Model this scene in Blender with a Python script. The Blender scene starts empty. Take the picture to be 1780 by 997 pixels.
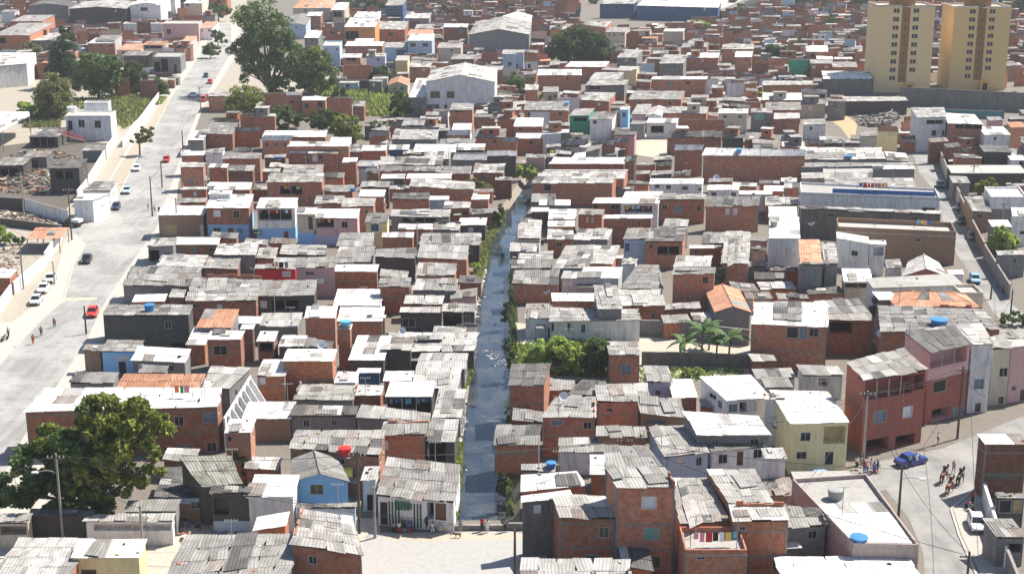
import bpy, bmesh, math, random, re
import numpy as np
from mathutils import Vector, Matrix
random.seed(7); rng = np.random.default_rng(7)
scene = bpy.context.scene
COL = scene.collection
# ---------------------------------------------------------------- camera model (photo pixels 1780 x 997)
F = 2600.0; HC = 70.0; YH = -220.0
TH = math.atan((498.5 - YH) / F); CT, ST = math.cos(TH), math.sin(TH)
def P(px, py, z=0.0):
    u = (px - 890.0) / F; v = (498.5 - py) / F
    dz = -ST + v * CT; dy = CT + v * ST
    t = (z - HC) / dz
    return Vector((u * t, dy * t, z))
def to_px(p):
    x, y, z = p[0], p[1], p[2] - HC
    d = y * CT - z * ST; up = y * ST + z * CT
    return 890 + F * x / d, 498.5 - F * up / d
def mpp(py):                       # metres per photo pixel on the ground at row py
    return HC / (py - YH) / 1.0
# ---------------------------------------------------------------- materials
def _mat(name):
    m = bpy.data.materials.new(name); m.use_nodes = True
    nt = m.node_tree; b = nt.nodes['Principled BSDF']
    b.inputs['Roughness'].default_value = .85
    b.inputs['Specular IOR Level'].default_value = .25
    return m, nt, b
def N(nt, t, **k):
    n = nt.nodes.new(t)
    for a, v in k.items(): setattr(n, a, v)
    return n
def val(nt, op, a, b=None):
    n = N(nt, 'ShaderNodeMath', operation=op)
    for i, x in enumerate((a, b)):
        if x is None: continue
        if isinstance(x, (int, float)): n.inputs[i].default_value = x
        else: nt.links.new(x, n.inputs[i])
    return n.outputs[0]
def noise(nt, vec, scale, detail=3, rough=.6):
    n = N(nt, 'ShaderNodeTexNoise'); n.inputs['Scale'].default_value = scale
    n.inputs['Detail'].default_value = detail; n.inputs['Roughness'].default_value = rough
    nt.links.new(vec, n.inputs['Vector']); return n.outputs['Fac']
def ramp(nt, fac, stops):
    n = N(nt, 'ShaderNodeValToRGB'); e = n.color_ramp.elements
    while len(e) < len(stops): e.new(.5)
    for el, (p, c) in zip(e, stops):
        el.position = p; el.color = (*c, 1) if len(c) == 3 else c
    nt.links.new(fac, n.inputs[0]); return n.outputs[0]
def mix(nt, fac, a, b, mode='MIX'):
    n = N(nt, 'ShaderNodeMix', data_type='RGBA', blend_type=mode)
    if isinstance(fac, (int, float)): n.inputs[0].default_value = fac
    else: nt.links.new(fac, n.inputs[0])
    for i, x in ((6, a), (7, b)):
        if isinstance(x, tuple): n.inputs[i].default_value = (*x, 1)
        else: nt.links.new(x, n.inputs[i])
    return n.outputs[2]
def vscale(nt, col, f):            # colour times a value
    n = N(nt, 'ShaderNodeVectorMath', operation='SCALE'); nt.links.new(col, n.inputs[0]); nt.links.new(f, n.inputs['Scale']); return n.outputs[0]
def bump(nt, b, h, s=.4, d=.03):
    n = N(nt, 'ShaderNodeBump'); n.inputs['Strength'].default_value = s; n.inputs['Distance'].default_value = d
    nt.links.new(h, n.inputs['Height']); nt.links.new(n.outputs[0], b.inputs['Normal'])
def coords(nt):
    uv = N(nt, 'ShaderNodeUVMap').outputs[0]
    geo = N(nt, 'ShaderNodeNewGeometry').outputs['Position']
    rnd = N(nt, 'ShaderNodeObjectInfo').outputs['Random']
    return uv, geo, rnd
def rnd_range(nt, rnd, lo, hi):
    return val(nt, 'ADD', val(nt, 'MULTIPLY', rnd, hi - lo), lo)
def brick_mat(name, c1, c2, mortar):
    m, nt, b = _mat(name); uv, geo, rnd = coords(nt)
    t = N(nt, 'ShaderNodeTexBrick'); nt.links.new(uv, t.inputs['Vector'])
    t.inputs['Scale'].default_value = 1; t.inputs['Brick Width'].default_value = .34; t.inputs['Row Height'].default_value = .21
    t.inputs['Mortar Size'].default_value = .022; t.inputs['Mortar Smooth'].default_value = .3; t.inputs['Bias'].default_value = -.1
    t.inputs['Color1'].default_value = (*c1, 1); t.inputs['Color2'].default_value = (*c2, 1); t.inputs['Mortar'].default_value = (*mortar, 1)
    big = noise(nt, geo, .55, 4, .65)
    c = mix(nt, ramp(nt, big, [(.42, (0, 0, 0)), (.72, (.75, .75, .75))]), t.outputs['Color'], mortar)
    stain = ramp(nt, noise(nt, geo, 1.6, 5, .7), [(.3, (.62, .58, .56)), (.6, (1.05, 1.05, 1.05))])
    c = mix(nt, 1.0, c, stain, 'MULTIPLY')
    c = vscale(nt, c, rnd_range(nt, rnd, .75, 1.25))
    nt.links.new(c, b.inputs['Base Color']); bump(nt, b, t.outputs['Fac'], -.5, .012)
    b.inputs['Roughness'].default_value = .95
    return m
def plaster_mat(name, col, dirt=.5, dirtcol=(.16, .13, .11), block=False):
    m, nt, b = _mat(name); uv, geo, rnd = coords(nt)
    st = N(nt, 'ShaderNodeMapping'); st.inputs['Scale'].default_value = (1.3, 1.3, .28); nt.links.new(geo, st.inputs[0])
    f = ramp(nt, noise(nt, st.outputs[0], 1.1, 6, .72), [(.45, (0, 0, 0)), (.78, (dirt, dirt, dirt))])
    c = mix(nt, f, col, dirtcol)
    fine = ramp(nt, noise(nt, geo, 5, 3), [(.2, (.86, .86, .86)), (.8, (1.08, 1.08, 1.08))])
    c = mix(nt, 1.0, c, fine, 'MULTIPLY')
    if block:
        t = N(nt, 'ShaderNodeTexBrick'); nt.links.new(uv, t.inputs['Vector']); t.inputs['Scale'].default_value = 1
        t.inputs['Brick Width'].default_value = .42; t.inputs['Row Height'].default_value = .22; t.inputs['Mortar Size'].default_value = .014
        t.inputs['Color1'].default_value = (1, 1, 1, 1); t.inputs['Color2'].default_value = (.78, .78, .78, 1); t.inputs['Mortar'].default_value = (.62, .62, .62, 1)
        c = mix(nt, 1.0, c, t.outputs['Color'], 'MULTIPLY')
    c = vscale(nt, c, rnd_range(nt, rnd, .85, 1.12))
    nt.links.new(c, b.inputs['Base Color'])
    return m
def roof_mat(name, lo, hi, stain=.7, period=.36, warm=(.3, .27, .24), rlo=.8, rhi=1.2):
    m, nt, b = _mat(name); uv, geo, rnd = coords(nt)
    sx = N(nt, 'ShaderNodeSeparateXYZ'); nt.links.new(uv, sx.inputs[0])
    u, v = sx.outputs[0], sx.outputs[1]
    cell = N(nt, 'ShaderNodeTexWhiteNoise', noise_dimensions='3D')
    cx = N(nt, 'ShaderNodeCombineXYZ')
    nt.links.new(val(nt, 'FLOOR', val(nt, 'DIVIDE', u, 1.05)), cx.inputs[0])
    nt.links.new(val(nt, 'FLOOR', val(nt, 'DIVIDE', v, 2.1)), cx.inputs[1])
    nt.links.new(val(nt, 'MULTIPLY', rnd, 97.3), cx.inputs[2])
    nt.links.new(cx.outputs[0], cell.inputs['Vector'])
    k = val(nt, 'POWER', cell.outputs['Value'], 1.2)
    c = mix(nt, k, lo, hi)
    # dark weather streaks along the sheet, long in v
    mp = N(nt, 'ShaderNodeMapping'); mp.inputs['Scale'].default_value = (2.2, .35, 1); nt.links.new(uv, mp.inputs[0])
    sh = N(nt, 'ShaderNodeVectorMath', operation='ADD'); nt.links.new(mp.outputs[0], sh.inputs[0])
    cmb = N(nt, 'ShaderNodeCombineXYZ'); nt.links.new(val(nt, 'MULTIPLY', rnd, 50.), cmb.inputs[2]); nt.links.new(cmb.outputs[0], sh.inputs[1])
    f = ramp(nt, noise(nt, sh.outputs[0], .9, 6, .75), [(.44, (0, 0, 0)), (.74, (stain,) * 3)])
    c = mix(nt, f, c, warm)
    bl = ramp(nt, noise(nt, geo, .8, 5, .75), [(.32, (.7, .68, .66)), (.56, (1.06, 1.06, 1.06))])
    c = mix(nt, .75, c, bl, 'MULTIPLY')
    w = val(nt, 'SINE', val(nt, 'MULTIPLY', u, 2 * math.pi / period))
    c = vscale(nt, c, val(nt, 'ADD', val(nt, 'MULTIPLY', w, .07), 1.0))
    c = vscale(nt, c, rnd_range(nt, rnd, rlo, rhi))
    nt.links.new(c, b.inputs['Base Color']); bump(nt, b, w, .35, .05)
    return m
def flat_mat(name, col, rough=.7, metal=0, spec=.3, var=.12):
    m, nt, b = _mat(name); uv, geo, rnd = coords(nt)
    c = ramp(nt, noise(nt, geo, 3.0, 4), [(.25, tuple(x * (1 - var) for x in col)), (.75, tuple(min(1, x * (1 + var)) for x in col))])
    nt.links.new(c, b.inputs['Base Color']); b.inputs['Roughness'].default_value = rough
    b.inputs['Metallic'].default_value = metal; b.inputs['Specular IOR Level'].default_value = spec
    return m
def leaf_mat(name, c_lo, c_hi):
    m, nt, b = _mat(name)
    isl = N(nt, 'ShaderNodeNewGeometry'); geo = isl.outputs['Position']
    f = val(nt, 'ADD', val(nt, 'MULTIPLY', isl.outputs['Random Per Island'], .55), val(nt, 'MULTIPLY', noise(nt, geo, .45, 2), .6))
    c = ramp(nt, f, [(.25, c_lo), (.85, c_hi)])
    nt.links.new(c, b.inputs['Base Color']); b.inputs['Roughness'].default_value = .6
    tr = N(nt, 'ShaderNodeBsdfTranslucent'); nt.links.new(c, tr.inputs[0])
    mx = N(nt, 'ShaderNodeMixShader'); mx.inputs[0].default_value = .36
    out = nt.nodes['Material Output']
    nt.links.new(b.outputs[0], mx.inputs[1]); nt.links.new(tr.outputs[0], mx.inputs[2]); nt.links.new(mx.outputs[0], out.inputs[0])
    return m
WM = {  # wall materials
 'B': brick_mat('brick', (.52, .175, .09), (.40, .128, .07), (.37, .23, .16)),
 'Bd': brick_mat('dark_brick', (.30, .105, .062), (.20, .075, .05), (.23, .15, .115)),
 'Bo': brick_mat('orange_brick', (.50, .155, .062), (.42, .12, .05), (.38, .2, .12)),
 'G': plaster_mat('grey_block', (.27, .265, .26), .6, (.12, .11, .10), True),
 'W': plaster_mat('white_plaster', (.74, .735, .73), .75, (.26, .235, .205)),
 'L': plaster_mat('light_blue_paint', (.42, .53, .66), .6, (.30, .30, .29)),
 'K': plaster_mat('pink_paint', (.62, .38, .36), .4, (.3, .22, .2)),
 'Y': plaster_mat('yellow_paint', (.82, .68, .37), .5, (.35, .28, .18)),
 'C': plaster_mat('cream_paint', (.58, .51, .40), .5, (.25, .2, .16)),
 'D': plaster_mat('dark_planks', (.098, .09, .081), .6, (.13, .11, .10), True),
 'R': plaster_mat('red_paint', (.33, .11, .082), .7, (.18, .08, .065)),
 'N': plaster_mat('brown_render', (.30, .19, .125), .5, (.16, .11, .08)),
 'E': plaster_mat('green_paint', (.05, .40, .26), .4, (.15, .25, .2)),
 'P': plaster_mat('lilac_paint', (.50, .47, .62), .4, (.3, .28, .3)),
 'U': plaster_mat('deep_blue_paint', (.035, .09, .19), .5, (.1, .11, .14)),
 'X': plaster_mat('bright_red_paint', (.62, .03, .035), .3, (.3, .05, .05)),
 'O': plaster_mat('orange_paint', (.62, .27, .09), .35, (.35, .18, .1)),
 'S': plaster_mat('sky_blue_paint', (.26, .52, .80), .25, (.3, .4, .5)),
 'Q': plaster_mat('faded_pink_grey', (.40, .31, .285), .8, (.2, .17, .15)),
 'M': plaster_mat('mossy_block', (.22, .21, .19), .8, (.07, .06, .05), True),
}
RM = {
 'a': roof_mat('grey_fibre_sheet', (.17, .163, .152), (.31, .30, .283)),
 'l': roof_mat('light_fibre_sheet', (.29, .28, .262), (.48, .467, .445), .75),
 'w': roof_mat('white_sheet', (.56, .55, .53), (.76, .75, .735), .6, .36, (.42, .39, .35), .9, 1.08),
 'd': roof_mat('dark_fibre_sheet', (.075, .072, .068), (.145, .14, .133), .6, .36, (.1, .095, .09)),
 't': roof_mat('terracotta_tile', (.40, .19, .11), (.56, .31, .20), .6, .42, (.2, .13, .09)),
 'r': roof_mat('rusty_sheet', (.18, .155, .135), (.29, .258, .23), .8, .36, (.13, .095, .075)),
 'm': roof_mat('mossy_sheet', (.16, .155, .13), (.32, .31, .28), .95, .36, (.07, .075, .045)),
 'c': plaster_mat('concrete_slab', (.38, .365, .34), .7, (.22, .2, .18)),
}
CONC = plaster_mat('frame_concrete', (.25, .225, .20), .6)
GLASS = flat_mat('dark_pane', (.02, .022, .026), .15, 0, .5)
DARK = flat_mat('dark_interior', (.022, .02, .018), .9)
SHUT = {'w': GLASS, 'b': flat_mat('blue_grey_shutter', (.16, .24, .28), .5), 's': flat_mat('white_shutter', (.72, .72, .72), .5),
        'g': flat_mat('green_shutter', (.22, .40, .32), .6), 'd': flat_mat('brown_door', (.14, .075, .04), .6), 'k': flat_mat('dark_door', (.03, .028, .03), .6),
        't': flat_mat('teal_door', (.04, .17, .17), .5), 'y': flat_mat('tan_gate', (.42, .31, .14), .6), 'u': flat_mat('blue_shutter', (.05, .12, .28), .5),
        'o': DARK, 'v': flat_mat('olive_shutter', (.12, .11, .06), .6)}
FRAME = flat_mat('window_frame', (.42, .40, .37), .6)
FRAME_W = flat_mat('white_frame', (.75, .75, .74), .6)
CLOTH = [flat_mat('cloth_' + n, c, .9) for n, c in (('white', (.8, .8, .8)), ('blue', (.06, .14, .4)), ('red', (.55, .04, .05)), ('black', (.02, .02, .025)),
         ('pink', (.7, .3, .36)), ('yellow', (.75, .55, .1)), ('aqua', (.15, .45, .6)), ('grey', (.3, .3, .32)), ('orange', (.8, .2, .05)), ('green', (.05, .3, .15)))]
# ---------------------------------------------------------------- mesh helpers
class MB:
    """collects faces with uv and material index, builds ONE mesh object"""
    def __init__(s): s.v = []; s.f = []; s.uv = []; s.mi = []; s.mats = []
    def m(s, mat):
        if mat not in s.mats: s.mats.append(mat)
        return s.mats.index(mat)
    def face(s, pts, mat, uv=None):
        i = len(s.v); s.v.extend([tuple(p) for p in pts]); s.f.append(tuple(range(i, i + len(pts))))
        if uv is None:
            a = Vector(pts[0]); e = Vector(pts[1]) - a; e.normalize() if e.length > 0 else None
            n = None
            for q in pts[2:]:
                n = e.cross(Vector(q) - a)
                if n.length > 1e-9: break
            g = n.cross(e); g.normalize() if g.length > 0 else None
            uv = [((Vector(q) - a).dot(e), (Vector(q) - a).dot(g)) for q in pts]
        s.uv.extend(uv); s.mi.append(s.m(mat))
    def hexa(s, b, t, mat):        # 4 bottom + 4 top points (both counter-clockwise seen from above)
        s.face(t, mat); s.face(b[::-1], mat)
        for i in range(4):
            j = (i + 1) % 4; s.face([b[i], b[j], t[j], t[i]], mat)
    def box(s, c, size, mat, rz=0.0, ax=None):
        hx, hy, hz = size[0] / 2, size[1] / 2, size[2] / 2
        if ax is None: X = Vector((math.cos(rz), math.sin(rz), 0)); Y = Vector((-math.sin(rz), math.cos(rz), 0)); Z = Vector((0, 0, 1))
        else: X, Y, Z = ax
        c = Vector(c); q = [(-1, -1), (1, -1), (1, 1), (-1, 1)]
        b = [c + X * hx * i + Y * hy * j - Z * hz for i, j in q]; t = [c + X * hx * i + Y * hy * j + Z * hz for i, j in q]
        s.hexa(b, t, mat)
    def tube(s, pts, r, mat, n=6, caps=True):
        pts = [Vector(p) for p in pts]; rs = r if isinstance(r, (list, tuple)) else [r] * len(pts); rings = []
        for i, p in enumerate(pts):
            d = (pts[min(i + 1, len(pts) - 1)] - pts[max(i - 1, 0)]).normalized()
            a = d.cross(Vector((0, 0, 1))) if abs(d.z) < .95 else d.cross(Vector((1, 0, 0)))
            a.normalize(); b = d.cross(a)
            rings.append([p + (a * math.cos(2 * math.pi * k / n) + b * math.sin(2 * math.pi * k / n)) * rs[i] for k in range(n)])
        for A, B in zip(rings, rings[1:]):
            for k in range(n): s.face([A[k], B[k], B[(k + 1) % n], A[(k + 1) % n]], mat)
        if caps: s.face(rings[0], mat); s.face(rings[-1][::-1], mat)
    def lathe(s, c, prof, mat, n=14):
        c = Vector(c); rings = [[c + Vector((r * math.cos(2 * math.pi * k / n), r * math.sin(2 * math.pi * k / n), z)) for k in range(n)] for r, z in prof]
        for A, B in zip(rings, rings[1:]):
            for k in range(n): s.face([A[k], A[(k + 1) % n], B[(k + 1) % n], B[k]], mat)
        s.face(rings[0][::-1], mat); s.face(rings[-1], mat)
    def build(s, name, parent=None, origin=None, smooth=False, merge=False):
        me = bpy.data.meshes.new(name); o = Vector(origin) if origin is not None else Vector((0, 0, 0))
        me.from_pydata([tuple(Vector(p) - o) for p in s.v], [], s.f)
        uvl = me.uv_layers.new(name='UVMap'); uvl.data.foreach_set('uv', np.array(s.uv, dtype=np.float32).ravel())
        for mt in s.mats: me.materials.append(mt)
        me.polygons.foreach_set('material_index', np.array(s.mi, dtype=np.int32))
        if merge:
            bm = bmesh.new(); bm.from_mesh(me); bmesh.ops.remove_doubles(bm, verts=bm.verts, dist=1e-4); bmesh.ops.recalc_face_normals(bm, faces=bm.faces); bm.to_mesh(me); bm.free()
        if smooth: me.polygons.foreach_set('use_smooth', [True] * len(me.polygons))
        me.update(); ob = bpy.data.objects.new(name, me); COL.objects.link(ob)
        if parent is not None: ob.parent = parent
        elif origin is not None: ob.location = o
        return ob
LABELS = {}
def tag(o, label=None, cat=None, group=None, kind=None):
    if label:
        o['label'] = label; LABELS.setdefault(label, []).append(o.name)
    if cat: o['category'] = cat
    if group: o['group'] = group
    if kind: o['kind'] = kind
    return o
def root(name, loc, label, cat, group=None, rz=0.0):
    o = bpy.data.objects.new(name, None); o.empty_display_size = .3; o.location = loc; o.rotation_euler = (0, 0, rz); COL.objects.link(o)
    return tag(o, label, cat, group)
def copy_tree(o, parent=None):
    c = o.copy(); COL.objects.link(c); c.parent = parent
    for ch in list(o.children): copy_tree(ch, c)
    return c
# ---------------------------------------------------------------- house builder
def sheets(mb, fl, fr, br, bl, mat, alt, ragged=.12, nu=None, nv=None, patch=.2):
    """a sheet roof: rows of overlapping thin sheets laid on the quad fl-fr-br-bl"""
    wd = ((fr - fl).length + (br - bl).length) / 2; dp = ((bl - fl).length + (br - fr).length) / 2
    nu = nu or max(1, min(9, round(wd / 1.7))); nv = nv or max(1, min(6, round(dp / 2.3)))
    def S(u, v): return (fl * (1 - u) + fr * u) * (1 - v) + (bl * (1 - u) + br * u) * v
    up = (fr - fl).cross(bl - fl); up.normalize()
    if up.z < 0: up = -up
    for i in range(nu):
        ju = random.uniform(-.03, .03) * ragged * 8 / max(nu, 1)
        for j in range(nv):
            u0, u1 = i / nu, (i + 1) / nu; v0, v1 = j / nv, (j + 1) / nv
            o0 = (random.uniform(-ragged, ragged * .6) if j == 0 else -.12) / max(dp, .5)
            o1 = (random.uniform(-ragged * .4, ragged * .6)) / max(dp, .5) if j == nv - 1 else 0
            v0 += o0; v1 += o1
            z = random.uniform(0, .035) + .004 * ((i + j) % 3); sk_ = random.uniform(-.018, .018) * min(1, ragged * 8); a = [S(u0 - sk_, v0), S(u1 - sk_, v0 + sk_), S(u1 + sk_, v1 + sk_), S(u0 + sk_, v1)]
            lift = [z + .035, z + .035 + random.uniform(-.02, .02), z, z + random.uniform(-.01, .01)]
            t = [p + up * (l + .05) for p, l in zip(a, lift)]; b = [p + up * l for p, l in zip(a, lift)]
            mt = random.choice((alt, alt, RM['a'], RM['a'], RM['l'], RM['r'], RM['d'])) if random.random() < patch else mat
            du, dv = random.choice((0, 10.5, 21.)), random.choice((0, 8.4, 16.8))
            mb.face(t, mt, [(u0 * wd + du, v0 * dp + dv), (u1 * wd + du, v0 * dp + dv), (u1 * wd + du, v1 * dp + dv), (u0 * wd + du, v1 * dp + dv)])
            mb.face(b[::-1], mt)
            for q in range(4):
                w = (q + 1) % 4; mb.face([b[q], b[w], t[w], t[q]], mt)
def wall_grid(mb, A, B, ztA, ztB, mat, ops, nrm, low=None, z0=0.0):
    """a vertical wall from A to B with recessed openings; ops = (u0,u1,z0,z1,depth)"""
    L = (B - A).length; d = (B - A) / L
    zmin = min(ztA, ztB)
    us = sorted({0.0, L, *[o[0] for o in ops], *[o[1] for o in ops]}); zs = sorted({z0, zmin, *[o[2] for o in ops], *[o[3] for o in ops], *([low[1]] if low and low[1] < zmin else [])})
    pt = lambda u, z, dep=0: Vector((A.x + d.x * u - nrm.x * dep, A.y + d.y * u - nrm.y * dep, z))
    for a, b in zip(us, us[1:]):
        for c, e in zip(zs, zs[1:]):
            mu, mz = (a + b) / 2, (c + e) / 2
            if any(o[0] < mu < o[1] and o[2] < mz < o[3] for o in ops): continue
            mt = low[0] if low and mz < low[1] else mat
            mb.face([pt(a, c), pt(b, c), pt(b, e), pt(a, e)], mt, [(a, c), (b, c), (b, e), (a, e)])
    if abs(ztA - ztB) > .01:
        if ztA > ztB: mb.face([pt(0, zmin), pt(L, zmin), pt(0, ztA)], mat, [(0, zmin), (L, zmin), (0, ztA)])
        else: mb.face([pt(0, zmin), pt(L, zmin), pt(L, ztB)], mat, [(0, zmin), (L, zmin), (L, ztB)])
    for (a, b, c, e, dep) in ops:
        q = [(a, c), (b, c), (b, e), (a, e)]
        for i in range(4):
            (ua, za), (ub, zb) = q[i], q[(i + 1) % 4]
            mb.face([pt(ua, za), pt(ua, za, dep), pt(ub, zb, dep), pt(ub, zb)], mat)
    return pt
HOUSES = []
def auto_vp(x, y):
    if x < 880: return 620 + max(0, min(1, (x - 430) / 420)) * 355 if y < 560 else 700 + max(0, min(1, (x - 300) / 400)) * 275
    if x < 985: return 1000
    return 1350 if y < 500 else 900
def parse(ox, oy, text, sc=1780 / 450):
    for ln in text.strip().splitlines():
        ln = ln.strip()
        if not ln or ln.startswith('#'): continue
        p = [q.strip() for q in ln.split(';')]
        x0, x1, yf, yb, h, w, r = p[0].split()
        two = lambda s: [float(t) for t in (s.split('/') * 2)[:2]]
        X = lambda v: ox + float(v) / sc
        Y = lambda v: oy + float(v) / sc
        yfl, yfr = [Y(v) for v in two(yf)]; ybl, ybr = [Y(v) for v in two(yb)]
        xl, xr = X(x0), X(x1)
        o = {'ops': [], 'rise': None, 'shape': 'mono', 'low': None, 'nm': 'house', 'sl': None}
        bx = None
        for t in (p[2].split() if len(p) > 2 else []):
            k, _, v = t.partition('=')
            if k == 'bx': bx = [X(q) for q in v.split('/')]
            elif k in ('gf', 'gs', 'hip'): o['shape'] = k; o['rise'] = float(v)
            elif k in ('fl', 'sh'): o['shape'] = k
            elif k == 'low': a, b = v.split(':'); o['low'] = (a, float(b))
            elif k == 'op':
                ty, c = v.split(':'); cx, cy, ww, hh = [float(q) for q in c.split(',')]
                o['ops'].append((ty, X(cx), Y(cy), ww / sc, hh / sc))
            elif k == 'sl': o['sl'] = float(v)
            elif k == 'nm': o['nm'] = v
            elif k == 'vp': o['vp'] = float(v)
            else: o[k] = v or True
        if bx is None:
            vp = o.get('vp') or auto_vp((xl + xr) / 2, yfl)
            bx = [xl + (vp - xl) * (yfl - ybl) / (yfl - YH), xr + (vp - xr) * (yfr - ybr) / (yfr - YH)]
        if w == 'W' and 'nowin' in o and 'roof' in p[1] and r != 'c' and not re.search(r'white (\w+ )?(house|cube|block|building|wall|upper|warehouse|gable|three)|whitewashed|wall shed|white walled', p[1]): w = random.choice('BBBdDG'.replace('d', '') + 'B')
        HOUSES.append(dict(c=[(xl, yfl), (xr, yfr), (bx[1], ybr), (bx[0], ybl)], h=float(h), w=w, r=r, label=p[1], o=o))
def house_geometry(H):
    c = H['c']; h = H['h']; fl, fr = P(*c[0], h), P(*c[1], h)
    b0, b1 = P(*c[3], h), P(*c[2], h); dep = ((b0 - fl).length + (b1 - fr).length) / 2
    sl = H['o']['sl']
    if H['o']['shape'] != 'mono': sl = 0
    elif sl is None: sl = random.choice((.1, .13, .16, .08, -.06))
    hb = h + sl * min(dep, 9)
    return fl, fr, P(*c[2], hb), P(*c[3], hb), hb, dep
def build_house(H, detail=True):
    o = H['o']; fl, fr, br, bl, hb, dep = house_geometry(H); h = H['h']
    wm = WM[H['w']]; rm = RM[H['r']]; alt = RM[{'a': 'l', 'l': 'a', 'w': 'l', 'd': 'a', 't': 't', 'c': 'c', 'm': 'a', 'r': 'a'}[H['r']]]
    cen = (fl + fr + br + bl) / 4; base = Vector((cen.x, (fl.y + fr.y) / 2, 0))
    R = root(o['nm'], base, H['label'], o.get('cat', 'house').replace('_', ' '), o.get('g'))
    R['px'] = 0; del R['px']
    # footprint inset from the roof edge (eaves overhang)
    ov = .18 if o['shape'] not in ('fl',) else .0
    def ins(p, q, s, k):           # move p towards q and s
        a = (q - p); b = (s - p); a.z = b.z = 0
        return p + a.normalized() * min(k, a.length * .2) + b.normalized() * min(k * 1.4, b.length * .2)
    f0, f1, g1, g0 = [Vector((*ins(p, q, s, ov).xy, 0)) for p, q, s in ((fl, fr, bl), (fr, fl, br), (br, bl, fr), (bl, br, fl))]
    dF = (f1 - f0).normalized(); nF = Vector((dF.y, -dF.x, 0))
    zt = h - .02; ztb = hb - .02
    low = (WM[o['low'][0]], o['low'][1]) if o['low'] else None
    mb = MB(); parts = []
    def resolve(A, B, specs, ztop):
        L = (B - A).length; d = (B - A) / L; nr = Vector((d.y, -d.x, 0)); res = []
        for (ty, cx, cy, ww, hh) in specs:
            pts = []
            for (px, py) in ((cx - ww / 2, cy), (cx + ww / 2, cy), (cx, cy + hh / 2), (cx, cy - hh / 2)):
                r0 = P(px, py, 0) - Vector((0, 0, HC)); den = r0.dot(nr)
                t = (A - Vector((0, 0, HC))).dot(nr) / den
                q = Vector((0, 0, HC)) + r0 * t; pts.append(((q - A).dot(d), q.z))
            u0, u1 = max(.12, pts[0][0]), min(L - .12, pts[1][0]); z0, z1 = max(.06, pts[2][1]), min(ztop - .1, pts[3][1])
            if ty[0] in 'dk' and z0 < 1.0: z0 = .06
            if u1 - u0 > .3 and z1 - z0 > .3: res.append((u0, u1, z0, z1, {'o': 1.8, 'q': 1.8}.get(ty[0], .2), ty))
        return res
    fo = resolve(f0, f1, [s for s in o['ops'] if s[0][0].islower()], zt)
    if o['shape'] == 'sh': fo = []
    L = (f1 - f0).length
    if detail and not o['ops'] and o['shape'] in ('mono', 'gf', 'gs', 'hip', 'fl') and L > 2.4 and (not o.get('nowin') or random.random() < .25):
        k = random.choice((1, 1, 2, 2, 3)) if L > 4.5 else random.choice((0, 1, 1))
        top = zt - .45
        for i in range(k):
            w_ = random.uniform(.7, 1.15); u = L * (i + random.uniform(.3, .7)) / k
            if u - w_ / 2 < .3 or u + w_ / 2 > L - .3: continue
            hh = random.uniform(.75, 1.05)
            fo.append((u - w_ / 2, u + w_ / 2, top - hh, top, .2, random.choice(('w', 'w', 'w', 'k', 'b', 's', 'v'))))
    # drop overlapping ones
    keep = []
    for q in fo:
        if all(q[1] < k[0] or q[0] > k[1] or q[3] < k[2] or q[2] > k[3] for k in keep): keep.append(q)
    fo = keep
    ls = (bl - fl).length > .5
    def add_openings(pt, L, fo, A, d, nr):
        for (u0, u1, z0, z1, dp, ty) in fo:
            k = ty[0].lower(); nm = {'d': 'door', 'k': 'door' if z1 - z0 > 1.5 else 'window', 't': 'door', 'o': 'porch', 'q': 'porch', 'y': 'gate'}.get(k, 'window')
            f = MB(); fm = FRAME_W if k in 's' else FRAME; t = .06
            if nm == 'porch':
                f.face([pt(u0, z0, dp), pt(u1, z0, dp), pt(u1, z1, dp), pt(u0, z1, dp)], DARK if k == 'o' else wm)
                n_ = max(1, int((u1 - u0) / 1.8))
                for i in range(1, n_):
                    u = u0 + (u1 - u0) * i / n_; q = pt(u, (z0 + z1) / 2, .1); f.box(q, (.1, .1, z1 - z0 - .004), FRAME, ax=(d, Vector((-d.y, d.x, 0)), Vector((0, 0, 1))))
                if 'l' in ty:      # washing in the porch
                    u = u0 + .2
                    while u < u1 - .4:
                        w_ = random.uniform(.3, .6); hh = random.uniform(.4, .8) * min(1, (z1 - z0)); q = pt(u + w_ / 2, z1 - .15 - hh / 2, .35)
                        f.box(q, (w_, .03, hh), random.choice(CLOTH), ax=(d, Vector((-d.y, d.x, 0)), Vector((0, 0, 1)))); u += w_ + random.uniform(.05, .3)
                f.build('porch', R, base); continue
            ax = (d, Vector((-d.y, d.x, 0)), Vector((0, 0, 1)))
            uc, zc = (u0 + u1) / 2, (z0 + z1) / 2
            f.box(pt(uc, z1 - t / 2, .05), (u1 - u0 - .004, .09, t), fm, ax=ax); f.box(pt(uc, z0 + t / 2, .03), (u1 - u0 - .004, .12, t), fm, ax=ax)
            for u in (u0 + t / 2 + .002, u1 - t / 2 - .002): f.box(pt(u, zc, .05), (t, .09, z1 - z0 - 2 * t - .004), fm, ax=ax)
            if nm == 'window' and u1 - u0 > .6: f.box(pt(uc, zc, .08), (.05, .05, z1 - z0 - 2 * t - .004), fm, ax=ax)
            W = f.build(nm, R, base)
            g = MB(); mt = SHUT.get(k, GLASS)
            g.face([pt(u0, z0, dp - .004), pt(u1, z0, dp - .004), pt(u1, z1, dp - .004), pt(u0, z1, dp - .004)], mt)
            g.build('pane' if nm == 'window' else 'panel', W, (0, 0, 0) if False else base)
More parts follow.
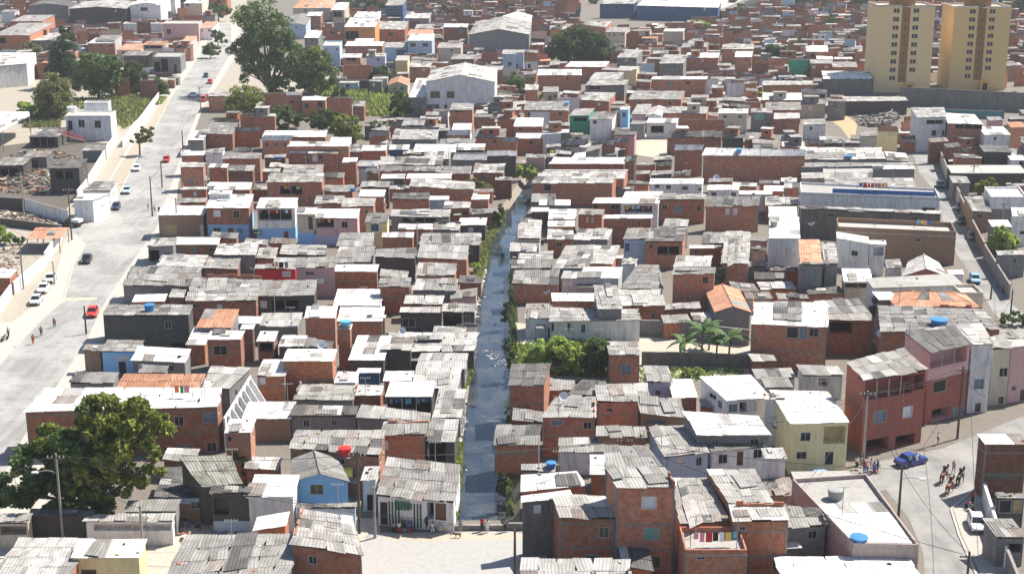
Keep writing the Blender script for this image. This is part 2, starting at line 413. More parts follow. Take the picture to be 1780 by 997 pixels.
    # walls
    if o['shape'] == 'sh':         # open shelter on posts
        pm = MB()
        for p, z in ((f0, zt), (f1, zt), (g1, ztb), (g0, ztb), ((f0 + f1) / 2, zt), ((g0 + g1) / 2, ztb)):
            pm = MB(); pm.box((p.x, p.y, z / 2), (.16, .16, z), CONC); pm.build('post', R, base)
    else:
        pt = wall_grid(mb, f0, f1, zt, zt, wm, [q[:5] for q in fo], nF, low); add_openings(pt, L, fo, f0, dF, nF)
        for A, B, za, zb, side in ((f1, g1, zt, ztb, 'r'), (g1, g0, ztb, ztb, 'b'), (g0, f0, ztb, zt, 'l')):
            d = (B - A).normalized(); n2 = Vector((d.y, -d.x, 0))
            so = []
            vis = 'r' if (fr.x + br.x) < 0 else 'l'
            if side == vis:
                so = resolve(A, B, [s for s in o['ops'] if s[0][0].isupper()], min(za, zb))
                LB = (B - A).length
                if detail and not so and LB > 3 and random.random() < .6 and side == 'r':
                    for i in range(1 if LB < 6 else 2):
                        u = LB * (i + random.uniform(.35, .65)) / (1 if LB < 6 else 2); so.append((u - .4, u + .4, min(za, zb) - 1.5, min(za, zb) - .55, .14, 'w'))
            pt2 = wall_grid(mb, A, B, za, zb, wm, [q[:5] for q in so], n2, low); add_openings(pt2, 0, so, A, d, n2)
        # concrete columns and ring beams on bare brick and block
        if H['w'] in ('B', 'Bo', 'Bd') and detail and (h > 4.2 or random.random() < .25):
            up = Vector((0, 0, 1))
            for A, B, n2, za in ((f0, f1, nF, zt), (f1, g1, Vector(((g1 - f1).normalized().y, -(g1 - f1).normalized().x, 0)), min(zt, ztb)), (g0, f0, Vector(((f0 - g0).normalized().y, -(f0 - g0).normalized().x, 0)), min(zt, ztb))):
                d = (B - A).normalized(); ax = (d, Vector((-d.y, d.x, 0)), up); LL = (B - A).length
                for u in (.09, LL - .09):
                    q = A + d * u + n2 * .0; mb.box((q.x, q.y, (za - .05) / 2), (.18, .05, za - .05), CONC, ax=ax)
                z = 2.75
                while z < za - .3:
                    if not any(qq[2] < z + .1 and qq[3] > z - .1 for qq in fo) or n2 is not nF:
                        q = (A + B) / 2; mb.box((q.x, q.y, z), (LL - .37, .045, .18), CONC, ax=ax)
                    z += 2.75
    # roof
    rb = MB(); sh = o['shape']; rise = o['rise'] or 0
    Zv = Vector((0, 0, 1))
    rg = .07 if H['r'] in 'tw' else .26
    if sh in ('mono', 'sh'):
        if H['r'] == 'c': rb.hexa([fl, fr, br, bl], [p + Zv * .14 for p in (fl, fr, br, bl)], rm)
        else:
            j = lambda: Zv * (random.uniform(0, .22) if H['r'] in 'ald' else random.uniform(0, .06))
            sheets(rb, fl + j(), fr + j(), br + j(), bl + j(), rm, alt, rg, patch=.08 if H['r'] in 'tw' else .22)
    elif sh == 'gf':
        a, b = (fl + fr) / 2 + Zv * rise, (bl + br) / 2 + Zv * rise
        sheets(rb, bl, fl, a, b, rm, alt, rg * .4); sheets(rb, fr, br, b, a, rm, alt, rg * .4)
        rb.tube([a + Zv * .09, b + Zv * .09], .1, rm, 6)
        fa = (f0 + f1) / 2; ga = (g0 + g1) / 2
        mb.face([Vector((f0.x, f0.y, zt)), Vector((f1.x, f1.y, zt)), Vector((fa.x, fa.y, zt + rise - .03))], wm)
        mb.face([Vector((g1.x, g1.y, ztb)), Vector((g0.x, g0.y, ztb)), Vector((ga.x, ga.y, ztb + rise - .03))], wm)
    elif sh == 'gs':
        a, b = (fl + bl) / 2 + Zv * rise, (fr + br) / 2 + Zv * rise
        sheets(rb, fl, fr, b, a, rm, alt, rg); sheets(rb, br, bl, a, b, rm, alt, rg * .4)
        rb.tube([a + Zv * .09, b + Zv * .09], .1, rm, 6)
        for (p, q, ap) in ((f1, g1, (f1 + g1) / 2), (g0, f0, (f0 + g0) / 2)):
            mb.face([Vector((p.x, p.y, zt)), Vector((q.x, q.y, zt)), Vector((ap.x, ap.y, zt + rise - .03))], wm)
    elif sh == 'hip':
        m0, m1 = (fl + bl) / 2, (fr + br) / 2; k = .28
        a, b = m0 + (m1 - m0) * k + Zv * rise, m1 + (m0 - m1) * k + Zv * rise
        sheets(rb, fl, fr, b, a, rm, alt, .02); sheets(rb, br, bl, a, b, rm, alt, .02)
        for tri in ((fr, br, b), (bl, fl, a)):
            rb.face([p + Zv * .05 for p in tri], rm)
        for p, q in ((a, b), (fl, a), (bl, a), (fr, b), (br, b)): rb.tube([p + Zv * .08, q + Zv * .1], .09, rm, 6)
    elif sh == 'fl':
        rb.hexa([p - Zv * .02 for p in (fl, fr, br, bl)], [p + Zv * .12 for p in (fl, fr, br, bl)], rm)
        pm = wm; q = [fl, fr, br, bl]; ph = float(o.get('par', .45))
        for i in range(4):
            A, B = q[i], q[(i + 1) % 4]; d = (B - A).normalized(); n2 = Vector((d.y, -d.x, 0)); c = (A + B) / 2 - n2 * .09
            mb.box((c.x, c.y, h + .12 + ph / 2), ((B - A).length - .18, .16, ph), pm, ax=(d, Vector((-d.y, d.x, 0)), Zv))
        if o.get('sheet'):
            S = lambda u, v: (fl * (1 - u) + fr * u) * (1 - v) + (bl * (1 - u) + br * u) * v + Zv * .2
            sheets(rb, S(.05, .05), S(.95, .05), S(.95, .62), S(.05, .62), RM[o['sheet']], RM['l'], .02, patch=.05)
    # loose planks, bricks and short beams lying on sheet roofs to weigh them down
    if detail and sh == 'mono' and H['r'] in 'ald' and dep > 1.5:
        S = lambda u, v: (fl * (1 - u) + fr * u) * (1 - v) + (bl * (1 - u) + br * u) * v
        for i in range(random.choice((0, 1, 2, 3, 4))):
            p = S(random.uniform(.1, .9), random.uniform(.1, .9)) + Zv * .16
            if random.random() < .5: rb.box(p, (random.uniform(.25, .5), .2, .16), random.choice((WM['B'], CONC, DARK)), random.uniform(0, 3))
            else: rb.box(p, (random.uniform(1, 2.4), .12, .07), random.choice((SHUT['d'], CONC, SHUT['v'])), random.uniform(-.3, 3))
    ypx = H['c'][0][1]
    if sh == 'mono' and (H['r'] in 'aldr' or (H['r'] == 'w' and random.random() < .3)) and dep > 1.2:
        S = lambda u, v: (fl * (1 - u) + fr * u) * (1 - v) + (bl * (1 - u) + br * u) * v
        # later repairs: a second layer of odd sheets laid askew over part of the roof
        for i in range(random.choice((0, 1, 1, 2)) if ypx > 250 else random.choice((0, 0, 1))):
            pb = MB(); u0 = random.uniform(-.06, .6); u1 = u0 + random.uniform(.18, .42); v0 = random.uniform(-.10, .5); v1 = min(1.04, v0 + random.uniform(.35, .8)); u1 = min(u1, 1.05); z = Zv * (.2 + .07 * i)
            sk = random.uniform(-.05, .05); q = [S(u0, v0 + sk) + z, S(u1, v0 - sk) + z, S(u1 + sk, v1 - sk) + z * 1.15, S(u0 + sk, v1 + sk) + z * 1.1]
            sheets(pb, *q, RM[random.choice('aaaaldlr' + H['r'] * 3)], RM['d'], .2, patch=.15); pb.build('roof_patch', R, base)
        if detail and H['w'] in ('B', 'Bo', 'Bd', 'G') and random.random() < .3 and ypx > 230:   # half built upper wall along one side
            pb = MB(); A, Bq = random.choice(((br, bl), (fr, br), (bl, fl))); d = (Bq - A); LL = d.length * random.uniform(.4, .95); d.normalize(); n2 = Vector((d.y, -d.x, 0)); x = 0.; hh = random.uniform(.35, .8)
            while x < LL - .4:
                w_ = random.uniform(.5, 1.5); w_ = min(w_, LL - x); zz = hh + random.uniform(-.2, .25); c = A + d * (x + w_ / 2) - n2 * .28; pb.box((c.x, c.y, c.z + zz / 2 - .05), (w_ - .004, .14, zz), wm, ax=(Vector((d.x, d.y, 0)).normalized(), Vector((-d.y, d.x, 0)).normalized(), Zv)); x += w_
            pb.build('unfinished_wall', R, base)
        if detail and not o['ops'] and ypx > 300 and random.random() < .3 and L > 3:   # scrap awning over the front
            pb = MB(); a0 = random.uniform(.05, .5); a1 = min(.97, a0 + random.uniform(.25, .5)); zz = min(2.2, h - .5); ex = random.uniform(.8, 1.5); q0, q1 = f0 + dF * (L * a0) + Zv * (zz - .25) + nF * ex, f0 + dF * (L * a1) + Zv * (zz - .3) + nF * ex
            sheets(pb, q0, q1, f0 + dF * (L * a1) + Zv * zz, f0 + dF * (L * a0) + Zv * zz, RM[random.choice('aldr')], RM['a'], .1)
            for q in (q0, q1): pb.tube([Vector((q.x, q.y, 0)) - nF * .08, q - nF * .08], .05, SHUT['d'], 5)
            pb.build('awning', R, base)
        if ypx < 262 and random.random() < .28 and L > 5 and not o['ops']:   # an upper room on the roof
            pb = MB(); w_ = random.uniform(2.4, min(4.5, L * .6)); d2 = min(dep * .8, random.uniform(2.2, 3.5)); u = random.uniform(w_ / 2 + .2, L - w_ / 2 - .2); c = f0 + dF * u - nF * (d2 / 2 + random.uniform(.3, .8)); hh = random.uniform(2.1, 2.7); rz = math.atan2(dF.y, dF.x)
            wmat = random.choice((wm, WM['B'], WM['Bo'], WM['G'], WM['C'])); pb.box((c.x, c.y, h + hh / 2 - .1), (w_, d2, hh), wmat, rz); pb.box((c.x, c.y, h + hh - .02), (w_ + .5, d2 + .5, .1), RM[random.choice('aalwr')], rz)
            q = c + nF * (d2 / 2 + .01); pb.box((q.x, q.y, h + hh * .6), (.9, .06, .8), GLASS, rz); pb.build('upper_room', R, base)
    if mb.f: mb.build('wall', R, base)
    rb.build('roof', R, base)
    H['obj'] = R; H['geo'] = (fl, fr, br, bl, h, hb)
    return R
# ================================================================ houses, read off the photograph district by district
parse(0, 0, '''
575 745 716 700 9 W c ; narrow white upper block of the stair house ; fl nowin par=.3
450 760 806 770 6.4 W c ; small white house with a red outside staircase beside the scrap yard ; fl op=w:560,850,44,52 op=w:672,855,44,52 op=k:483,862,32,66 par=.3
-320 185 480/440 365 7.5 W w ; big white warehouse at the far left edge ; bx=-250/250
190 470 42 12 9.5 G d ; grey warehouse shed beside the dark warehouse ; gf=1 nowin
472 868 62 12 9.5 D l ; long dark charcoal warehouse behind the tall conifer ; gf=.9 nowin
890 1105 38 -8 12 W w ; tall white gabled house with three small windows ; gf=1.2 op=w:990,64,50,26 op=w:1068,146,46,26 op=w:917,135,28,12
1110 1205 0 -25 10 W w ; white block stuck to the tall gabled white house ; op=w:1150,32,26,32 op=w:1140,112,22,30
845 1120 168 155 3.4 W c ; low white terrace wall house below the tall gabled white house ; fl nowin par=.2
1120 1365 172 148 7 K c ; pale pink two storey house by the upper road ; fl op=w:1160,218,30,36
1225 1300 308 250 5 K t ; small pink annex with a rust roof by the upper road
70 290 150 108 6.5 B a ; brick house with a grey roof left of the grey warehouse shed
-60 205 245 160 6.5 Bo a ; orange brick house with a hipped grey roof at the left edge ; hip=1.2 op=o:15,280,50,36
190 345 282 228 4 G l ; low grey shed between the orange brick house and the conifer
0 100 85 70 5 W a ; pale hut in the top left corner ; nowin
800 968 348 302 3.6 C t ; terracotta roofed bungalow below the dark warehouse ; 
978 1130 312 284 4.4 C t ; tan open fronted house beside the terracotta bungalow ; op=o:1050,325,120,22
842 1022 384 354 4.6 D l ; dark house with pale roof above the roadside shrubs
1050 1240 402 366 5.5 G c ; roofless grey concrete shell by the road ; fl op=o:1080,460,40,70 op=o:1130,450,50,90 op=k:1205,470,26,60
1205 1310 332 308 5 B d ; dark roofed brick house at the road bend ; 
1368 1462 196 150 5 W t ; terracotta topped white house far up the road ;
1395 1480 110 92 6 G d ; dark roofed house under the trees at the road's far end ;
600 790 300 262 4.6 B w ; low brick house behind the conifer ;
650 790 278 245 5.5 W a ; white walled house in the yard behind the conifer ;
1260 1390 25 -20 8 C w ; cream house with a blue pane at the top of the road ; op=u:1290,30,30,30
1390 1560 -2 -30 8 B a ; brown house behind the big eucalyptus ;
1430 1620 668 642 4.6 B l ; brick roadside house with a pale roof just below the red car ;
1645 1790 806 784 5 B l ; brick house beside the round yellowish tree ;
1385 1602 922/928 845/852 4.2 B a ; long brick house with a grey roof near the road pole ;
1608 1782 905 880 4.2 Bo l ; orange brick house with a lit side wall near the road pole ;
1285 1400 965 900 4.2 G w ; low rubble roofed hut at the kerb near the road pole ;
''')
parse(0, 0, '''
-200 205 1020/800 770 5.5 W w ; white open sided canopy roof of the scrap yard ; sh bx=-180/200
''')
parse(0, 0, '''
195 400 945 880 2.8 D d ; dark ruined shed at the back of the scrap yard ; op=o:300,975,150,60
''')
parse(0, 250, '''
330 545 172 108 2.7 D d ; sooty low shed in the front of the scrap yard ; op=o:440,215,120,50
-40 160 150 95 2.7 D m ; mossy roofed ruin at the left of the scrap yard ; op=o:60,200,120,50
150 320 95 50 2.6 M r ; rusty roofed hovel in the middle of the scrap yard ; op=k:240,130,50,50
560 700 50 10 2.8 G a ; grey lean shed against the scrap yard's road wall ; nowin
178 412 655/655 578 2.8 W t ; small terracotta roofed gazebo behind the white wall ; sh
-60 70 925 860 3 W w ; white roofed hut at the left edge beside the car row ; nowin
''')
parse(445, 0, '''
1165 1645 566 480 10 W l ; large white two storey warehouse with a pale gable roof ; gf=2.2 op=v:1232,652,66,48 op=v:1338,652,54,48 op=v:1228,738,66,40 op=w:1305,735,22,30
1050 1162 672 540 4.6 K w ; low pinkish annex left of the white warehouse ; nowin
1050 1165 695 672 4.4 M c ; grey mossy yard room below the pinkish annex ; nowin
40 200 672 640 4.6 B w ; brick row house at the left end of the garden row ; op=k:160,690,40,26
190 312 655 632 5 B w ; taller brick row house in the garden row ; op=w:250,700,34,24
312 480 692 666 4.8 Bo w ; orange brick row house in the garden row ; op=k:350,728,34,34 op=k:440,715,40,50
480 655 692 670 4.6 B w ; long brick row house in the garden row ; op=o:590,715,24,40
660 745 734 700 4.2 B a ; brick row house at the right end of the garden row ;
1460 1880 240 150 9 G l ; wide grey hangar with a pale gable roof ; gf=2.2 nowin
605 820 188 125 8.5 O w ; bright orange house with a white roof ; op=o:660,245,90,60 
670 800 300 268 5 W w ; white terrace house below the bright orange house ; 
610 870 318 288 4.4 B w ; brick house under the bright orange house ; nowin
820 1025 206 150 5 B a ; brick house with a flat grey roof right of the orange house ; op=w:925,235,40,24
880 1040 330 296 5 L l ; house with a blue tarp side near the terracotta corner house ; op=u:1000,370,70,60
1040 1212 282 236 8 L w ; blue grey two storey house with a sloping white roof ; op=w:1080,310,40,26 op=w:1165,310,40,26 op=o:1150,390,110,40
1035 1205 248 205 8.5 C t ; terracotta topped block behind the blue grey house ; nowin
460 575 325 290 7 L c ; blue grey block right of the big eucalyptus ; fl
330 430 262 210 6 G w ; white roofed grey house behind the big eucalyptus ;
195 345 175 105 6 L a ; pale blue gabled shed behind the eucalyptus ; gf=.8
345 445 112 85 6.5 B w ; brick house with white band under the terracotta villa ; 
250 515 58 0 8 C t ; terracotta villa with broad tiled roof at the top ; hip=1.6
520 610 70 20 8 C w ; cream block beside the terracotta villa ; op=o:560,100,60,40
670 842 118 82 5 W w ; white long roofed house near the dark blue house ; 
888 1012 42 0 9 U a ; dark blue two storey house at the top ; op=w:925,70,26,22 op=w:975,70,26,22 op=o:950,118,90,30
1020 1190 128 95 6.5 G l ; grey house with a dark red gate ; op=d:1090,170,70,50
1090 1220 200 172 5 K l ; pink grey house near the dark red gate ; 
1245 1412 332 296 5.5 C l ; cream house left of the grey hangar ; 
1285 1452 190 165 7 B w ; brown house with white roof left of the grey hangar ; op=b:1410,215,30,24
1340 1500 412 380 5.5 Bd a ; dark brick house with rubble on its roof below the hangar ;
1490 1695 482 455 5.5 B w ; brick house right of the white warehouse roof ;
1690 1790 372 345 8 L w ; pale blue house by the road of the hangar ; op=w:1745,440,26,30
755 890 392 372 5.4 P l ; lilac grey block above the small round tree ; 
590 720 398 372 5 B w ; brick house left of the lilac grey block ; op=o:655,405,70,30
590 790 470 448 4 B w ; brick and white house left of the small round tree ;
955 1045 420 385 6.5 Y c ; pale yellow block right of the small round tree ; nowin
905 1045 590 545 3.6 C t ; tiny terracotta gabled hut beside the pinkish annex ; gf=1.2
1050 1200 465 440 5 B l ; dull red house above the pale yellow block ;
1310 1470 930 896 4.4 B w ; brick cube with a white top below the white warehouse ;
1345 1475 895 850 5.4 W w ; white box on the rise below the white warehouse ; nowin
1330 1490 762 715 6 B a ; brick tower heaped with junk before the white warehouse ; op=w:1395,760,60,30
1500 1640 842 815 4.6 B l ; small brick house right of the junk tower ; op=w:1595,880,24,22
1500 1712 948 892 4.4 B a ; wide brick house below the small brick house ; nowin
930 1245 962 892 3.6 G l ; long pale roof shack right of the garden bush ;
918 1000 868 840 3.6 B a ; brick hut by the garden bush ; 
1000 1155 868 835 3.6 D l ; dark shed beside the garden bush ; 
1160 1330 905 885 4 D l ; narrow dark roofed shed below the warehouse wall ;
780 900 985 962 3.6 W w ; white roofed shack below the garden bush ;
35 240 968 932 4.4 B w ; brick house with two white slabs below the garden trees ;
40 480 945 900 5 B w ; wide terrace house below the garden trees ; nowin
-40 132 805 785 5.6 B l ; brick house at the left of the garden trees ; nowin
500 645 995 945 4 W w ; low white roofed house below the yellow green tree ;
1250 1500 1010 962 3.6 C l ; beige roofed shack below the white top brick cube ;
''')
parse(890, 0, '''
-65 82 366 348 8 L l ; pale blue grey house left of the big dark tree ; op=w:30,455,22,36 op=w:-20,455,22,36
84 180 366 348 8 B l ; brick topped white house left of the big dark tree ; low=W:5 op=k:118,455,20,30
-120 100 225/245 110 7 G w ; grey blue shed under a broad white roof ; gf=2 nowin
172 480 520 478 5 B w ; long brick wall house below the big dark tree ; nowin
362 640 462 425 5.6 B w ; brick house with an orange middle below the big dark tree ; op=b:455,475,34,40
500 775 592 550 7 G a ; grey three storey house with a row of windows ; op=w:570,600,80,34 op=w:640,602,70,34 low=N:3
530 735 548 500 4.6 G l ; pale roofed grey shed behind the three storey house ;
720 858 490 460 8 Y l ; tall dark fronted house with a yellow side wall ; nowin
460 670 690/702 640 4.2 B l ; long brick shack under the three storey house ; nowin
956 1342 548 528 6 B w ; very long brick block with one pale doorway ; op=b:1080,575,30,36 op=w:1210,570,30,22
390 530 802 752 5.8 E a ; bright green house on the square ; op=o:470,822,90,28
530 692 822 770 5.4 W a ; white house right of the bright green house ; op=w:570,840,26,26
738 802 760 735 7 S l ; sky blue narrow house on the square ; op=w:770,790,24,36
810 910 860 835 4 G l ; grey garage house on the square ; op=b:865,880,50,40
920 1135 848 815 4.2 W w ; white roofed house at the square with a dark front ; op=o:1000,890,90,50
1185 1462 832 822 5.4 B w ; long brick block facing the square ; nowin
1415 1622 782 750 5.5 C w ; cream house with a white roof by the scrub patch ; nowin
1640 1790 780 750 5 G l ; grey house with a lime green door ; op=g:1700,800,60,50
1060 1440 948 905 4.4 B a ; wide brick house behind the long brick block of flats ;
10 212 872 812 4.4 B w ; white roofed brick house beside the canal's head ; op=w:60,890,26,24
22 222 955 918 4.2 B w ; brick house nearest the canal's far end ;
120 260 800 770 3.8 W a ; white walled hut left of the bright green house ;
80 392 762 700 3.6 B a ; low wide house left of the bright green house ;
300 462 700 672 3.6 W w ; white patch roofed shack left of the three storey house ;
210 320 640 600 4 C a ; beige hut by the low bush ;
85 180 620 585 5 B l ; brick tower hut left of the low bush ;
1035 1340 782 735 4.5 W l ; wide house with stained white roof behind the square ; nowin
800 1165 690 630 4 B a ; long grey roofed house right of the three storey house ; nowin
1475 1625 578 568 4.4 W w ; small white open fronted house among the far shacks ; op=o:1545,600,70,40
930 1030 800 740 4.6 W l ; white gable house behind the square ; gf=.6
820 925 790 720 4.4 K l ; pale pink roofed house behind the square ;
1010 1180 442 380 6 G l ; grey block with pale roof among the far shacks ; nowin
1190 1420 400 365 5 B w ; long far brick shack with white eave ; 
1440 1660 340 305 5.5 B l ; far brick house left of the round far tree ;
1530 1650 395 355 5.5 B w ; far brick cube left of the round far tree ;
720 860 400 345 5 G a ; far grey tin house right of the big dark tree ;
1160 1340 330 295 5.5 B a ; far brick house with a dark roof ;
260 400 205 180 6 O l ; far orange and yellow house above the big dark tree ;
440 645 165/190 150 7 B l ; far brick warehouse above the big dark tree ; nowin
640 780 225 190 5.5 C a ; far cream shed above the big dark tree ;
780 860 245 225 5.5 Bo a ; far rust house above the big dark tree ;
1040 1180 218 200 6 C w ; far cream hall left of the pale shrubs ; nowin
860 1420 40/55 -2/8 7 U w ; long dark blue bus hangar under a white roof ; nowin nm=hangar cat=hangar
600 840 30 5 7 U l ; dark blue depot left of the long bus hangar ; nowin nm=hangar cat=hangar
''')
parse(1330, 0, '''
400 742 545 490 5 M w ; low mossy hall under a broad white roof beside the left tower ; nowin
165 312 428 410 4.5 E w ; teal green house left of the left tower ; op=w:250,460,20,22 op=w:285,460,20,22
312 470 442 415 4.6 B l ; brick house with white windows by the teal green house ; op=s:335,462,24,20 op=s:420,462,24,20
465 640 465 430 4.6 B a ; dull brick hall by the teal green house ; nowin
285 440 358 315 5.5 B w ; white roofed house near the left tower ; op=k:330,380,30,26
355 470 412 385 4.5 W w ; low white roofed hut near the left tower ; nowin
540 982 702/700 668 4 D l ; long dark shed before the grey retaining wall ; nowin
1045 1250 810 742 9 W l ; white three storey house with a grey side wall ; op=k:1160,915,34,40 op=k:1230,915,26,40 op=o:1170,840,120,30 bx=1000/1230
1255 1500 850/858 778/790 8 B w ; brick house under a very white roof with an open top floor ; op=o:1400,870,180,34 op=s:1340,950,36,26 bx=1235/1440
1508 1690 930 872 6 W w ; white roofed house right of the open topped brick house ; nowin
780 922 905 868 6 Y t ; yellow fronted house with a rust roof ; op=u:850,915,100,30
1690 1800 880 840 6.5 B t ; brown roofed house at the right edge below the teal fence ; nowin
1540 1640 832 808 4 K a ; pinkish shack below the teal fence ; 
-20 255 690 640 4 B w ; long shack row house with a white edge ; nowin
-20 330 590 560 4 B l ; long shack under the far tree ; nowin
250 430 640 615 5 C l ; beige shack with a dark doorway by the rubble ; op=k:370,660,90,30
250 420 720 690 4 C a ; beige house with a dark door by the rubble ; 
0 250 760 705 4 B a ; grey roofed row shack by the dirt slope ; nowin
60 240 820 780 4 B l ; tumbledown shack above the dirt slope ;
265 420 860 820 4 W a ; pale shack beside the dirt slope ;
''')
parse(0, 250, '''
1242 1402 82 52 5 B w ; slim brick house with a white top beside the red car ; nowin
1235 1400 168 132 5.4 B l ; tall brick cube on the road just below the slim brick house ; nowin
1240 1420 318 298 4.2 B l ; broad brick house with a thin pale roof over the lit slab ; nowin
1432 1562 167 138 4.6 B w ; red brick house right of the tall brick cube ; nowin
1525 1790 108 66 5.2 B a ; wide orange brick house with a flat grey roof and one hole ; op=k:1710,140,24,24
1562 1742 190 152 4.6 Bd d ; dark brick house under the wide orange brick house ; nowin
1415 1720 318 266 3.6 B w ; long white slab roof house left of the brick chimney house ; 
1410 1715 445 348 6.6 B w ; two storey house with brick above and blue below ; low=S:3.3 op=s:1492,480,48,44 op=k:1624,484,44,50 op=w:1492,600,54,50 op=d:1588,625,40,96 op=b:1650,600,40,40
1430 1590 348 322 7.4 W w ; white attic box on the brick and blue house ; nowin
1080 1402 494 428 4.4 N w ; grey garage house with a tan gate on the corner ; op=y:1170,590,90,62 op=s:1390,600,26,84
1190 1500 697 644 2.8 B w ; low brick house with a white roof and a shrub ; nowin
1010 1195 708 652 3 G l ; grey corner stall with a dark open front ; op=o:1035,770,120,80
1072 1402 852 768 2.8 G l ; low patched white roof shack near the road stall ; 
1395 1638 864 784 3.2 Bd a ; grey roofed house with a dark brick front near the shrub ; nowin
838 1342 980 852 3.2 G a ; broad grey shed roof house jutting into the road ; nowin
1470 1760 772 690 2.8 G l ; long rubble roof shack below the brick and blue house ; 
500 640 392 345 4.6 W w ; white cube at the lower end of the roadside wall ; nowin bx=548/760 op=S:700,430,20,20
560 760 330 262 3 W a ; grey roofed wall shed on the roadside wall ; nowin bx=640/810
''')
parse(445, 250, '''
222 352 66 22 4.8 B w ; small brick house with a lit edge in the upper brick cluster ; nowin
366 566 72 12 4.8 B a ; brick house with a pale and a dark door in the upper cluster ; op=s:405,100,34,44 op=k:446,92,32,30
215 640 20 -14 5 B w ; broad brick house at the back of the upper cluster ; nowin
722 892 50 12 4.2 Bo w ; orange brick house with a white roof in the middle rows ; nowin
912 1050 42 8 4.2 U w ; dark blue shack under a white roof in the middle rows ; nowin
1010 1140 72 42 3.4 B a ; brick hut right of the dark blue shack ;
1078 1372 60 5 3.4 G w ; long white roof shack near the canal trees ; 
1142 1332 112 55 3.2 G l ; patched pale shack with a tall aerial ; 
1380 1570 46 2 4.2 D w ; dark walled house with a white roof near the canal's far bend ; nowin
1350 1602 112 66 3.2 G w ; white double roof shack near the canal's far bend ; nowin
1582 1790 84 48 4.6 D w ; long dark boarded house above the canal's far bend ; op=w:1730,110,30,30
1490 1702 206 142 3.4 B l ; brick shack with sagging white roof at the canal edge ; nowin
1642 1762 256 234 4 Bd a ; reddish brick box standing over the canal ; nowin
1130 1476 195/212 160 3 B a ; long low brick house near the canal edge ; nowin
842 1128 190 156 3 W a ; grey roof house with a white band in the middle rows ; nowin
840 1278 150 92 3.2 G l ; broad pale roof with one chimney hole ;
592 692 132 98 6 Bo w ; tall narrow brick chimney house with a lit right side ; op=W:668,142,14,40 nowin
697 838 156 116 3.6 L w ; shack hung with a blue and white tarp ; op=u:770,165,120,16
752 846 200 172 4 B a ; brick cube right of the brick chimney house ; op=v:770,210,30,30
180 452 205 150 3.6 B a ; gravel roofed brick house left of the brick chimney house ; 
70 456 268 206 4.4 B a ; wide grey roof house with a dark porch and washing ; op=ol:240,320,150,60
462 602 242 200 3.6 B d ; dark roofed brick house left below the chimney house ; nowin
858 1022 242 210 3.2 D w ; dark shack with white roof right of the brick cube ; nowin
1032 1342 242 206 3.2 B w ; long white roofed house in the middle rows ; nowin
1052 1500 296/322 240/265 3.8 B l ; very long brick house near the canal with a stepped roof ; nowin
716 916 300 265 3 D a ; grey roofed dark shack above the lit brick tower house ; nowin
460 668 336 290 3.4 B a ; grey roof brick house left of the lit brick tower house ; nowin
706 882 366 316 4.4 B w ; brick tower house with a lit right wall ; op=W:885,360,16,44
585 812 437 380 3.8 B a ; grey roof house right of the white veranda house ; nowin
398 600 415 362 3.4 B l ; brick eaved house behind the white veranda house ;
932 1190 386 342 3.8 B d ; dark roofed long brick house before the very long one ; nowin
1190 1325 388 360 3.6 L w ; shack with a white and blue sheet roof near the canal ; nowin
1480 1602 386 350 4 B w ; brick box with a sunlit side on the canal bank ; nowin
1285 1472 452/442 400 3 Bo a ; small orange brick shack by the sunlit canal bank box ; nowin
0 272 447 372 6.8 W w ; white house with a dark veranda full of washing ; low=S:2.9 op=ol:130,490,230,78 op=b:28,612,36,40 op=d:208,622,34,44
272 412 487 438 5.6 C w ; cream house with a yellow doorway ; op=d:375,545,34,90 low=S:2.4
402 702 515 450 5 K w ; pink house with a dark porch and washing below ; op=ol:475,545,120,64 op=w:610,555,42,44 low=P:2
747 906 546 480 4.8 Y a ; small yellow house with a blue window ; op=u:817,575,52,52
922 1332 505 458 3.4 G l ; broad shack with a dark gap and dish right of the yellow house ; op=o:1120,525,230,30
972 1212 592 552 3 W w ; white roofed shack right of the yellow house ; nowin
1212 1402 598 545 3 G l ; grey patched shack right of the white roofed shack ; nowin
1390 1582 562 510 3.4 D w ; dark shed with bright roof on the canal bank ; nowin
550 797 712 615 3.6 G a ; large plain grey roof above the twin grey roof ; nowin
540 802 822 715 3 G a ; large plain grey roof below its twin ; nowin
862 1082 647 610 3.2 B w ; brick shack between the twin grey roofs and the canal ; nowin
1120 1542 692/705 615 3.4 D a ; long dark stilt house leaning over the canal ; 
812 1092 786 722 4.4 D a ; black walled square house ; nowin
1105 1452 790/804 702 4.2 B l ; brick canal house with a pale double roof ; nowin
1097 1372 912 826 3.8 B l ; brick house with a plain grey roof below the canal brick house ; nowin
0 135 795 720 2.8 W l ; pale rubble roof shack left of the long rubble roofs ; nowin
160 475 768 700 3 D l ; rubble strewn white roof above the red walled shack ; nowin
110 270 850 790 3 D l ; dark gap shack above the red walled shack ; nowin
265 546 856 780 3.6 K a ; pinkish grey house with a broad roof right of the red wall ; op=v:370,890,60,24
-10 277 866 835 3.4 X l ; shack with a bright red painted wall ; op=s:210,895,60,40
532 836 882 830 4.4 Bo w ; big plain orange brick wall house ; nowin
''')
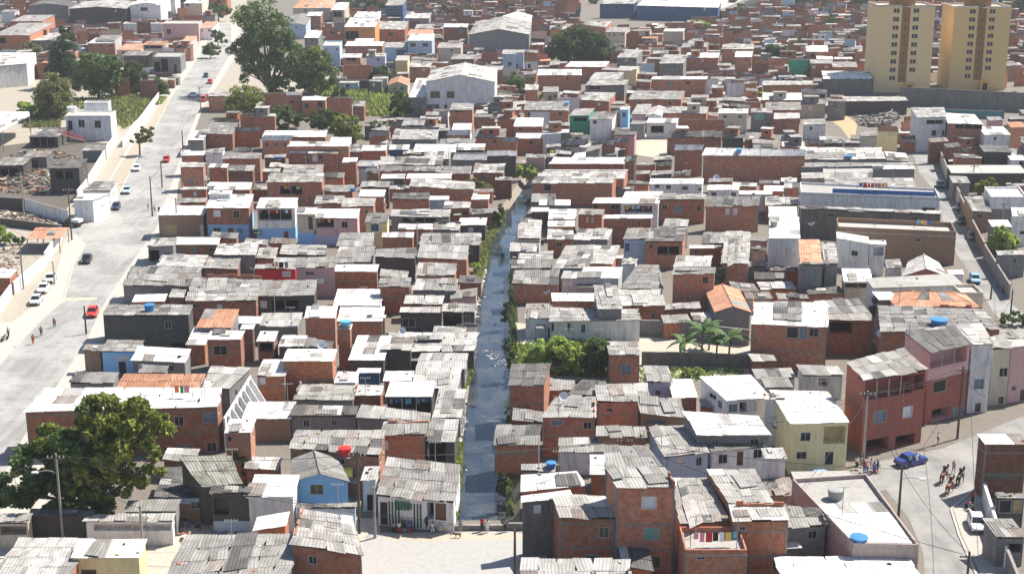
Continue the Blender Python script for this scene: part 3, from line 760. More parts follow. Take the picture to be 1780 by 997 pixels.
parse(890, 250, '''
130 692 275 202/215 3.8 B l ; brick house with pillars and a long white front roof by the canal ; op=k:245,300,50,50
188 772 240 180 4.8 B l ; brick house with a broad low gable behind the pillared one ; gs=.7 nowin
255 772 140 95 4.8 B w ; long brick house with a snow white roof at the canal's far end ; nowin
765 845 125 85 6 Bd a ; dark brick end house right of the snow white roof ; op=W:905,180,30,30
1112 1310 44 6 6.4 B w ; left half of the long brick block of flats ; nowin
1310 2020 82/88 28/42 6 B w ; right half of the long brick block with an unpainted blind wall ; nowin
740 1010 415 330 5 W w ; white house with an open veranda of washing near the red block ; op=ol:870,450,190,46
550 742 412 372 4 B w ; low white roofed house left of the open veranda ; op=o:570,430,40,30 op=k:710,430,60,40
625 962 516 490 3.4 B w ; brick house with one hole under the white veranda house ; op=k:875,550,20,24
1008 1328 388 352 5 B a ; red brick two storey block with three windows ; op=k:1050,436,34,36 op=b:1142,450,46,50 op=k:1286,445,32,40
1328 1702 432 366 4.8 B a ; red brick block with white open shutters ; op=s:1482,465,30,44 op=k:1505,465,22,44 op=s:1535,465,30,44
940 1312 278 240 4.4 W w ; flat white building with a row of dark windows ; op=w:1000,292,34,26 op=w:1076,298,34,30 op=w:1190,304,40,26 op=w:1292,312,24,22
1340 1560 320 285 3.8 W w ; messy white roofed workshop right of the flat white building ; nowin
1560 1790 350 325 3.8 W w ; low cluttered white workshop before the blind wall ;
185 402 426 386 2.9 G w ; bright roofed shack left of the shuttered brick hut ; nowin
130 300 402 346 3 G a ; grey angled shack at the canal edge below the pillared house ; nowin
250 442 522 450 3.2 W w ; very white roof left of the shuttered brick hut ; nowin
245 432 572 532 3 B w ; brick house under the very white roof ; nowin
130 252 470 440 3 Bd w ; dark brick canal shack with white roof edge ; op=k:145,490,30,40
450 622 492 455 4.2 Bo a ; orange brick hut with white shutters ; op=s:518,524,18,42 op=k:536,522,18,42 op=s:553,524,14,42
40 196 656 525 3.2 C l ; steep pale roof shack on the right canal bank ; nowin
-20 192 745 688 2.8 G l ; pale roof shack at the water below the steep pale roof ; nowin
240 422 662 590 3.2 Bo l ; shack with a bright orange sunlit side ; nowin
410 662 662 590 2.8 G l ; patched grey shack right of the orange sunlit side ; nowin
282 492 858 705 3.2 G a ; tall plain grey roof in the canal block ; nowin
492 692 832 702 3.2 W l ; spotted white roof right of the tall plain grey roof ; nowin
40 282 798 745 2.8 G a ; sagging grey roof by the water ; nowin
-10 270 862 800 2.8 G a ; flat grey roof by the water ; nowin
0 322 968 870 3.2 B a ; broad grey roofed canal house with a brick end ; nowin
762 932 662 585 5 L a ; pale blue and white house with a blue door ; op=u:793,710,34,56 op=s:835,705,50,56
910 1178 678 580 5 B d ; dark roofed brick house with an open balcony ; op=k:957,705,28,40 op=o:1075,735,150,60
1036 1206 572 520 4.4 G l ; small grey roofed house with a roof hole behind the balcony house ; nowin
1300 1482 692 610 4 B a ; grey roofed house left of the patched ladder roof ; nowin
1215 1442 722 700 3.2 Bo w ; low orange brick yard house with a dark doorway ; op=kl:1270,735,30,40
1436 1628 830 605 4.5 W l ; long patched pale roof that runs away uphill ; nowin
1100 1396 897 850 6.9 B a ; tall brick house with grey roof beside the grass plot ; op=k:1330,935,40,50
1110 1365 850 775 7.2 G l ; pale flat roofed block with a chimney behind the tall brick house ; nowin
332 736 928 848 3.2 W w ; long bright shack right of the broad canal house ; nowin
740 1042 1000 840 3.6 G a ; grey roof that fans out left of the tall brick house ; nowin bx=860/1010
752 852 835 795 3.4 W l ; white cubicle below the pale blue house ; nowin
560 760 790 770 2.8 G w ; small whitewashed lean house ; nowin
''')
parse(1330, 250, '''
242 830 112 30 4.2 G l ; long pale shed behind the white terrace building ; nowin
245 1020 165/152 132 4 G a ; long low grey shed behind the white terrace building ; nowin
400 745 200 150 3.8 W c ; pale slab house with a small hatch behind the terrace ; nowin
745 1035 175 150 4.4 G w ; grey end house on the upper right street ; nowin
250 710 240 200 3.6 C l ; beige roofed shack just behind the white terrace building ; nowin
415 1040 300 240 4.2 C a ; beige sheet roof right behind the blue parapet ; nowin
245 1200 350/385 280/325 6.5 W c ; long white building with a blue parapet strip and one dark vent ; fl op=k:1125,450,90,26 nowin
240 1215 450/492 432/470 3.6 M l ; long dark grey wall house before the blue parapet building ; nowin
500 1312 605/640 540/575 5.4 N c ; long brown rendered hall with a cluttered brick roof court ; fl nowin par=.9
495 722 655/690 606/640 5.4 W w ; small white house with one square window ; op=w:615,752,46,36
722 836 695 665 4 W w ; white awning house beside the small white house ; op=o:780,740,70,60
945 1258 912/915 810/815 3.6 R l ; dark red gabled house in the right block ; gf=1.4 nowin bx=985/1190
238 392 820 660 4.2 W t ; terracotta roof beside the tall white house ; nowin
25 242 655 505 7.4 W w ; tall white house with a white roof ; low=W:4 op=K:12,560,14,60 nowin
22 222 505 432 8 W w ; white upper block on the tall white house ; op=K:8,470,12,40 nowin
232 402 835 800 4.6 G a ; grey block house below the terracotta roof ; op=b:318,890,70,60
405 505 830 690 4 W l ; white narrow passage house right of the terracotta roof ; nowin
540 742 952 860 4.2 C w ; cream roofed house with a dark front ; op=o:640,975,180,30
742 1370 995/975 930/895 4 W c ; long concrete slab roof at the right block's lower edge ; nowin
840 945 860 800 4 W a ; messy white house left of the dark red gable ; 
1260 1370 900 870 3 W w ; white corner house below the brown hall ; nowin
130 240 305 270 4.6 B w ; small brick box before the white terrace building ; nowin
-10 130 330 290 4 W w ; white clutter roof left of the small brick box ; nowin
0 232 425 372 3.6 B l ; fluted white roof left of the white terrace building ; nowin
1505 1700 62 12 5.5 D d ; dark house at the top right of the right street ; nowin
1690 1800 115 80 5.5 W w ; white roofed house at the right edge above the walls ; op=o:1770,150,50,60
1280 1800 205 150 3.4 D c ; long dark wall house across the right street ; nowin
1552 1800 382 312 6 W w ; flat white house with a low parapet at the right edge ; fl nowin low=G:4
1700 1820 500 440 6 W w ; white house at the right edge beside the round green tree ; op=k:1770,610,40,24 bx=1690/1800
1425 1560 470 365 4.2 N a ; rubble roofed house on the right street ; 
1290 1415 275 225 3.6 G l ; pale tin house on the right street ; nowin
1560 1700 575 525 3.6 G w ; small pale roof shack right of the street by the round tree ; nowin
1600 1800 770 740 4 G l ; grey courtyard house below the round green tree ;
''')
parse(0, 500, '''
1268 1766 98 -62 3.6 B a ; long brick house under a wide grey roof with a small white window ; op=s:1510,132,36,36 op=k:1350,125,50,24
1160 1266 72 18 3 B l ; brick lean house left of the wide grey roof ; nowin
700 1302 197 120 5.2 D a ; two storey black plank house by the road ; op=k:1155,255,46,54 op=o:1230,405,110,50
1275 1412 396 285 4.4 B w ; brick house with a white terrace beside the black plank house ; nowin
1415 1658 362 300 4.8 B w ; brick block with one big dark window ; op=k:1515,430,96,66
1345 1592 278 148 4.2 W t ; terracotta striped roof behind the white terrace ; nowin
565 692 435 395 2.8 N a ; small wooden kiosk under the awning by the road ; nowin
692 950 444 366 3.4 S a ; sky blue shack with a white awning by the road ; op=s:840,485,96,30 op=k:842,545,54,80
898 1275 500/520 402/425 2.8 G w ; white sheet roof shack right of the sky blue shack ; nowin
950 1140 590 540 2.4 G a ; rubble covered hut below the white sheet roof ; nowin
470 782 662 585 2.8 G a ; grey roof hut at the kerb behind the big tree ; nowin
800 1405 688 594 3.6 W t ; long terracotta striped roof behind the big tree ; nowin
1390 1580 690/705 545/562 3.4 G a ; grey corrugated roof beside the white buttressed wall ; nowin bx=1450/1730
160 1500 860/822 690/690 6 B w ; wide brick house with a white terrace roof behind the big tree ; op=k:1230,915,68,66 op=b:1450,890,110,70 op=b:1275,1097,100,44 op=k:1455,1080,70,36 bx=320/1530
1650 1742 288 255 4.2 Bd w ; dark brick pier house near the big dark window ; nowin
1590 1790 250 200 3.4 G w ; junk topped white shack near the big dark window ; nowin
''')
parse(445, 500, '''
10 405 60 -45 3.2 D a ; grey roofed shack with a dark long front ; op=s:50,115,50,50 op=o:200,120,180,70
0 290 268 175 2.8 G l ; patched pale roof left of the brick cube with white top ; nowin
165 285 272 240 2.7 B w ; low brick wedge left of the brick cube ; nowin
330 548 212 130 4.5 B w ; brick cube with a white top and grey strip ; nowin
555 872 235 132 3.2 W w ; broad white slab roof right of the brick cube ; nowin
530 862 128 12 2.9 W w ; white roof under the plain orange brick wall ; nowin
845 1060 0 -65 4.5 B a ; rounded brick house topped with junk ; nowin
1072 1380 22 -58 3.4 G a ; grey walled house near the litter bank ; nowin
1015 1285 120 62 2.8 Bd l ; wavy white sheet roof near the litter bank ; nowin
1275 1505 172 110 3.6 D l ; dark open canal house under wavy sheets ; op=o:1350,225,120,80 op=v:1450,230,50,90
985 1278 182 140 3.4 D a ; dark shack with one brick panel ; op=k:1050,240,90,60
750 892 212 190 3.2 G w ; grey box house right of the broad white slab ; nowin
555 652 292 255 3.2 Bo w ; small orange brick box under a blue tank ; nowin
632 882 502 330 3.3 W w ; tall white sunlit roof left of the dark cube ; nowin
870 1505 450/445 312 2.8 W l ; widest pale patchwork roof beside the canal ; nowin
1205 1510 345 268 2.7 G l ; ragged pale strip roof at the water ; nowin
1100 1282 368 335 3.6 D d ; dark cube shack open on the patchwork roof ; op=o:1230,410,90,70
860 1068 432 395 3.8 D l ; dark shed casting a shadow on the tall white roof ; op=k:885,500,30,60
180 532 508 425 4.4 Bo w ; vivid red brick wall house with a white roof ; nowin
0 202 614 495 4.2 Bo w ; red brick house with a pale window and sunlit wall ; op=s:35,640,60,44
150 328 416 335 3 D l ; pale grey roof left below the brick cube ; nowin
0 126 372 300 3.4 Bd w ; dark brick porch house with a white top ; op=o:70,410,90,60
535 688 657 578 2.9 W w ; white box beside the blue wall ; nowin
690 852 588 555 2.8 U w ; shack with a deep blue wall ; nowin
1100 1442 562 455 2.7 G l ; pale ragged roof below the dark cube ; nowin
870 1102 642 575 2.9 W w ; white fluted roof in the lower canal rows ; nowin
888 1212 752 648 3.4 D w ; white roofed house with a black open front ; op=ol:1050,825,300,130
1060 1388 705 552 2.7 G l ; steep ragged grey roof by the canal ; nowin
1212 1412 905 702 2.5 G l ; narrow striped roof falling to the canal ; nowin
255 672 778 668 2.9 G a ; corrugated roof below the vivid red brick wall ; nowin
662 862 742 672 2.7 W l ; junk covered roof left of the black open front ; nowin
230 692 888 810 3.2 G d ; dark weathered roof above the fluted roofs ; nowin
690 1192 900/935 812/868 3.4 G a ; long grey roof right of the dark weathered roof ; nowin
-100 242 905 785 3 N w ; sunlit bare slab below the red brick house ; nowin
''')
parse(0, 747, '''
-60 480 1012 750 4.2 W l ; wide pale roof at the bottom left corner ; nowin vp=890
482 962 886 752 4.4 Y w ; yellow walled house with corrugated white roof at the bottom edge ; op=d:610,975,110,40 nowin
752 892 900 880 3.6 S w ; bright blue walled room at the bottom edge ; op=k:805,965,80,40
1090 1990 1110/1005 735/722 4 G a ; broad grey corrugated roof at the bottom edge ; nowin vp=890
850 1216 572 490 3.2 W a ; grey roofed shed end below the big tree ; nowin
575 1192 637 588 2.7 W l ; long shed with an open dark front and white parapet ; op=o:910,668,530,46
1055 1425 472 255 3.8 L d ; old house with a pale blue front right of the big tree ; op=w:1348,515,74,50 op=d:1265,640,64,80 low=N:2.2
1382 1668 388/375 190/182 4.2 D m ; mossy roofed shack leaning over a dark yard ; nowin bx=1230/1590
1440 1722 442 395 3.4 D d ; dark yard shack with a pale blue foot ; low=L:1.4 op=o:1520,520,100,120
-30 192 648 580 3 C a ; awning roofed house at the left bottom under the tree ; op=o:90,690,190,60
192 640 592 555 3 D d ; dark grey wall house beneath the big tree ; nowin
1540 1728 24 -70 4.8 B w ; brick house at the foot of the white buttressed wall ; op=k:1580,60,30,40
''')
parse(445, 747, '''
225 852 132/192 5 3.4 B a ; wide fluted grey roof behind the sky blue gable house ; nowin
850 1168 40 -50 4.4 B a ; red brick house with one pale window near the canal ; op=s:885,105,50,60
1172 1372 82 -68 3.8 D l ; dark open shed at the canal's grass edge ; op=o:1250,150,110,130
240 645 362 200 4.4 S a ; sky blue gabled house with a shuttered window ; gf=1 op=v:418,408,92,70 bx=245/560
268 690 545 512 2.5 L d ; low dark eaved porch below the sky blue gable ; nowin
-65 262 470/460 310 4.2 W w ; white walled house left of the sky blue gable house ; nowin
825 1368 458/508 192/245 3.5 W a ; big patched grey roof of the green striped shack by the square ; op=k:880,572,56,160 op=g:1008,515,110,72 op=o:1198,555,50,120 op=d:1270,560,80,120
720 830 347 255 3.4 W l ; narrow shack with a black doorway beside the striped shack ; op=k:788,495,54,110
230 738 796/868 556/592 5.6 B a ; brick house with a pale patched roof at the bottom centre ; op=w:390,892,60,56 op=L:500,930,60,60 bx=310/662
''')
parse(890, 500, '''
85 256 216 112 3.2 W a ; grey end roof of the whitewashed long shed ; nowin
256 888 236/228 142/150 3.2 W l ; whitewashed long shed above the grass plot ; op=k:275,270,30,60 op=k:390,270,20,60 op=k:490,280,30,60
275 586 96 38 3.2 B w ; low brick house with a very white roof above the long shed ; nowin
588 762 152 -10 3.6 G a ; grey walled house above the long shed ; nowin
750 1062 128 22 3.2 B l ; brick house with a pale crooked roof above the grey yard wall ; op=k:970,195,30,40
1395 1646 172 15 3.8 G t ; terracotta gabled house by the banana plants ; gf=1 nowin
665 886 470 376 4.8 B a ; little brick tower with a blue window on the grass plot ; op=b:785,560,70,66
-25 226 674 528 4.4 B d ; dark roofed brick house on the right canal bank ; nowin bx=-5/270
375 642 744 642 3.2 W d ; dark panel roof with a white strip ; nowin bx=480/648
585 877 792 680 4.4 B a ; brick house with one slit window in the lower right rows ; op=k:670,840,44,24
650 950 752 665 3.8 G l ; pale fluted roof behind the slit window house ; nowin
930 1106 656 546 3.8 P a ; lilac walled hut with one square window ; op=k:1003,722,38,36
1105 1280 760 630 2.8 W w ; messy white yard roof right of the lilac hut ; nowin
1475 1788 782/760 615/600 4.4 W w ; brilliant white roof house with a columned balcony ; op=b:1520,825,60,54 op=o:1590,820,50,70 op=s:1660,815,50,60 op=K:1380,730,50,60 op=B:1430,800,30,50 bx=1285/1640
880 1196 862/892 760/765 3.2 N a ; tan walled house with a fluted pale roof ; nowin
1270 1785 1015 850/885 3.6 W w ; large blank white roof slanting to the right ; nowin bx=1170/1690
200 580 897 752 3.8 B a ; dark brick house with a half white roof by the canal ; op=b:310,925,80,40 op=k:520,945,60,50 bx=300/580
-130 192 112/112 0/0 3.8 B a ; placeholder
''')
HOUSES.pop()
parse(890, 747, '''
-130 192 112 -32 3.8 B a ; canal bank brick house with a grey and white roof ; nowin
325 642 162 60 3.2 W a ; grey roof house with a white wall and brick corner ; nowin
582 932 52 -18 4 B a ; dark red brick house behind the tilted pole ; nowin
640 1042 262 118 6 G a ; patched grey roof behind the tall brick block ; nowin bx=630/930
715 1135 403 256 9.6 B a ; tall three storey brick block at the bottom ; op=s:942,498,104,84 op=g:960,712,110,84 op=v:970,907,104,84 bx=638/1052
325 722 616 456 6 B a ; lower brick block left of the tall brick block ; op=v:632,702,72,76 op=t:550,870,90,30 bx=270/640
60 520 428/388 312/285 3.2 W w ; upper of two white stacked sheet roofs by the canal mouth ; nowin bx=60/445
65 420 505/468 458/415 3.4 M w ; lower of two white stacked sheet roofs by the canal mouth ; nowin bx=60/400
60 300 288 240 2.8 G l ; pale roof above the two white stacked roofs ; nowin
535 668 312 172 2.8 W w ; leaning white sheet beside the patched grey roof ; nowin bx=535/630
1150 1500 660/635 335 7 B a ; large corrugated grey roof above the washing terrace ; nowin bx=1095/1345
1190 1616 862 700 5 B c ; brick house with a washing terrace at the bottom ; fl nowin par=.5 op=k:1300,875,60,30 vp=890
1500 1800 516/508 280 6.6 B a ; ridged grey roof with clear sheets behind the lower right brick house ; nowin bx=1330/1672
1520 1915 640/632 520 6.6 B l ; lower right brick house with a bright roof edge ; op=k:1585,675,44,30 op=w:1830,920,80,90 bx=1482/1865
1045 1362 197/162 -5/-32 3.8 L a ; pale blue house with washing and a steep grey roof ; op=s:1165,215,60,40 op=k:1285,215,40,60 bx=935/1240
1370 1742 152/126 25/-5 3.8 W d ; white house with two dark windows and a brown door ; op=k:1450,198,62,62 op=d:1568,195,46,100 op=w:1690,160,60,64 bx=1275/1690
60 832 1062 895 3.6 G l ; fluted pale roof at the bottom edge by the tall brick block ; nowin vp=890
''')
parse(1330, 500, '''
-95 437 252/278 102 6.6 B w ; brick house with a broad white roof right of the banana plants ; op=k:188,308,80,76 op=b:262,312,56,84 op=k:335,308,66,60 nowin bx=-95/425
430 762 232 98/78 4.6 B a ; grey roofed brick house behind the broad white roof ; op=o:525,275,160,80
780 918 86 30 6 G w ; small white canopy by the black tanks ; nowin
900 1490 135/150 32/50 6 C t ; wide terracotta hipped roof in the right block ; hip=1.5 nowin
790 1622 312/292 128/150 7.4 W a ; very wide grey corrugated roof carrying a blue pool tank ; nowin bx=775/1490
1345 1500 55 -2 5.5 C c ; cream corner block on the right street ; fl nowin
1135 1422 456/392 310/266 9.8 K d ; pink three storey house with an open top veranda ; op=q:1260,475,250,110 op=k:1200,675,90,80 low=R:6 op=o:1210,885,130,120 op=b:1345,870,110,110 bx=950/1300
1420 1578 398/392 268/258 9.6 W l ; white three storey house beside the pink veranda house ; op=b:1470,660,70,70 op=d:1460,850,44,120 bx=1300/1490
1562 1702 430/420 345/335 8 C a ; narrow beige house on the lower right street ; op=k:1640,580,60,60 op=d:1620,800,40,110 bx=1500/1640
1690 1900 415/395 360 8 K c ; salmon pink house at the right edge ; op=k:1710,690,30,30 op=d:1770,740,40,90 bx=1650/1840
685 1120 650/575 512/422 9.6 R a ; red three storey house with an open railed top floor ; op=q:850,685,330,125 op=q:1065,645,90,105 op=b:790,885,84,80 op=s:980,852,66,76 op=o:770,1110,150,150 op=o:960,1075,130,130 bx=552/952
1512 1742 355 298 6 G a ; low grey roof right of the wide corrugated roof ; nowin
0 192 692 625 3.2 G a ; grey roof between the white balcony house and the pink block ; nowin
255 545 610 540 3.4 W a ; grey roof over an unfinished white walled yard ; nowin op=o:400,650,60,50
170 585 942/932 706/716 6.4 Y w ; pale yellow house under a slanted white roof ; op=w:278,1022,70,60 op=q:478,1010,150,120 op=k:250,1150,70,50 op=k:440,1170,60,90 bx=28/430
0 150 770 735 3.4 W l ; small white yard house left of the yellow house ; nowin
''')
parse(1330, 747, '''
200 600 345/330 292/285 2.6 G c ; garage with a black opening under the yellow house ; op=o:495,250,150,130 op=b:300,270,120,120 nowin
605 1056 812/822 365/332 4.6 Q c ; flat roofed pink corner building with white sheets on top ; fl sheet=w nowin bx=185/695
160 1150 1150 872 3.4 G w ; white patched roof at the bottom right of centre ; nowin vp=890
60 432 690/662 525/535 3.8 G a ; grey roof wedge left of the pink corner building ; nowin
1512 1820 102 30 6.6 Bd w ; dark unpainted brick house at the right edge ; nowin
1600 1800 478 440 3.4 D a ; dark yard room with a yellow panel ; nowin op=y:1740,525,70,90 op=k:1650,525,90,90
1590 1800 750 615 3.2 G a ; low grey roof behind the diagonal white wall ; nowin op=o:1720,810,90,60 vp=890
0 155 205 130 3.6 W l ; white lean yard room left of the garage ; nowin
''')
def conflict_check():
    """walls reach down to behind the roof in front, and no house stands inside the one in front of it"""
    for H in HOUSES: H['ytop'] = (H['c'][2][1] + H['c'][3][1]) / 2; H['yfr'] = (H['c'][0][1] + H['c'][1][1]) / 2
    HOUSES.sort(key=lambda H: -H['yfr'])
    for i, B in enumerate(HOUSES):
        bx0, bx1 = B['c'][0][0], B['c'][1][0]; hi = 99.; need = 0.
        over = [A for A in HOUSES[:i] if A['ytop'] - B['yfr'] > -1]
        for A in over:
            ax0, ax1 = min(A['c'][0][0], A['c'][3][0]), max(A['c'][1][0], A['c'][2][0])
            if min(ax1, bx1) - max(ax0, bx0) < .3 * min(bx1 - bx0, ax1 - ax0): continue
            v = A['ytop'] - B['yfr']
            if v >= 2: hi = min(hi, A['h'] + v * (HC - A['h']) / (A['ytop'] - YH) - .15)
        for t in (.1, .3, .5, .7, .9):
            x = bx0 + (bx1 - bx0) * t
            vs = [(A['ytop'] - B['yfr'], A) for A in over if min(A['c'][0][0], A['c'][3][0]) < x < max(A['c'][1][0], A['c'][2][0])]
            if vs:
                if B['yfr'] < 250: continue
                v, A = min(vs, key=lambda q: q[0]); nd = v * HC / (A['ytop'] - YH) + .25
                if nd < 6.5: need = max(need, nd)
        B['h'] = max(2.3, min(max(B['h'], need), hi))
conflict_check()
# ================================================================ ground, canal, roads
WZ = -1.3
CL = [(786, 922), (795, 860), (806, 780), (815, 700), (823, 640), (827, 575), (831, 518), (840, 470), (851, 436), (861, 400), (884, 368), (905, 338), (921, 312), (940, 285)]
CR = [(882, 922), (886, 860), (889, 800), (890, 740), (889, 690), (887, 640), (886, 580), (884, 520), (884, 466), (890, 430), (899, 395), (916, 362), (928, 338), (940, 312), (956, 285)]
wl = [P(x, y, WZ) for x, y in CL]; wr = [P(x, y, WZ) for x, y in CR]
tl = [Vector((p.x - 1.1 - .5 * random.random(), p.y, 0)) for p in wl]; tr = [Vector((p.x + 1.1 + .5 * random.random(), p.y, 0)) for p in wr]
dirt = plaster_mat('shaded_alley_earth', (.17, .15, .125), .8, (.09, .078, .065)); pale = plaster_mat('pale_dirt', (.42, .375, .31), .8, (.24, .20, .15))  # base earth is coloured dark to carry the shade of the alleys
def road_mat(k=1.0):
    m, nt, b = _mat('worn_asphalt'); uv, geo, rnd = coords(nt)
    mp = N(nt, 'ShaderNodeMapping'); mp.inputs['Rotation'].default_value = (0, 0, -.12); mp.inputs['Scale'].default_value = (.55, .045, 1); nt.links.new(geo, mp.inputs[0])
    c = ramp(nt, noise(nt, mp.outputs[0], 1, 5, .7), [(.3, (.15, .147, .14)), (.62, (.235, .23, .22))])
    c = mix(nt, ramp(nt, noise(nt, geo, .09, 4, .7), [(.42, (0, 0, 0)), (.6, (.75, .75, .75))]), c, (.31, .30, .28))
    c = mix(nt, ramp(nt, noise(nt, geo, .5, 5, .75), [(.56, (0, 0, 0)), (.72, (.6, .6, .6))]), c, (.125, .12, .115))
    vo = N(nt, 'ShaderNodeTexVoronoi', feature='DISTANCE_TO_EDGE'); vo.inputs['Scale'].default_value = .11; nt.links.new(geo, vo.inputs['Vector'])
    c = mix(nt, ramp(nt, vo.outputs['Distance'], [(.0, (.22, .22, .22)), (.012, (0, 0, 0))]), c, (.10, .098, .095))
    kv = N(nt, 'ShaderNodeValue'); kv.outputs[0].default_value = k; c = vscale(nt, c, kv.outputs[0]); nt.links.new(c, b.inputs['Base Color']); return m
asph = road_mat(); asph_pale = road_mat(1.22)
pave = plaster_mat('pale_pavement', (.44, .415, .375), .7, (.33, .28, .21))
sand = plaster_mat('sandy_verge', (.42, .365, .285), .7, (.30, .26, .2))
earth = plaster_mat('orange_earth', (.46, .30, .17), .6, (.30, .2, .13))
def sheet(name, pts, mat, kind='structure', z=None, label=None):
    mb = MB(); mb.face(pts, mat, [(p[0], p[1]) for p in pts]); o = mb.build(name); tag(o, kind=kind)
    bm = bmesh.new(); bm.from_mesh(o.data); bmesh.ops.triangulate(bm, faces=bm.faces); bmesh.ops.recalc_face_normals(bm, faces=bm.faces)
    if sum(f.normal.z for f in bm.faces) < 0: bmesh.ops.reverse_faces(bm, faces=bm.faces)
    bm.to_mesh(o.data); bm.free(); return o
B0, B1, BX = -300.0, 5200.0, 2600.0
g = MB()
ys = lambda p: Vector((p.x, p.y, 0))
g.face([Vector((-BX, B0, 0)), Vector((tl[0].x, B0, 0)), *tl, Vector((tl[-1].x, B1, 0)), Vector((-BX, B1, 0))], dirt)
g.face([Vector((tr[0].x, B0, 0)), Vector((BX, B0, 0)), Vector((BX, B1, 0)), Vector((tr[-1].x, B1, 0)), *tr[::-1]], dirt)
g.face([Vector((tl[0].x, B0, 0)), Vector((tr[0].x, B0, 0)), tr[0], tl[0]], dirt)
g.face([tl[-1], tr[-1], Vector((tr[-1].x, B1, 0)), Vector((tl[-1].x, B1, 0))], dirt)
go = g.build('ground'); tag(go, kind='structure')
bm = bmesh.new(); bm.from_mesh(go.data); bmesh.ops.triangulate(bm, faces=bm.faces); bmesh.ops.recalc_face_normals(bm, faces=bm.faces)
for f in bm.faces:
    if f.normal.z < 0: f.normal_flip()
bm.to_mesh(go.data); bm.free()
bank = plaster_mat('canal_bank_earth', (.24, .21, .17), .8, (.10, .09, .07))
cb = MB()
for A, Bq, C, D in [(tl[i], tl[i + 1], wl[i + 1], wl[i]) for i in range(len(tl) - 1)] + [(wr[i], wr[i + 1], tr[i + 1], tr[i]) for i in range(len(tr) - 1)]:
    lo = [q + Vector((0, 0, -.35)) if abs(q.z) > .5 else q for q in (A, Bq, C, D)]
    cb.face(lo, bank)
cb.face([tl[0], tr[0], wr[0] + Vector((0, 0, -.4)), wl[0] + Vector((0, 0, -.4))], bank)
cb.face([tl[-1], tr[-1], wr[-1] + Vector((0, 0, -.4)), wl[-1] + Vector((0, 0, -.4))], bank)
tag(cb.build('canal_bank'), kind='structure')
mw, nt, b = _mat('murky_water')
uv, geo, rnd = coords(nt)
b.inputs['Base Color'].default_value = (.075, .085, .095, 1); b.inputs['Roughness'].default_value = .06; b.inputs['Specular IOR Level'].default_value = .32
c = ramp(nt, noise(nt, geo, .35, 5, .7), [(.4, (.018, .028, .044)), (.62, (.045, .055, .068))])
scum = ramp(nt, noise(nt, geo, .22, 6, .8), [(.5, (0, 0, 0)), (.68, (.8, .8, .8))]); c = mix(nt, scum, c, (.085, .09, .085))
rr = N(nt, 'ShaderNodeMapRange'); nt.links.new(scum, rr.inputs[0]); rr.inputs[3].default_value = .05; rr.inputs[4].default_value = .45; nt.links.new(rr.outputs[0], b.inputs['Roughness']); nt.links.new(c, b.inputs['Base Color'])
bump(nt, b, noise(nt, geo, 1.6, 3), .08, .05)
xw = lambda p, d: Vector((p.x + d, p.y, WZ))
sheet('canal_water', [xw(p, -.25) for p in wl] + [xw(p, .25) for p in wr[::-1]], mw)
def ground_poly(name, px, mat, z): return sheet(name, [P(x, y, z) for x, y in px], mat)
ground_poly('yard_ground', [(-80, 1000), (-80, 130), (60, 130), (300, 100), (345, 60), (372, -10), (430, -10), (420, 90), (600, 140), (712, 146), (712, 204), (540, 176), (352, 190), (325, 250), (306, 330), (296, 400), (270, 460), (210, 560), (150, 640), (130, 720), (60, 1000)], pale, .002)
ground_poly('bottom_yard', [(60, 1080), (60, 890), (430, 900), (660, 900), (660, 1080)], pale, .002)
ground_poly('plot_ground', [(896, 560), (1062, 580), (1310, 600), (1310, 662), (896, 660)], pale, .002)
ground_poly('pavement_base', [(-60, 1000), (-60, 560), (20, 560), (72, 520), (100, 470), (112, 415), (150, 395), (185, 320), (232, 240), (262, 190), (280, 165), (345, 80), (372, 40), (420, 40), (415, 90), (352, 190), (330, 250), (310, 320), (300, 420), (240, 520), (200, 600), (120, 700), (60, 1000)], pave, .004)
ground_poly('road', [(-60, 900), (-60, 700), (27, 604), (76, 552), (112, 523), (128, 462), (150, 425), (128, 402), (100, 392), (100, 384), (150, 390), (184, 385), (205, 345), (240, 272), (275, 215), (296, 172), (352, 90), (374, 40), (402, 40), (402, 90), (345, 190), (322, 250), (296, 325), (272, 395), (240, 440), (185, 520), (150, 590), (92, 680), (40, 760), (0, 840)], asph_pale, .008)
ground_poly('sandy_verge', [(180, 340), (200, 300), (232, 250), (268, 195), (285, 170), (296, 174), (276, 214), (240, 271), (206, 343), (190, 380)], sand, .012)
ground_poly('square', [(560, 1080), (640, 925), (950, 922), (955, 1080)], plaster_mat('square_concrete', (.41, .40, .385), .6, (.28, .26, .23)), .004)
ground_poly('square_sand', [(660, 936), (690, 926), (800, 925), (940, 928), (900, 938), (760, 940)], sand, .008)
ground_poly('upper_street', [(1582, 262), (1590, 276), (1598, 300), (1632, 340), (1640, 390), (1662, 440), (1692, 482), (1725, 540), (1775, 590), (1800, 560), (1760, 530), (1748, 500), (1700, 420), (1672, 360), (1645, 320), (1630, 276), (1625, 262)], asph, .008)
ground_poly('lower_street', [(1820, 690), (1780, 722), (1640, 778), (1500, 806), (1440, 832), (1380, 850), (1400, 880), (1540, 850), (1580, 900), (1605, 960), (1615, 1100), (1740, 1100), (1705, 1000), (1670, 930), (1655, 884), (1700, 846), (1716, 790), (1820, 740)], asph, .008)
ground_poly('street_corner_pavement', [(1657, 884), (1672, 930), (1706, 1000), (1740, 1100), (1800, 1100), (1756, 990), (1716, 900), (1708, 850), (1702, 849)], pave, .012)
ground_poly('pale_dirt_square', [(1092, 248), (1110, 228), (1165, 230), (1180, 262), (1150, 275), (1095, 268)], sand, .004)  # open patch of pale dirt, sand is its own colour
ground_poly('earth_slope', [(1436, 204), (1470, 200), (1490, 215), (1486, 240), (1475, 240), (1462, 222)], earth, .008)
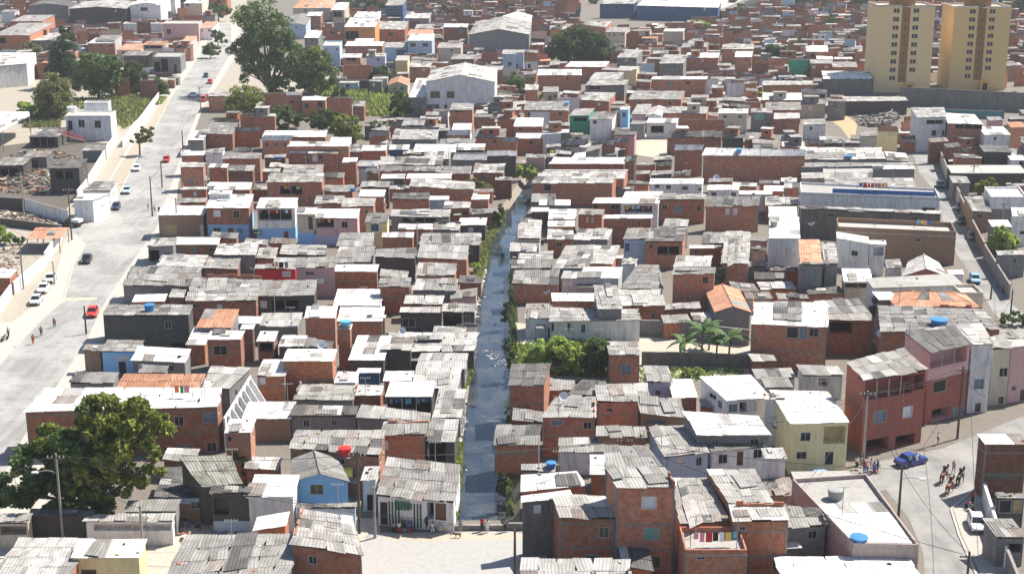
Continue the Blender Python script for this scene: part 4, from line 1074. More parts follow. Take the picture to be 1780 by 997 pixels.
ground_poly('highway', [(1150, 34), (1190, 36), (1260, 14), (1310, -8), (1270, -8), (1220, 10)], pave, .004)
ground_poly('scrap_yard_floor', [(-60, 365), (-60, 262), (110, 240), (190, 250), (130, 340), (110, 372)], plaster_mat('oily_earth', (.12, .105, .09), .6, (.05, .045, .04)), .004)
line = flat_mat('road_paint', (.62, .56, .30), .8, var=.3)
ground_poly('road_marking', [(102, 519), (168, 517), (168, 520), (102, 522)], line, .012)
kb = MB()
def kerb(px, w=.25, h=.13):
    for a, c in zip(px, px[1:]):
        A, C = P(*a), P(*c); d = (C - A).normalized(); n_ = Vector((-d.y, d.x, 0)) * w
        kb.hexa([A, C, C + n_, A + n_], [p + Vector((0, 0, h)) for p in (A, C, C + n_, A + n_)], pave)
kerb([(27, 603), (76, 551), (112, 522), (128, 461), (150, 424)]); kerb([(184, 384), (205, 344), (240, 271), (275, 214), (296, 171), (352, 89)])
kerb([(1700, 1000), (1669, 930), (1655, 885), (1700, 848)])
tag(kb.build('kerb'), kind='structure')
# ================================================================ build the houses
for H in HOUSES:
    lb = H['label'].split()
    kind = 'house'
    if H['o']['nm'] == 'hangar': kind = 'hangar'
    elif any(w in lb for w in ('warehouse',)) and H['label'].split()[-1] != 'warehouse' and H['w'] in 'WD' and H['h'] > 7: kind = 'house'
    elif any(w in lb for w in ('shack', 'shed', 'hut', 'stall', 'canopy', 'kiosk', 'box', 'cubicle')) or H['w'] in ('G', 'D', 'M'): kind = 'shack'
    if any(H['label'].startswith(s) for s in ('big white warehouse', 'large white two storey warehouse', 'long dark charcoal warehouse', 'wide grey hangar', 'grey warehouse shed', 'far brick warehouse')): kind = 'warehouse'
    H['o']['nm'] = kind; H['o']['cat'] = kind
    H['o']['g'] = {'house': 'houses of the hillside settlement', 'shack': 'shacks packed among the houses', 'warehouse': 'warehouses', 'hangar': 'bus hangars'}[kind]
    big = (H['c'][1][0] - H['c'][0][0]) > 14
    build_house(H, big)
bpy.context.view_layer.update()
DG = bpy.context.evaluated_depsgraph_get()
def surf(px, py):
    d = (P(px, py, 0) - Vector((0, 0, HC))).normalized()
    ok, loc, nor, idx, ob, mt = scene.ray_cast(DG, Vector((0, 0, HC)) + d, d)
    return loc if ok else P(px, py)
# ================================================================ small occupancy map of the picture for the infill
OC = np.zeros((260, 460), dtype=bool)
def occ(pts):
    xs = [p[0] / 4 for p in pts]; y_ = [p[1] / 4 for p in pts]
    x0, x1, y0, y1 = int(min(xs)), int(max(xs)) + 1, int(min(y_)), int(max(y_)) + 1
    n_ = len(pts)
    for yy in range(max(0, y0), min(259, y1) + 1):
        for xx in range(max(0, x0), min(459, x1) + 1):
            X, Y = xx + .5, yy + .5; ins = False; j = n_ - 1
            for i in range(n_):
                if (y_[i] > Y) != (y_[j] > Y) and X < (xs[j] - xs[i]) * (Y - y_[i]) / (y_[j] - y_[i]) + xs[i]: ins = not ins
                j = i
            if ins: OC[yy, xx] = True
for H in HOUSES:
    c = H['c']; k = max(1, (min(H['h'], 5) if H['o']['ops'] or H['w'] not in 'BGDW' or c[0][1] < 280 else min(H['h'], 1.9)) * (c[0][1] - YH) / HC)
    occ([c[3], c[2], c[1], (c[1][0], c[1][1] + k), (c[0][0], c[0][1] + k), c[0]])
for poly in ([(-10, 1000), (-10, 160), (300, 150), (380, 0), (420, 0), (330, 330), (180, 600), (0, 1000)], [(0, 170), (250, 165), (250, 240), (0, 400)],
             [(780, 930), (820, 640), (845, 400), (900, 330), (930, 280), (960, 280), (930, 350), (890, 450), (893, 930)],
             [(895, 560), (1062, 580), (1310, 560), (1300, 660), (900, 665)], [(1575, 250), (1632, 250), (1680, 340), (1760, 500), (1790, 590), (1730, 560), (1640, 400), (1590, 290)],
             [(1800, 690), (1480, 790), (1380, 850), (1560, 870), (1605, 1000), (1800, 1000)], [(560, 1000), (650, 915), (955, 915), (955, 1000)],
             [(1512, 138), (1625, 138), (1622, 172), (1510, 172)], [(1640, 136), (1752, 136), (1750, 165), (1640, 165)], [(1460, 700), (1560, 640), (1800, 560), (1800, 780), (1460, 850)], [(1500, 132), (1800, 128), (1800, 204), (1500, 195)],
             [(1470, 185), (1570, 185), (1565, 225), (1430, 235), (1436, 200)], [(1088, 240), (1165, 226), (1182, 262), (1150, 278), (1090, 272)],
             [(548, 145), (712, 150), (712, 205), (630, 200), (548, 165)], [(405, 0), (530, 0), (585, 90), (585, 160), (400, 160)], [(1090, 45), (1170, 40), (1330, -5), (1240, -5)],
             [(480, 175), (640, 195), (640, 250), (470, 225)], [(955, 85), (1065, 85), (1065, 110), (955, 110)], [(1020, 0), (1250, 0), (1220, 14), (1020, 14)]):
    occ(poly)
REG = [[(300, 230), (460, 200), (640, 205), (890, 150), (905, 330), (850, 400), (815, 640), (785, 900), (480, 930), (330, 880), (250, 620), (200, 560), (270, 400)],
       [(900, 560), (930, 330), (965, 270), (1200, 250), (1590, 260), (1660, 450), (1780, 600), (1780, 700), (1480, 800), (1400, 1000), (940, 1000), (890, 900)],
       [(880, 300), (880, 60), (1150, 40), (1330, -10), (1800, -10), (1800, 330), (1650, 310), (1590, 250), (1200, 255), (960, 275)],
       [(535, 190), (535, -10), (1000, -10), (1000, 120), (880, 250), (800, 230), (700, 210)], [(0, 110), (0, -10), (420, -10), (360, 90), (280, 150)]]
def inside(x, y, poly):
    r = False; j = len(poly) - 1
    for i in range(len(poly)):
        (xi, yi), (xj, yj) = poly[i], poly[j]
        if (yi > y) != (yj > y) and x < (xj - xi) * (y - yi) / (yj - yi) + xi: r = not r
        j = i
    return r
R2 = random.Random(11); FILL = []
y = 985.0
while y > -12:
    x = R2.uniform(-20, 10); k = (y - YH) / HC; dpx = (y - YH) ** 2 / 189000.0
    while x < 1790:
        wm_ = R2.uniform(3.6, 7) if y < 280 else R2.uniform(3.5, 6)
        w_ = wm_ * k; dep_ = R2.uniform(4, 7.5) if y < 280 else R2.uniform(3, 5); rp = dep_ * dpx
        yj = y + R2.uniform(-1.2, 1.2)
        if any(inside(x + w_ / 2, yj, r) for r in REG):
            h_ = R2.choice((2.3, 2.5, 2.7, 2.8, 3, 3.2, 4.6, 5.4)) if y < 280 else 2.4
            X0, X1, Y0, Y1 = int(x / 4), int((x + w_) / 4) + 1, int((yj - rp) / 4), int((yj + (2.2 if y < 280 else 1.2) * k * .5) / 4) + 1
            sub = OC[max(0, Y0):max(0, Y1), max(0, X0):min(459, X1)]
            if sub.size and sub.mean() < (.42 if y < 280 else .22):
                FILL.append((x, x + w_, yj, yj - rp, h_))
                OC[max(0, Y0 + (1 if y < 280 else 0)):max(0, Y1), max(0, X0):min(459, X1)] = True
                x += w_ * R2.uniform(1.0, 1.12); continue
        x += 6
    y -= 2.2 if y < 280 else 5
print('authored', len(HOUSES), 'fill', len(FILL))
ANCH = [(to_px(((H['geo'][0] + H['geo'][1] + H['geo'][2] + H['geo'][3]) / 4)), H['label'], H['obj'].location.copy()) for H in HOUSES if len(H['label'].split()) <= 9]
USED = set()
def near_label(px, py, loc, head):
    cand = sorted(ANCH, key=lambda a: (a[0][0] - px) ** 2 + 9 * (a[0][1] - py) ** 2)[:60]
    for (ax, ay), lab, al in cand:
        dx, dy = loc.x - al.x, loc.y - al.y
        rel = ('just right of' if dx > 0 else 'just left of') if abs(dx) > abs(dy) else ('just behind' if dy > 0 else 'just in front of')
        if (rel, lab) in USED or len(lab.split()) + len(rel.split()) + len(head.split()) + 1 > 16: continue
        USED.add((rel, lab)); return f'{head} {rel} the {lab}'
    return None
n_house = sum(H['o']['nm'] == 'house' for H in HOUSES); n_shack = sum(H['o']['nm'] == 'shack' for H in HOUSES)
cap_h, cap_s = max(0, 296 - n_house), max(0, 290 - n_shack)
FAR = MB(); FARH = []
wname = {'B': 'brick', 'Bd': 'dark brick', 'Bo': 'orange brick', 'G': 'grey', 'W': 'white', 'C': 'cream', 'K': 'pink', 'L': 'pale blue', 'Y': 'yellow', 'N': 'brown', 'D': 'dark'}
rname = {'a': 'grey roofed', 'l': 'pale roofed', 'w': 'white roofed', 'd': 'dark roofed', 't': 'terracotta roofed', 'r': 'rusty roofed', 'c': 'flat topped'}
FILL.sort(key=lambda q: -(q[1] - q[0]) * (q[2] - q[3] + 3))
for (x0, x1, yf, yb, h_) in FILL:
    w = R2.choice(['B'] * 12 + ['Bd'] * 6 + ['Bo'] * 5 + ['G'] * 3 + ['W'] * 2 + ['C', 'K', 'L', 'N', 'N', 'D', 'D'])
    r = R2.choice(['a'] * 7 + ['l'] * 4 + ['w'] * 1 + ['d'] * 2 + ['r'] * 2 + (['t'] if yf < 120 else []) + (['t'] * 3 if yf < 60 and x0 > 1400 else []))
    vp = auto_vp((x0 + x1) / 2, yf); rot = R2.uniform(-.45, .45) * (yf - yb)
    sk = lambda x: x + (vp - x) * (yf - yb) / (yf - YH)
    H = dict(c=[(x0, yf), (x1, yf + rot), (sk(x1), yb + rot), (sk(x0), yb)], h=h_, w=w, r=r, label='', o={'ops': [], 'rise': None, 'shape': 'mono', 'low': None, 'nm': 'house', 'sl': None})
    kind = 'shack' if w in ('G', 'D', 'N') or (x1 - x0) * HC / (yf - YH) < 5.2 else 'house'
    ok = None
    if (kind == 'house' and cap_h > 0) or (kind == 'shack' and cap_s > 0):
        loc = P((x0 + x1) / 2, (yf + yb) / 2, h_)
        ok = near_label((x0 + x1) / 2, (yf + yb) / 2, loc, f'{wname[w]} {rname[r]} {kind}')
    if ok:
        if kind == 'house': cap_h -= 1
        else: cap_s -= 1
        H['label'] = ok; H['o']['nm'] = kind; H['o']['cat'] = kind
        H['o']['g'] = {'house': 'houses of the hillside settlement', 'shack': 'shacks packed among the houses'}[kind]
        build_house(H, False); continue
    fl, fr, br, bl, hb, dep = house_geometry(H)
    wm = WM[w]
    sheets(FAR, fl, fr, br, bl, RM[r], RM['l'], .1, nu=2, nv=1)
    q = [fl, fr, br, bl]
    q = [p + ((fl + br) / 2 - p).normalized() * .25 for p in q]
    for i in range(4):
        A, Bq = q[i], q[(i + 1) % 4]; a0, b0 = Vector((A.x, A.y, 0)), Vector((Bq.x, Bq.y, 0)); lw = (b0 - a0).length
        FAR.face([a0, b0, Bq, A], wm, [(0, 0), (lw, 0), (lw, Bq.z), (0, A.z)])
        if i == 0 and lw > 3:
            for s in range(R2.choice((0, 1, 2))):
                u = R2.uniform(.15, .8); d = (b0 - a0) / lw; ww = R2.uniform(.7, 1.3); c0 = a0 + d * (u * lw); z1 = h_ - .5; z0 = z1 - R2.uniform(.7, 1.1); off = Vector((d.y, -d.x, 0)) * .05
                FAR.box(c0 + off + Vector((0, 0, (z0 + z1) / 2)), (ww, .08, z1 - z0), R2.choice((GLASS, GLASS, FRAME_W, SHUT['d'])), ax=(d, Vector((-d.y, d.x, 0)), Vector((0, 0, 1))))
if FAR.f:
    o = FAR.build('distant_houses'); tag(o, 'distant mass of tightly packed brick houses with pale roofs', 'houses', None, 'stuff')
print('house', n_house, 'shack', n_shack, 'left', cap_h, cap_s)
# ================================================================ trees and plants
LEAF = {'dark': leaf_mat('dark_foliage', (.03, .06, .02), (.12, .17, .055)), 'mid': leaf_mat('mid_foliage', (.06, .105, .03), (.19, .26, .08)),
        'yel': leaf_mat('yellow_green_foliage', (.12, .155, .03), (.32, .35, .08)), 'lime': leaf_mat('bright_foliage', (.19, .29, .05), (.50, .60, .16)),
        'olive': leaf_mat('olive_foliage', (.10, .12, .045), (.30, .32, .12)), 'dry': leaf_mat('dry_foliage', (.10, .09, .04), (.28, .24, .12))}
BARK = flat_mat('bark', (.13, .10, .075), .95, var=.4)
def leaf_cloud(lobes, n, size, mat, name, parent, origin, flat=.75):
    """leaf sized quads spread through uneven lobes: many small clumps, so that gaps show between them"""
    tot = sum(r ** 2 for c, r in lobes); V = []; 
    for c, r in lobes:
        m = max(30, int(1.9 * n * r ** 2 / tot)); nc = max(6, int(m / 80))
        d = rng.normal(size=(nc, 3)); d /= np.linalg.norm(d, axis=1)[:, None]
        cc = d * (rng.uniform(.35, 1.0, nc) ** .5)[:, None] * r; cc[:, 2] *= .85
        cr = r * rng.uniform(.19, .39, nc)
        k = rng.integers(0, nc, m); e = rng.normal(size=(m, 3)); e /= np.linalg.norm(e, axis=1)[:, None]
        p = np.array(c)[None] + cc[k] + e * (cr[k] * rng.uniform(.3, 1.05, m) ** .6)[:, None] * np.array([1, 1, flat])
        V.append(p)
    p = np.vstack(V); p = p[p[:, 2] > .1]; m = len(p)
    a = rng.normal(size=(m, 3)); a /= np.linalg.norm(a, axis=1)[:, None]; b_ = rng.normal(size=(m, 3)); b_ -= (a * b_).sum(1)[:, None] * a; b_ /= np.linalg.norm(b_, axis=1)[:, None]
    s = size * rng.uniform(.55, 1.3, m)[:, None]
    q = np.stack([p - a * s, p - b_ * s * .55, p + a * s, p + b_ * s * .55], 1).reshape(-1, 3) - np.array(origin)[None]
    me = bpy.data.meshes.new(name); me.vertices.add(4 * m); me.vertices.foreach_set('co', q.astype(np.float32).ravel())
    me.loops.add(4 * m); me.loops.foreach_set('vertex_index', np.arange(4 * m, dtype=np.int32)); me.polygons.add(m)
    me.polygons.foreach_set('loop_start', np.arange(0, 4 * m, 4, dtype=np.int32)); me.polygons.foreach_set('loop_total', np.full(m, 4, dtype=np.int32))
    me.materials.append(LEAF[mat]); me.update(); me.validate()
    o = bpy.data.objects.new(name, me); COL.objects.link(o); o.parent = parent
    if parent is None: o.location = origin
    return o
def tree(base, lobes, mat, label, n=5000, size=.35, name='tree', cat='tree', group='trees', trunk=True, mat2=None):
    """base and lobes in photo pixels: (px, py, radius px[, extra depth m]) lobes at the depth of the base"""
    B = P(*base); L = []
    for q in lobes:
        r0 = P(q[0], q[1], 0) - Vector((0, 0, HC)); dz = q[3] if len(q) > 3 else random.uniform(-.25, .25) * q[2] / ((base[1] - YH) / HC)
        t = (B.y + dz) / r0.y; c = Vector((0, 0, HC)) + r0 * t
        L.append((c, q[2] * (B.y + dz) / F * 1.12))
    L = [(Vector((c.x, c.y, max(c.z, r * .45))), r) for c, r in L]
    R = root(name, B, label, cat, group)
    if trunk:
        zt = max(1.0, min(c.z - r * .3 for c, r in L)); mid = Vector((B.x, B.y, zt)); tm = MB(); r0 = max(.12, .035 * max(c.z + r for c, r in L))
        tm.tube([B, B + Vector((.1, .05, zt * .5)), mid], [r0, r0 * .8, r0 * .65], BARK, 8)
        for c, r in L:
            m1 = mid.lerp(c, .5) + Vector((random.uniform(-.4, .4), random.uniform(-.4, .4), -.3)); tm.tube([mid, m1, c], [r0 * .5, r0 * .32, r0 * .12], BARK, 6)
            for _ in range(3):
                e = Vector((random.gauss(0, 1), random.gauss(0, 1), random.gauss(.4, .7))).normalized() * r * .85; tm.tube([m1, c + e * .5, c + e], [r0 * .18, r0 * .1, r0 * .03], BARK, 4, False)
        tm.build('trunk', R, B)
    if mat2:
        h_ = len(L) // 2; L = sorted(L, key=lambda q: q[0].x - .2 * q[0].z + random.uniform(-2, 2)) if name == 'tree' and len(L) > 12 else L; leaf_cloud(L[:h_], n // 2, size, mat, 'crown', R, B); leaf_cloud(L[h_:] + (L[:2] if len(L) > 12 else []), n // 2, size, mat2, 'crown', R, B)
    else: leaf_cloud(L, n, size, mat, 'crown', R, B)
    return R
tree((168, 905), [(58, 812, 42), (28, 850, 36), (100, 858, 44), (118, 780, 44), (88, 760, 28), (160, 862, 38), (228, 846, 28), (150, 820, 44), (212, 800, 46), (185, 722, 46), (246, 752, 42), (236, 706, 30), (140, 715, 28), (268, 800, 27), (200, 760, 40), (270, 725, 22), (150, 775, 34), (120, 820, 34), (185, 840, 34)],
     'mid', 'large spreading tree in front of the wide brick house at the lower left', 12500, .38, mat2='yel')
tree((112, 152), [(112, 118, 26), (96, 110, 18), (128, 116, 20), (112, 92, 22), (113, 70, 16), (112, 52, 10), (100, 132, 18), (90, 128, 14)], 'dark', 'tall pointed dark conifer behind the round olive tree', 6000, .42)
tree((92, 206), [(92, 172, 30), (78, 160, 20), (106, 162, 20), (92, 145, 22), (82, 185, 22), (104, 185, 22)], 'olive', 'round olive green tree beside the white stair house', 6500, .38)
tree((172, 172), [(160, 110, 22), (180, 118, 24), (150, 140, 22), (172, 145, 24), (192, 140, 18), (196, 110, 14)], 'mid', 'mixed green tree right of the pointed conifer', 6000, .42)
tree((228, 164), [(226, 125, 20), (214, 140, 16), (240, 140, 18), (230, 152, 18)], 'dark', 'dark green tree near the end of the roadside wall', 4000, .42)
tree((272, 168), [(272, 150, 16), (262, 155, 13), (283, 154, 11)], 'mid', 'low bright bushy tree at the end of the roadside wall', 2500, .4)
tree((45, 204), [(40, 190, 14), (52, 196, 11)], 'lime', 'bright bush behind the white open canopy roof', 1400, .36, 'bush', 'bush', 'bushes')
tree((56, 98), [(50, 86, 13), (64, 88, 11)], 'olive', 'dull bush above the big white warehouse', 1200, .45, 'bush', 'bush', 'bushes')
tree((366, 101), [(366, 86, 12), (358, 88, 8), (375, 88, 8)], 'mid', 'ball shaped street tree on the upper pavement', 1600, .4)
tree((379, 80), [(378, 62, 10), (384, 70, 9)], 'mid', 'street tree just up the road from the ball shaped one', 1200, .45)
tree((380, 38), [(374, 15, 12), (388, 20, 12), (380, 8, 10)], 'mid', 'leafy tree at the top end of the road', 1600, .55)
tree((470, 162), [(450, 28, 34), (430, 55, 32), (470, 55, 36), (425, 90, 26), (455, 90, 36), (492, 80, 30), (505, 100, 26), (470, 125, 34), (440, 125, 24), (510, 125, 28), (490, 145, 22), (425, 20, 18)], 'mid', 'huge eucalyptus clump beside the upper road', 9000, .52)
tree((545, 162), [(545, 112, 28), (530, 135, 22), (562, 130, 22), (548, 98, 18), (520, 118, 18), (548, 148, 20)], 'mid', 'yellow topped green tree at the foot of the eucalyptus', 7000, .42, mat2='yel')
tree((660, 147), [(660, 126, 14), (652, 132, 10), (669, 132, 11)], 'dark', 'small round dark tree below the lilac grey block', 2000, .4)
tree((697, 202), [(697, 175, 13), (690, 188, 12), (705, 188, 11)], 'dark', 'tall garden shrub left of the pinkish annex', 2000, .36, 'bush', 'bush', 'bushes')
tree((500, 224), [(488, 195, 15), (508, 208, 14), (522, 205, 9), (490, 212, 12)], 'mid', 'leafy garden bush right of the garden row houses', 2600, .34, 'bush', 'bush', 'bushes')
tree((560, 228), [(560, 206, 18), (545, 210, 12), (576, 206, 13)], 'dark', 'dense dark garden tree beside the yellow green one', 3000, .34)
tree((603, 250), [(600, 215, 19), (588, 228, 16), (616, 228, 16), (605, 238, 15), (618, 205, 9)], 'yel', 'yellow green garden tree beside the dense dark one', 4000, .34)
tree((658, 240), [(658, 220, 13), (650, 228, 10), (668, 226, 10)], 'mid', 'small garden bush above the dark shed', 1600, .34, 'bush', 'bush', 'bushes')
tree((425, 205), [(425, 168, 24), (410, 180, 17), (442, 180, 17), (428, 192, 16)], 'yel', 'feathery yellowish tree by the brick roadside houses', 3600, .34)
tree((1005, 114), [(1005, 75, 28), (978, 82, 24), (1032, 82, 24), (990, 62, 17), (1018, 64, 17), (1050, 92, 18), (962, 94, 15), (1000, 98, 24), (1035, 100, 16)], 'dark', 'broad dark round tree standing alone among the far houses', 12000, .48)
tree((950, 183), [(944, 171, 10), (956, 172, 9)], 'lime', 'low bright bush beside the beige hut', 900, .36, 'bush', 'bush', 'bushes')
tree((900, 172), [(895, 140, 14), (906, 155, 12), (890, 160, 11)], 'mid', 'slim green tree left of the brick wall house', 1800, .4)
tree((1350, 112), [(1345, 92, 15), (1360, 92, 14), (1332, 97, 10), (1370, 98, 8)], 'dark', 'dark round tree among the far brick shacks', 3000, .46)
tree((1450, 52), [(1444, 40, 9), (1458, 41, 8)], 'mid', 'far green tree left of the left tower', 900, .6)
tree((1458, 66), [(1450, 58, 9), (1470, 60, 8), (1484, 60, 7)], 'olive', 'wide pale scrub tree among far houses left of the tower', 900, .6)
tree((1508, 66), [(1508, 52, 10), (1500, 58, 8), (1516, 58, 7)], 'mid', 'far tree just left of the left tower', 1100, .55)
tree((1514, 104), [(1512, 94, 8), (1518, 98, 7)], 'dark', 'small dark tree against the left tower\'s left edge', 700, .5)
tree((615, 26), [(608, 12, 12), (628, 10, 13), (648, 12, 12), (660, 8, 10)], 'dark', 'dark grove at the top edge above the orange house', 2200, .6)
tree((722, 22), [(715, 13, 9), (730, 14, 8)], 'mid', 'green tree right of the dark blue two storey house', 900, .55)
tree((790, 34), [(772, 20, 13), (800, 22, 13), (818, 18, 11)], 'dry', 'pale dusty tree clump at the top centre', 1600, .6)
tree((1210, 58), [(1198, 45, 10), (1215, 42, 11), (1228, 46, 8)], 'lime', 'pale yellowish shrubs beside the highway', 1500, .55, 'bush', 'bush', 'bushes')
tree((1300, 30), [(1290, 20, 9), (1306, 20, 8)], 'olive', 'far olive tree past the highway', 900, .65)
tree((1405, 14), [(1390, 4, 11), (1410, 2, 12), (1430, 2, 10)], 'mid', 'green trees at the top edge left of the tower', 1300, .7)
tree((1500, 18), [(1490, 2, 14), (1512, 0, 14)], 'dark', 'dark trees at the top edge beside the left tower', 1500, .7)
tree((1775, 28), [(1765, 10, 14), (1785, 6, 16), (1750, 14, 9)], 'dark', 'dark trees at the top right corner', 1700, .65)
tree((1742, 440), [(1742, 415, 18), (1728, 420, 13), (1757, 420, 14), (1742, 400, 11), (1742, 428, 15)], 'lime', 'round bright green tree at the right street\'s wall', 4200, .28)
tree((1715, 340), [(1712, 325, 12), (1724, 320, 10), (1700, 330, 8)], 'yel', 'yellowish tree behind the right street\'s walls', 1600, .32)
tree((243, 270), [(243, 240, 10), (235, 244, 8), (255, 236, 12), (250, 226, 8), (262, 228, 8)], 'olive', 'thin dusty tree growing on the sandy verge', 1500, .3)
tree((8, 425), [(6, 408, 14), (14, 415, 9), (-6, 400, 12)], 'lime', 'bright bush at the left edge by the retaining wall', 1500, .28, 'bush', 'bush', 'bushes')
tree((30, 425), [(24, 415, 7), (36, 416, 7)], 'mid', 'low weeds left of the terracotta gazebo', 700, .25, 'bush', 'bush', 'bushes')
tree((360, 446), [(360, 437, 8), (354, 438, 6), (368, 438, 6)], 'lime', 'little shrub on the low white roofed brick house', 700, .22, 'bush', 'bush', 'bushes')
tree((845, 342), [(830, 322, 12), (845, 328, 13), (818, 318, 9), (854, 334, 8)], 'olive', 'straggly bushes between canal shacks at the far bend', 1700, .28, 'bush', 'bush', 'bushes')
tree((866, 398), [(868, 370, 9), (864, 384, 9), (872, 360, 6)], 'mid', 'bank bush by the sunlit brick box', 1300, .26, 'bush', 'bush', 'bushes')
tree((824, 478), [(826, 464, 8), (822, 472, 6)], 'lime', 'small bright bush beside the canal brick house', 700, .24, 'bush', 'bush', 'bushes')
tree((915, 316), [(912, 296, 13), (925, 300, 10), (904, 302, 8)], 'lime', 'bright canal head bush in the narrow end of the channel', 1500, .3, 'bush', 'bush', 'bushes')
tree((968, 280), [(962, 268, 9), (978, 270, 9)], 'lime', 'canal head bush behind the snow white roof', 1000, .32, 'bush', 'bush', 'bushes')
tree((955, 650), [(925, 622, 17), (945, 610, 20), (970, 605, 22), (990, 615, 22), (960, 630, 22), (935, 636, 14), (1000, 636, 16)], 'lime', 'big mound of bright green tall grass on the plot', 9000, .22, 'bush', 'bush', 'bushes', trunk=False)
tree((1040, 652), [(1035, 605, 20), (1048, 622, 18), (1030, 632, 20), (1046, 600, 11)], 'mid', 'deeper green bush left of the little brick tower', 4500, .22, 'bush', 'bush', 'bushes')
tree((1203, 655), [(1192, 646, 9), (1212, 645, 10)], 'lime', 'low bright weeds below the banana plants', 900, .2, 'bush', 'bush', 'bushes', trunk=False)
tree((888, 648), [(886, 618, 9), (890, 632, 9), (884, 600, 7)], 'mid', 'dark bush on the right canal bank by the grass plot', 1200, .22, 'bush', 'bush', 'bushes')
tree((884, 560), [(880, 545, 8), (884, 530, 7), (878, 556, 6)], 'dark', 'dark weeds hanging from the right canal bank', 900, .22, 'bush', 'bush', 'bushes')
tree((1253, 505), [(1253, 480, 9), (1250, 492, 8), (1256, 470, 6)], 'mid', 'slim green shrub beside the tall brick house', 1000, .22, 'bush', 'bush', 'bushes')
tree((425, 838), [(422, 800, 13), (432, 815, 12), (415, 790, 9), (430, 830, 8)], 'mid', 'young tree beside the mossy roofed shack', 2200, .2)
tree((1758, 566), [(1745, 552, 10), (1765, 550, 12), (1782, 555, 10)], 'mid', 'shrubs at the right edge behind the street wall', 1600, .22, 'bush', 'bush', 'bushes')
tree((1516, 612), [(1514, 602, 7), (1520, 606, 6)], 'lime', 'small bright plant beside the wide corrugated roof', 500, .18, 'bush', 'bush', 'bushes')
tree((787, 905), [(784, 888, 9), (790, 896, 7), (782, 876, 6)], 'lime', 'bright weeds at the striped shack\'s canal corner', 1300, .18, 'bush', 'bush', 'bushes', trunk=False)
tree((880, 870), [(876, 840, 8), (880, 855, 8), (872, 826, 6)], 'dark', 'dark creeper weeds on the shaded canal bank', 1000, .2, 'bush', 'bush', 'bushes', trunk=False)
# banana plants
BAN = leaf_mat('banana_leaf', (.03, .07, .02), (.12, .20, .06))
def banana(px, py, h, label):
    B = P(px, py); R = root('banana_plant', B, label, 'banana plant', 'banana plants on the grass plot')
    t = MB(); t.tube([B, B + Vector((.1, 0, h * .55)), B + Vector((.12, .05, h * .62))], [.16, .13, .08], flat_mat('banana_stem', (.16, .18, .08), .8), 8); t.build('stem', R, B)
    top = B + Vector((.1, 0, h * .58))
    for i in range(9):
        a = i * 2.4 + random.random(); L = h * random.uniform(.5, .7); up = random.uniform(.9, 2.0); lf = MB(); prev = None
        for j in range(7):
            s = j / 6; d = Vector((math.cos(a), math.sin(a), 0)); p = top + d * (L * s * .85) + Vector((0, 0, up * L * .55 * s - L * .75 * s * s))
            wd = .5 * math.sin(math.pi * min(1, .08 + s * .92)) + .02; n_ = Vector((-d.y, d.x, 0)) * wd; cur = (p - n_ + Vector((0, 0, -.08)), p, p + n_ + Vector((0, 0, -.08)))
            if prev: lf.face([prev[0], prev[1], cur[1], cur[0]], BAN); lf.face([prev[1], prev[2], cur[2], cur[1]], BAN)
            prev = cur
        lf.build('leaf', R, B)
for q in ((1188, 632, 5.5, 'banana plant nearest the little brick tower'), (1219, 622, 7, 'tallest banana plant in the middle of the clump'), (1244, 634, 5.6, 'dark spreading banana plant by the yard wall'), (1266, 632, 6.6, 'banana plant nearest the broad white roofed brick house'), (1232, 608, 4.6, 'small banana plant at the back of the clump')): banana(*q)
# ground cover that nobody could count
def scatter(name, poly, n, size, mats, label, up=True, z0=0.0, heap=0.0):
    hs = [(random.uniform(min(q[0] for q in poly), max(q[0] for q in poly)), random.uniform(min(q[1] for q in poly), max(q[1] for q in poly)), random.uniform(.5, 1)) for _ in range(9)]
    mb = MB(); xs = [p[0] for p in poly]; y_ = [p[1] for p in poly]; k = 0
    while k < n:
        x, y = random.uniform(min(xs), max(xs)), random.uniform(min(y_), max(y_))
        if not inside(x, y, poly): continue
        p = P(x, y, z0); s = size * random.uniform(.4, 1.4); a = random.uniform(0, 6.28); m = random.choice(mats)
        if up:
            d = Vector((math.cos(a), math.sin(a), 0)) * s * .5; t = Vector((random.uniform(-.4, .4), random.uniform(-.4, .4), 1)) * s
            mb.face([p - d, p + d, p + t], m)
        else:
            X = Vector((math.cos(a), math.sin(a), random.uniform(-.35, .35) if s > .45 else 0)).normalized(); Y = Vector((-math.sin(a), math.cos(a), 0)); k_ = random.random()
            dm = (s * 2.2, s * .18, s * .18) if k_ < .3 else (s, s * random.uniform(.5, 1), .06) if k_ < .6 else (s * .7, s * random.uniform(.3, .6), s * random.uniform(.2, .6))
            if heap:
                hh = max(w_ * math.exp(-((x - hx) / 14) ** 2 - ((y - hy) / 6) ** 2) for hx, hy, w_ in hs)
                if hh < .25 and random.random() < .6: continue
                p = p + Vector((0, 0, heap * hh * random.random() ** .5))
            mb.box(p + Vector((0, 0, max(.03, s * (.2 if k_ > .6 else random.uniform(.05, .4))))), dm, m, ax=(X, Y, X.cross(Y)))
        k += 1
    o = mb.build(name); tag(o, label, 'ground cover', None, 'stuff'); return o
scatter('grass', [(786, 772), (804, 772), (800, 845), (792, 905), (778, 905), (786, 845)], 1600, .5, [LEAF['lime'], LEAF['yel']], 'bright grass along the lower left canal bank')
scatter('grass', [(900, 600), (1062, 590), (1056, 656), (900, 650)], 2600, .7, [LEAF['lime'], LEAF['mid'], LEAF['yel']], 'tall bright grass on the plot right of the canal')
scatter('grass', [(1100, 640), (1290, 640), (1300, 662), (1090, 662)], 900, .4, [LEAF['lime'], LEAF['mid']], 'patchy grass below the banana plants')
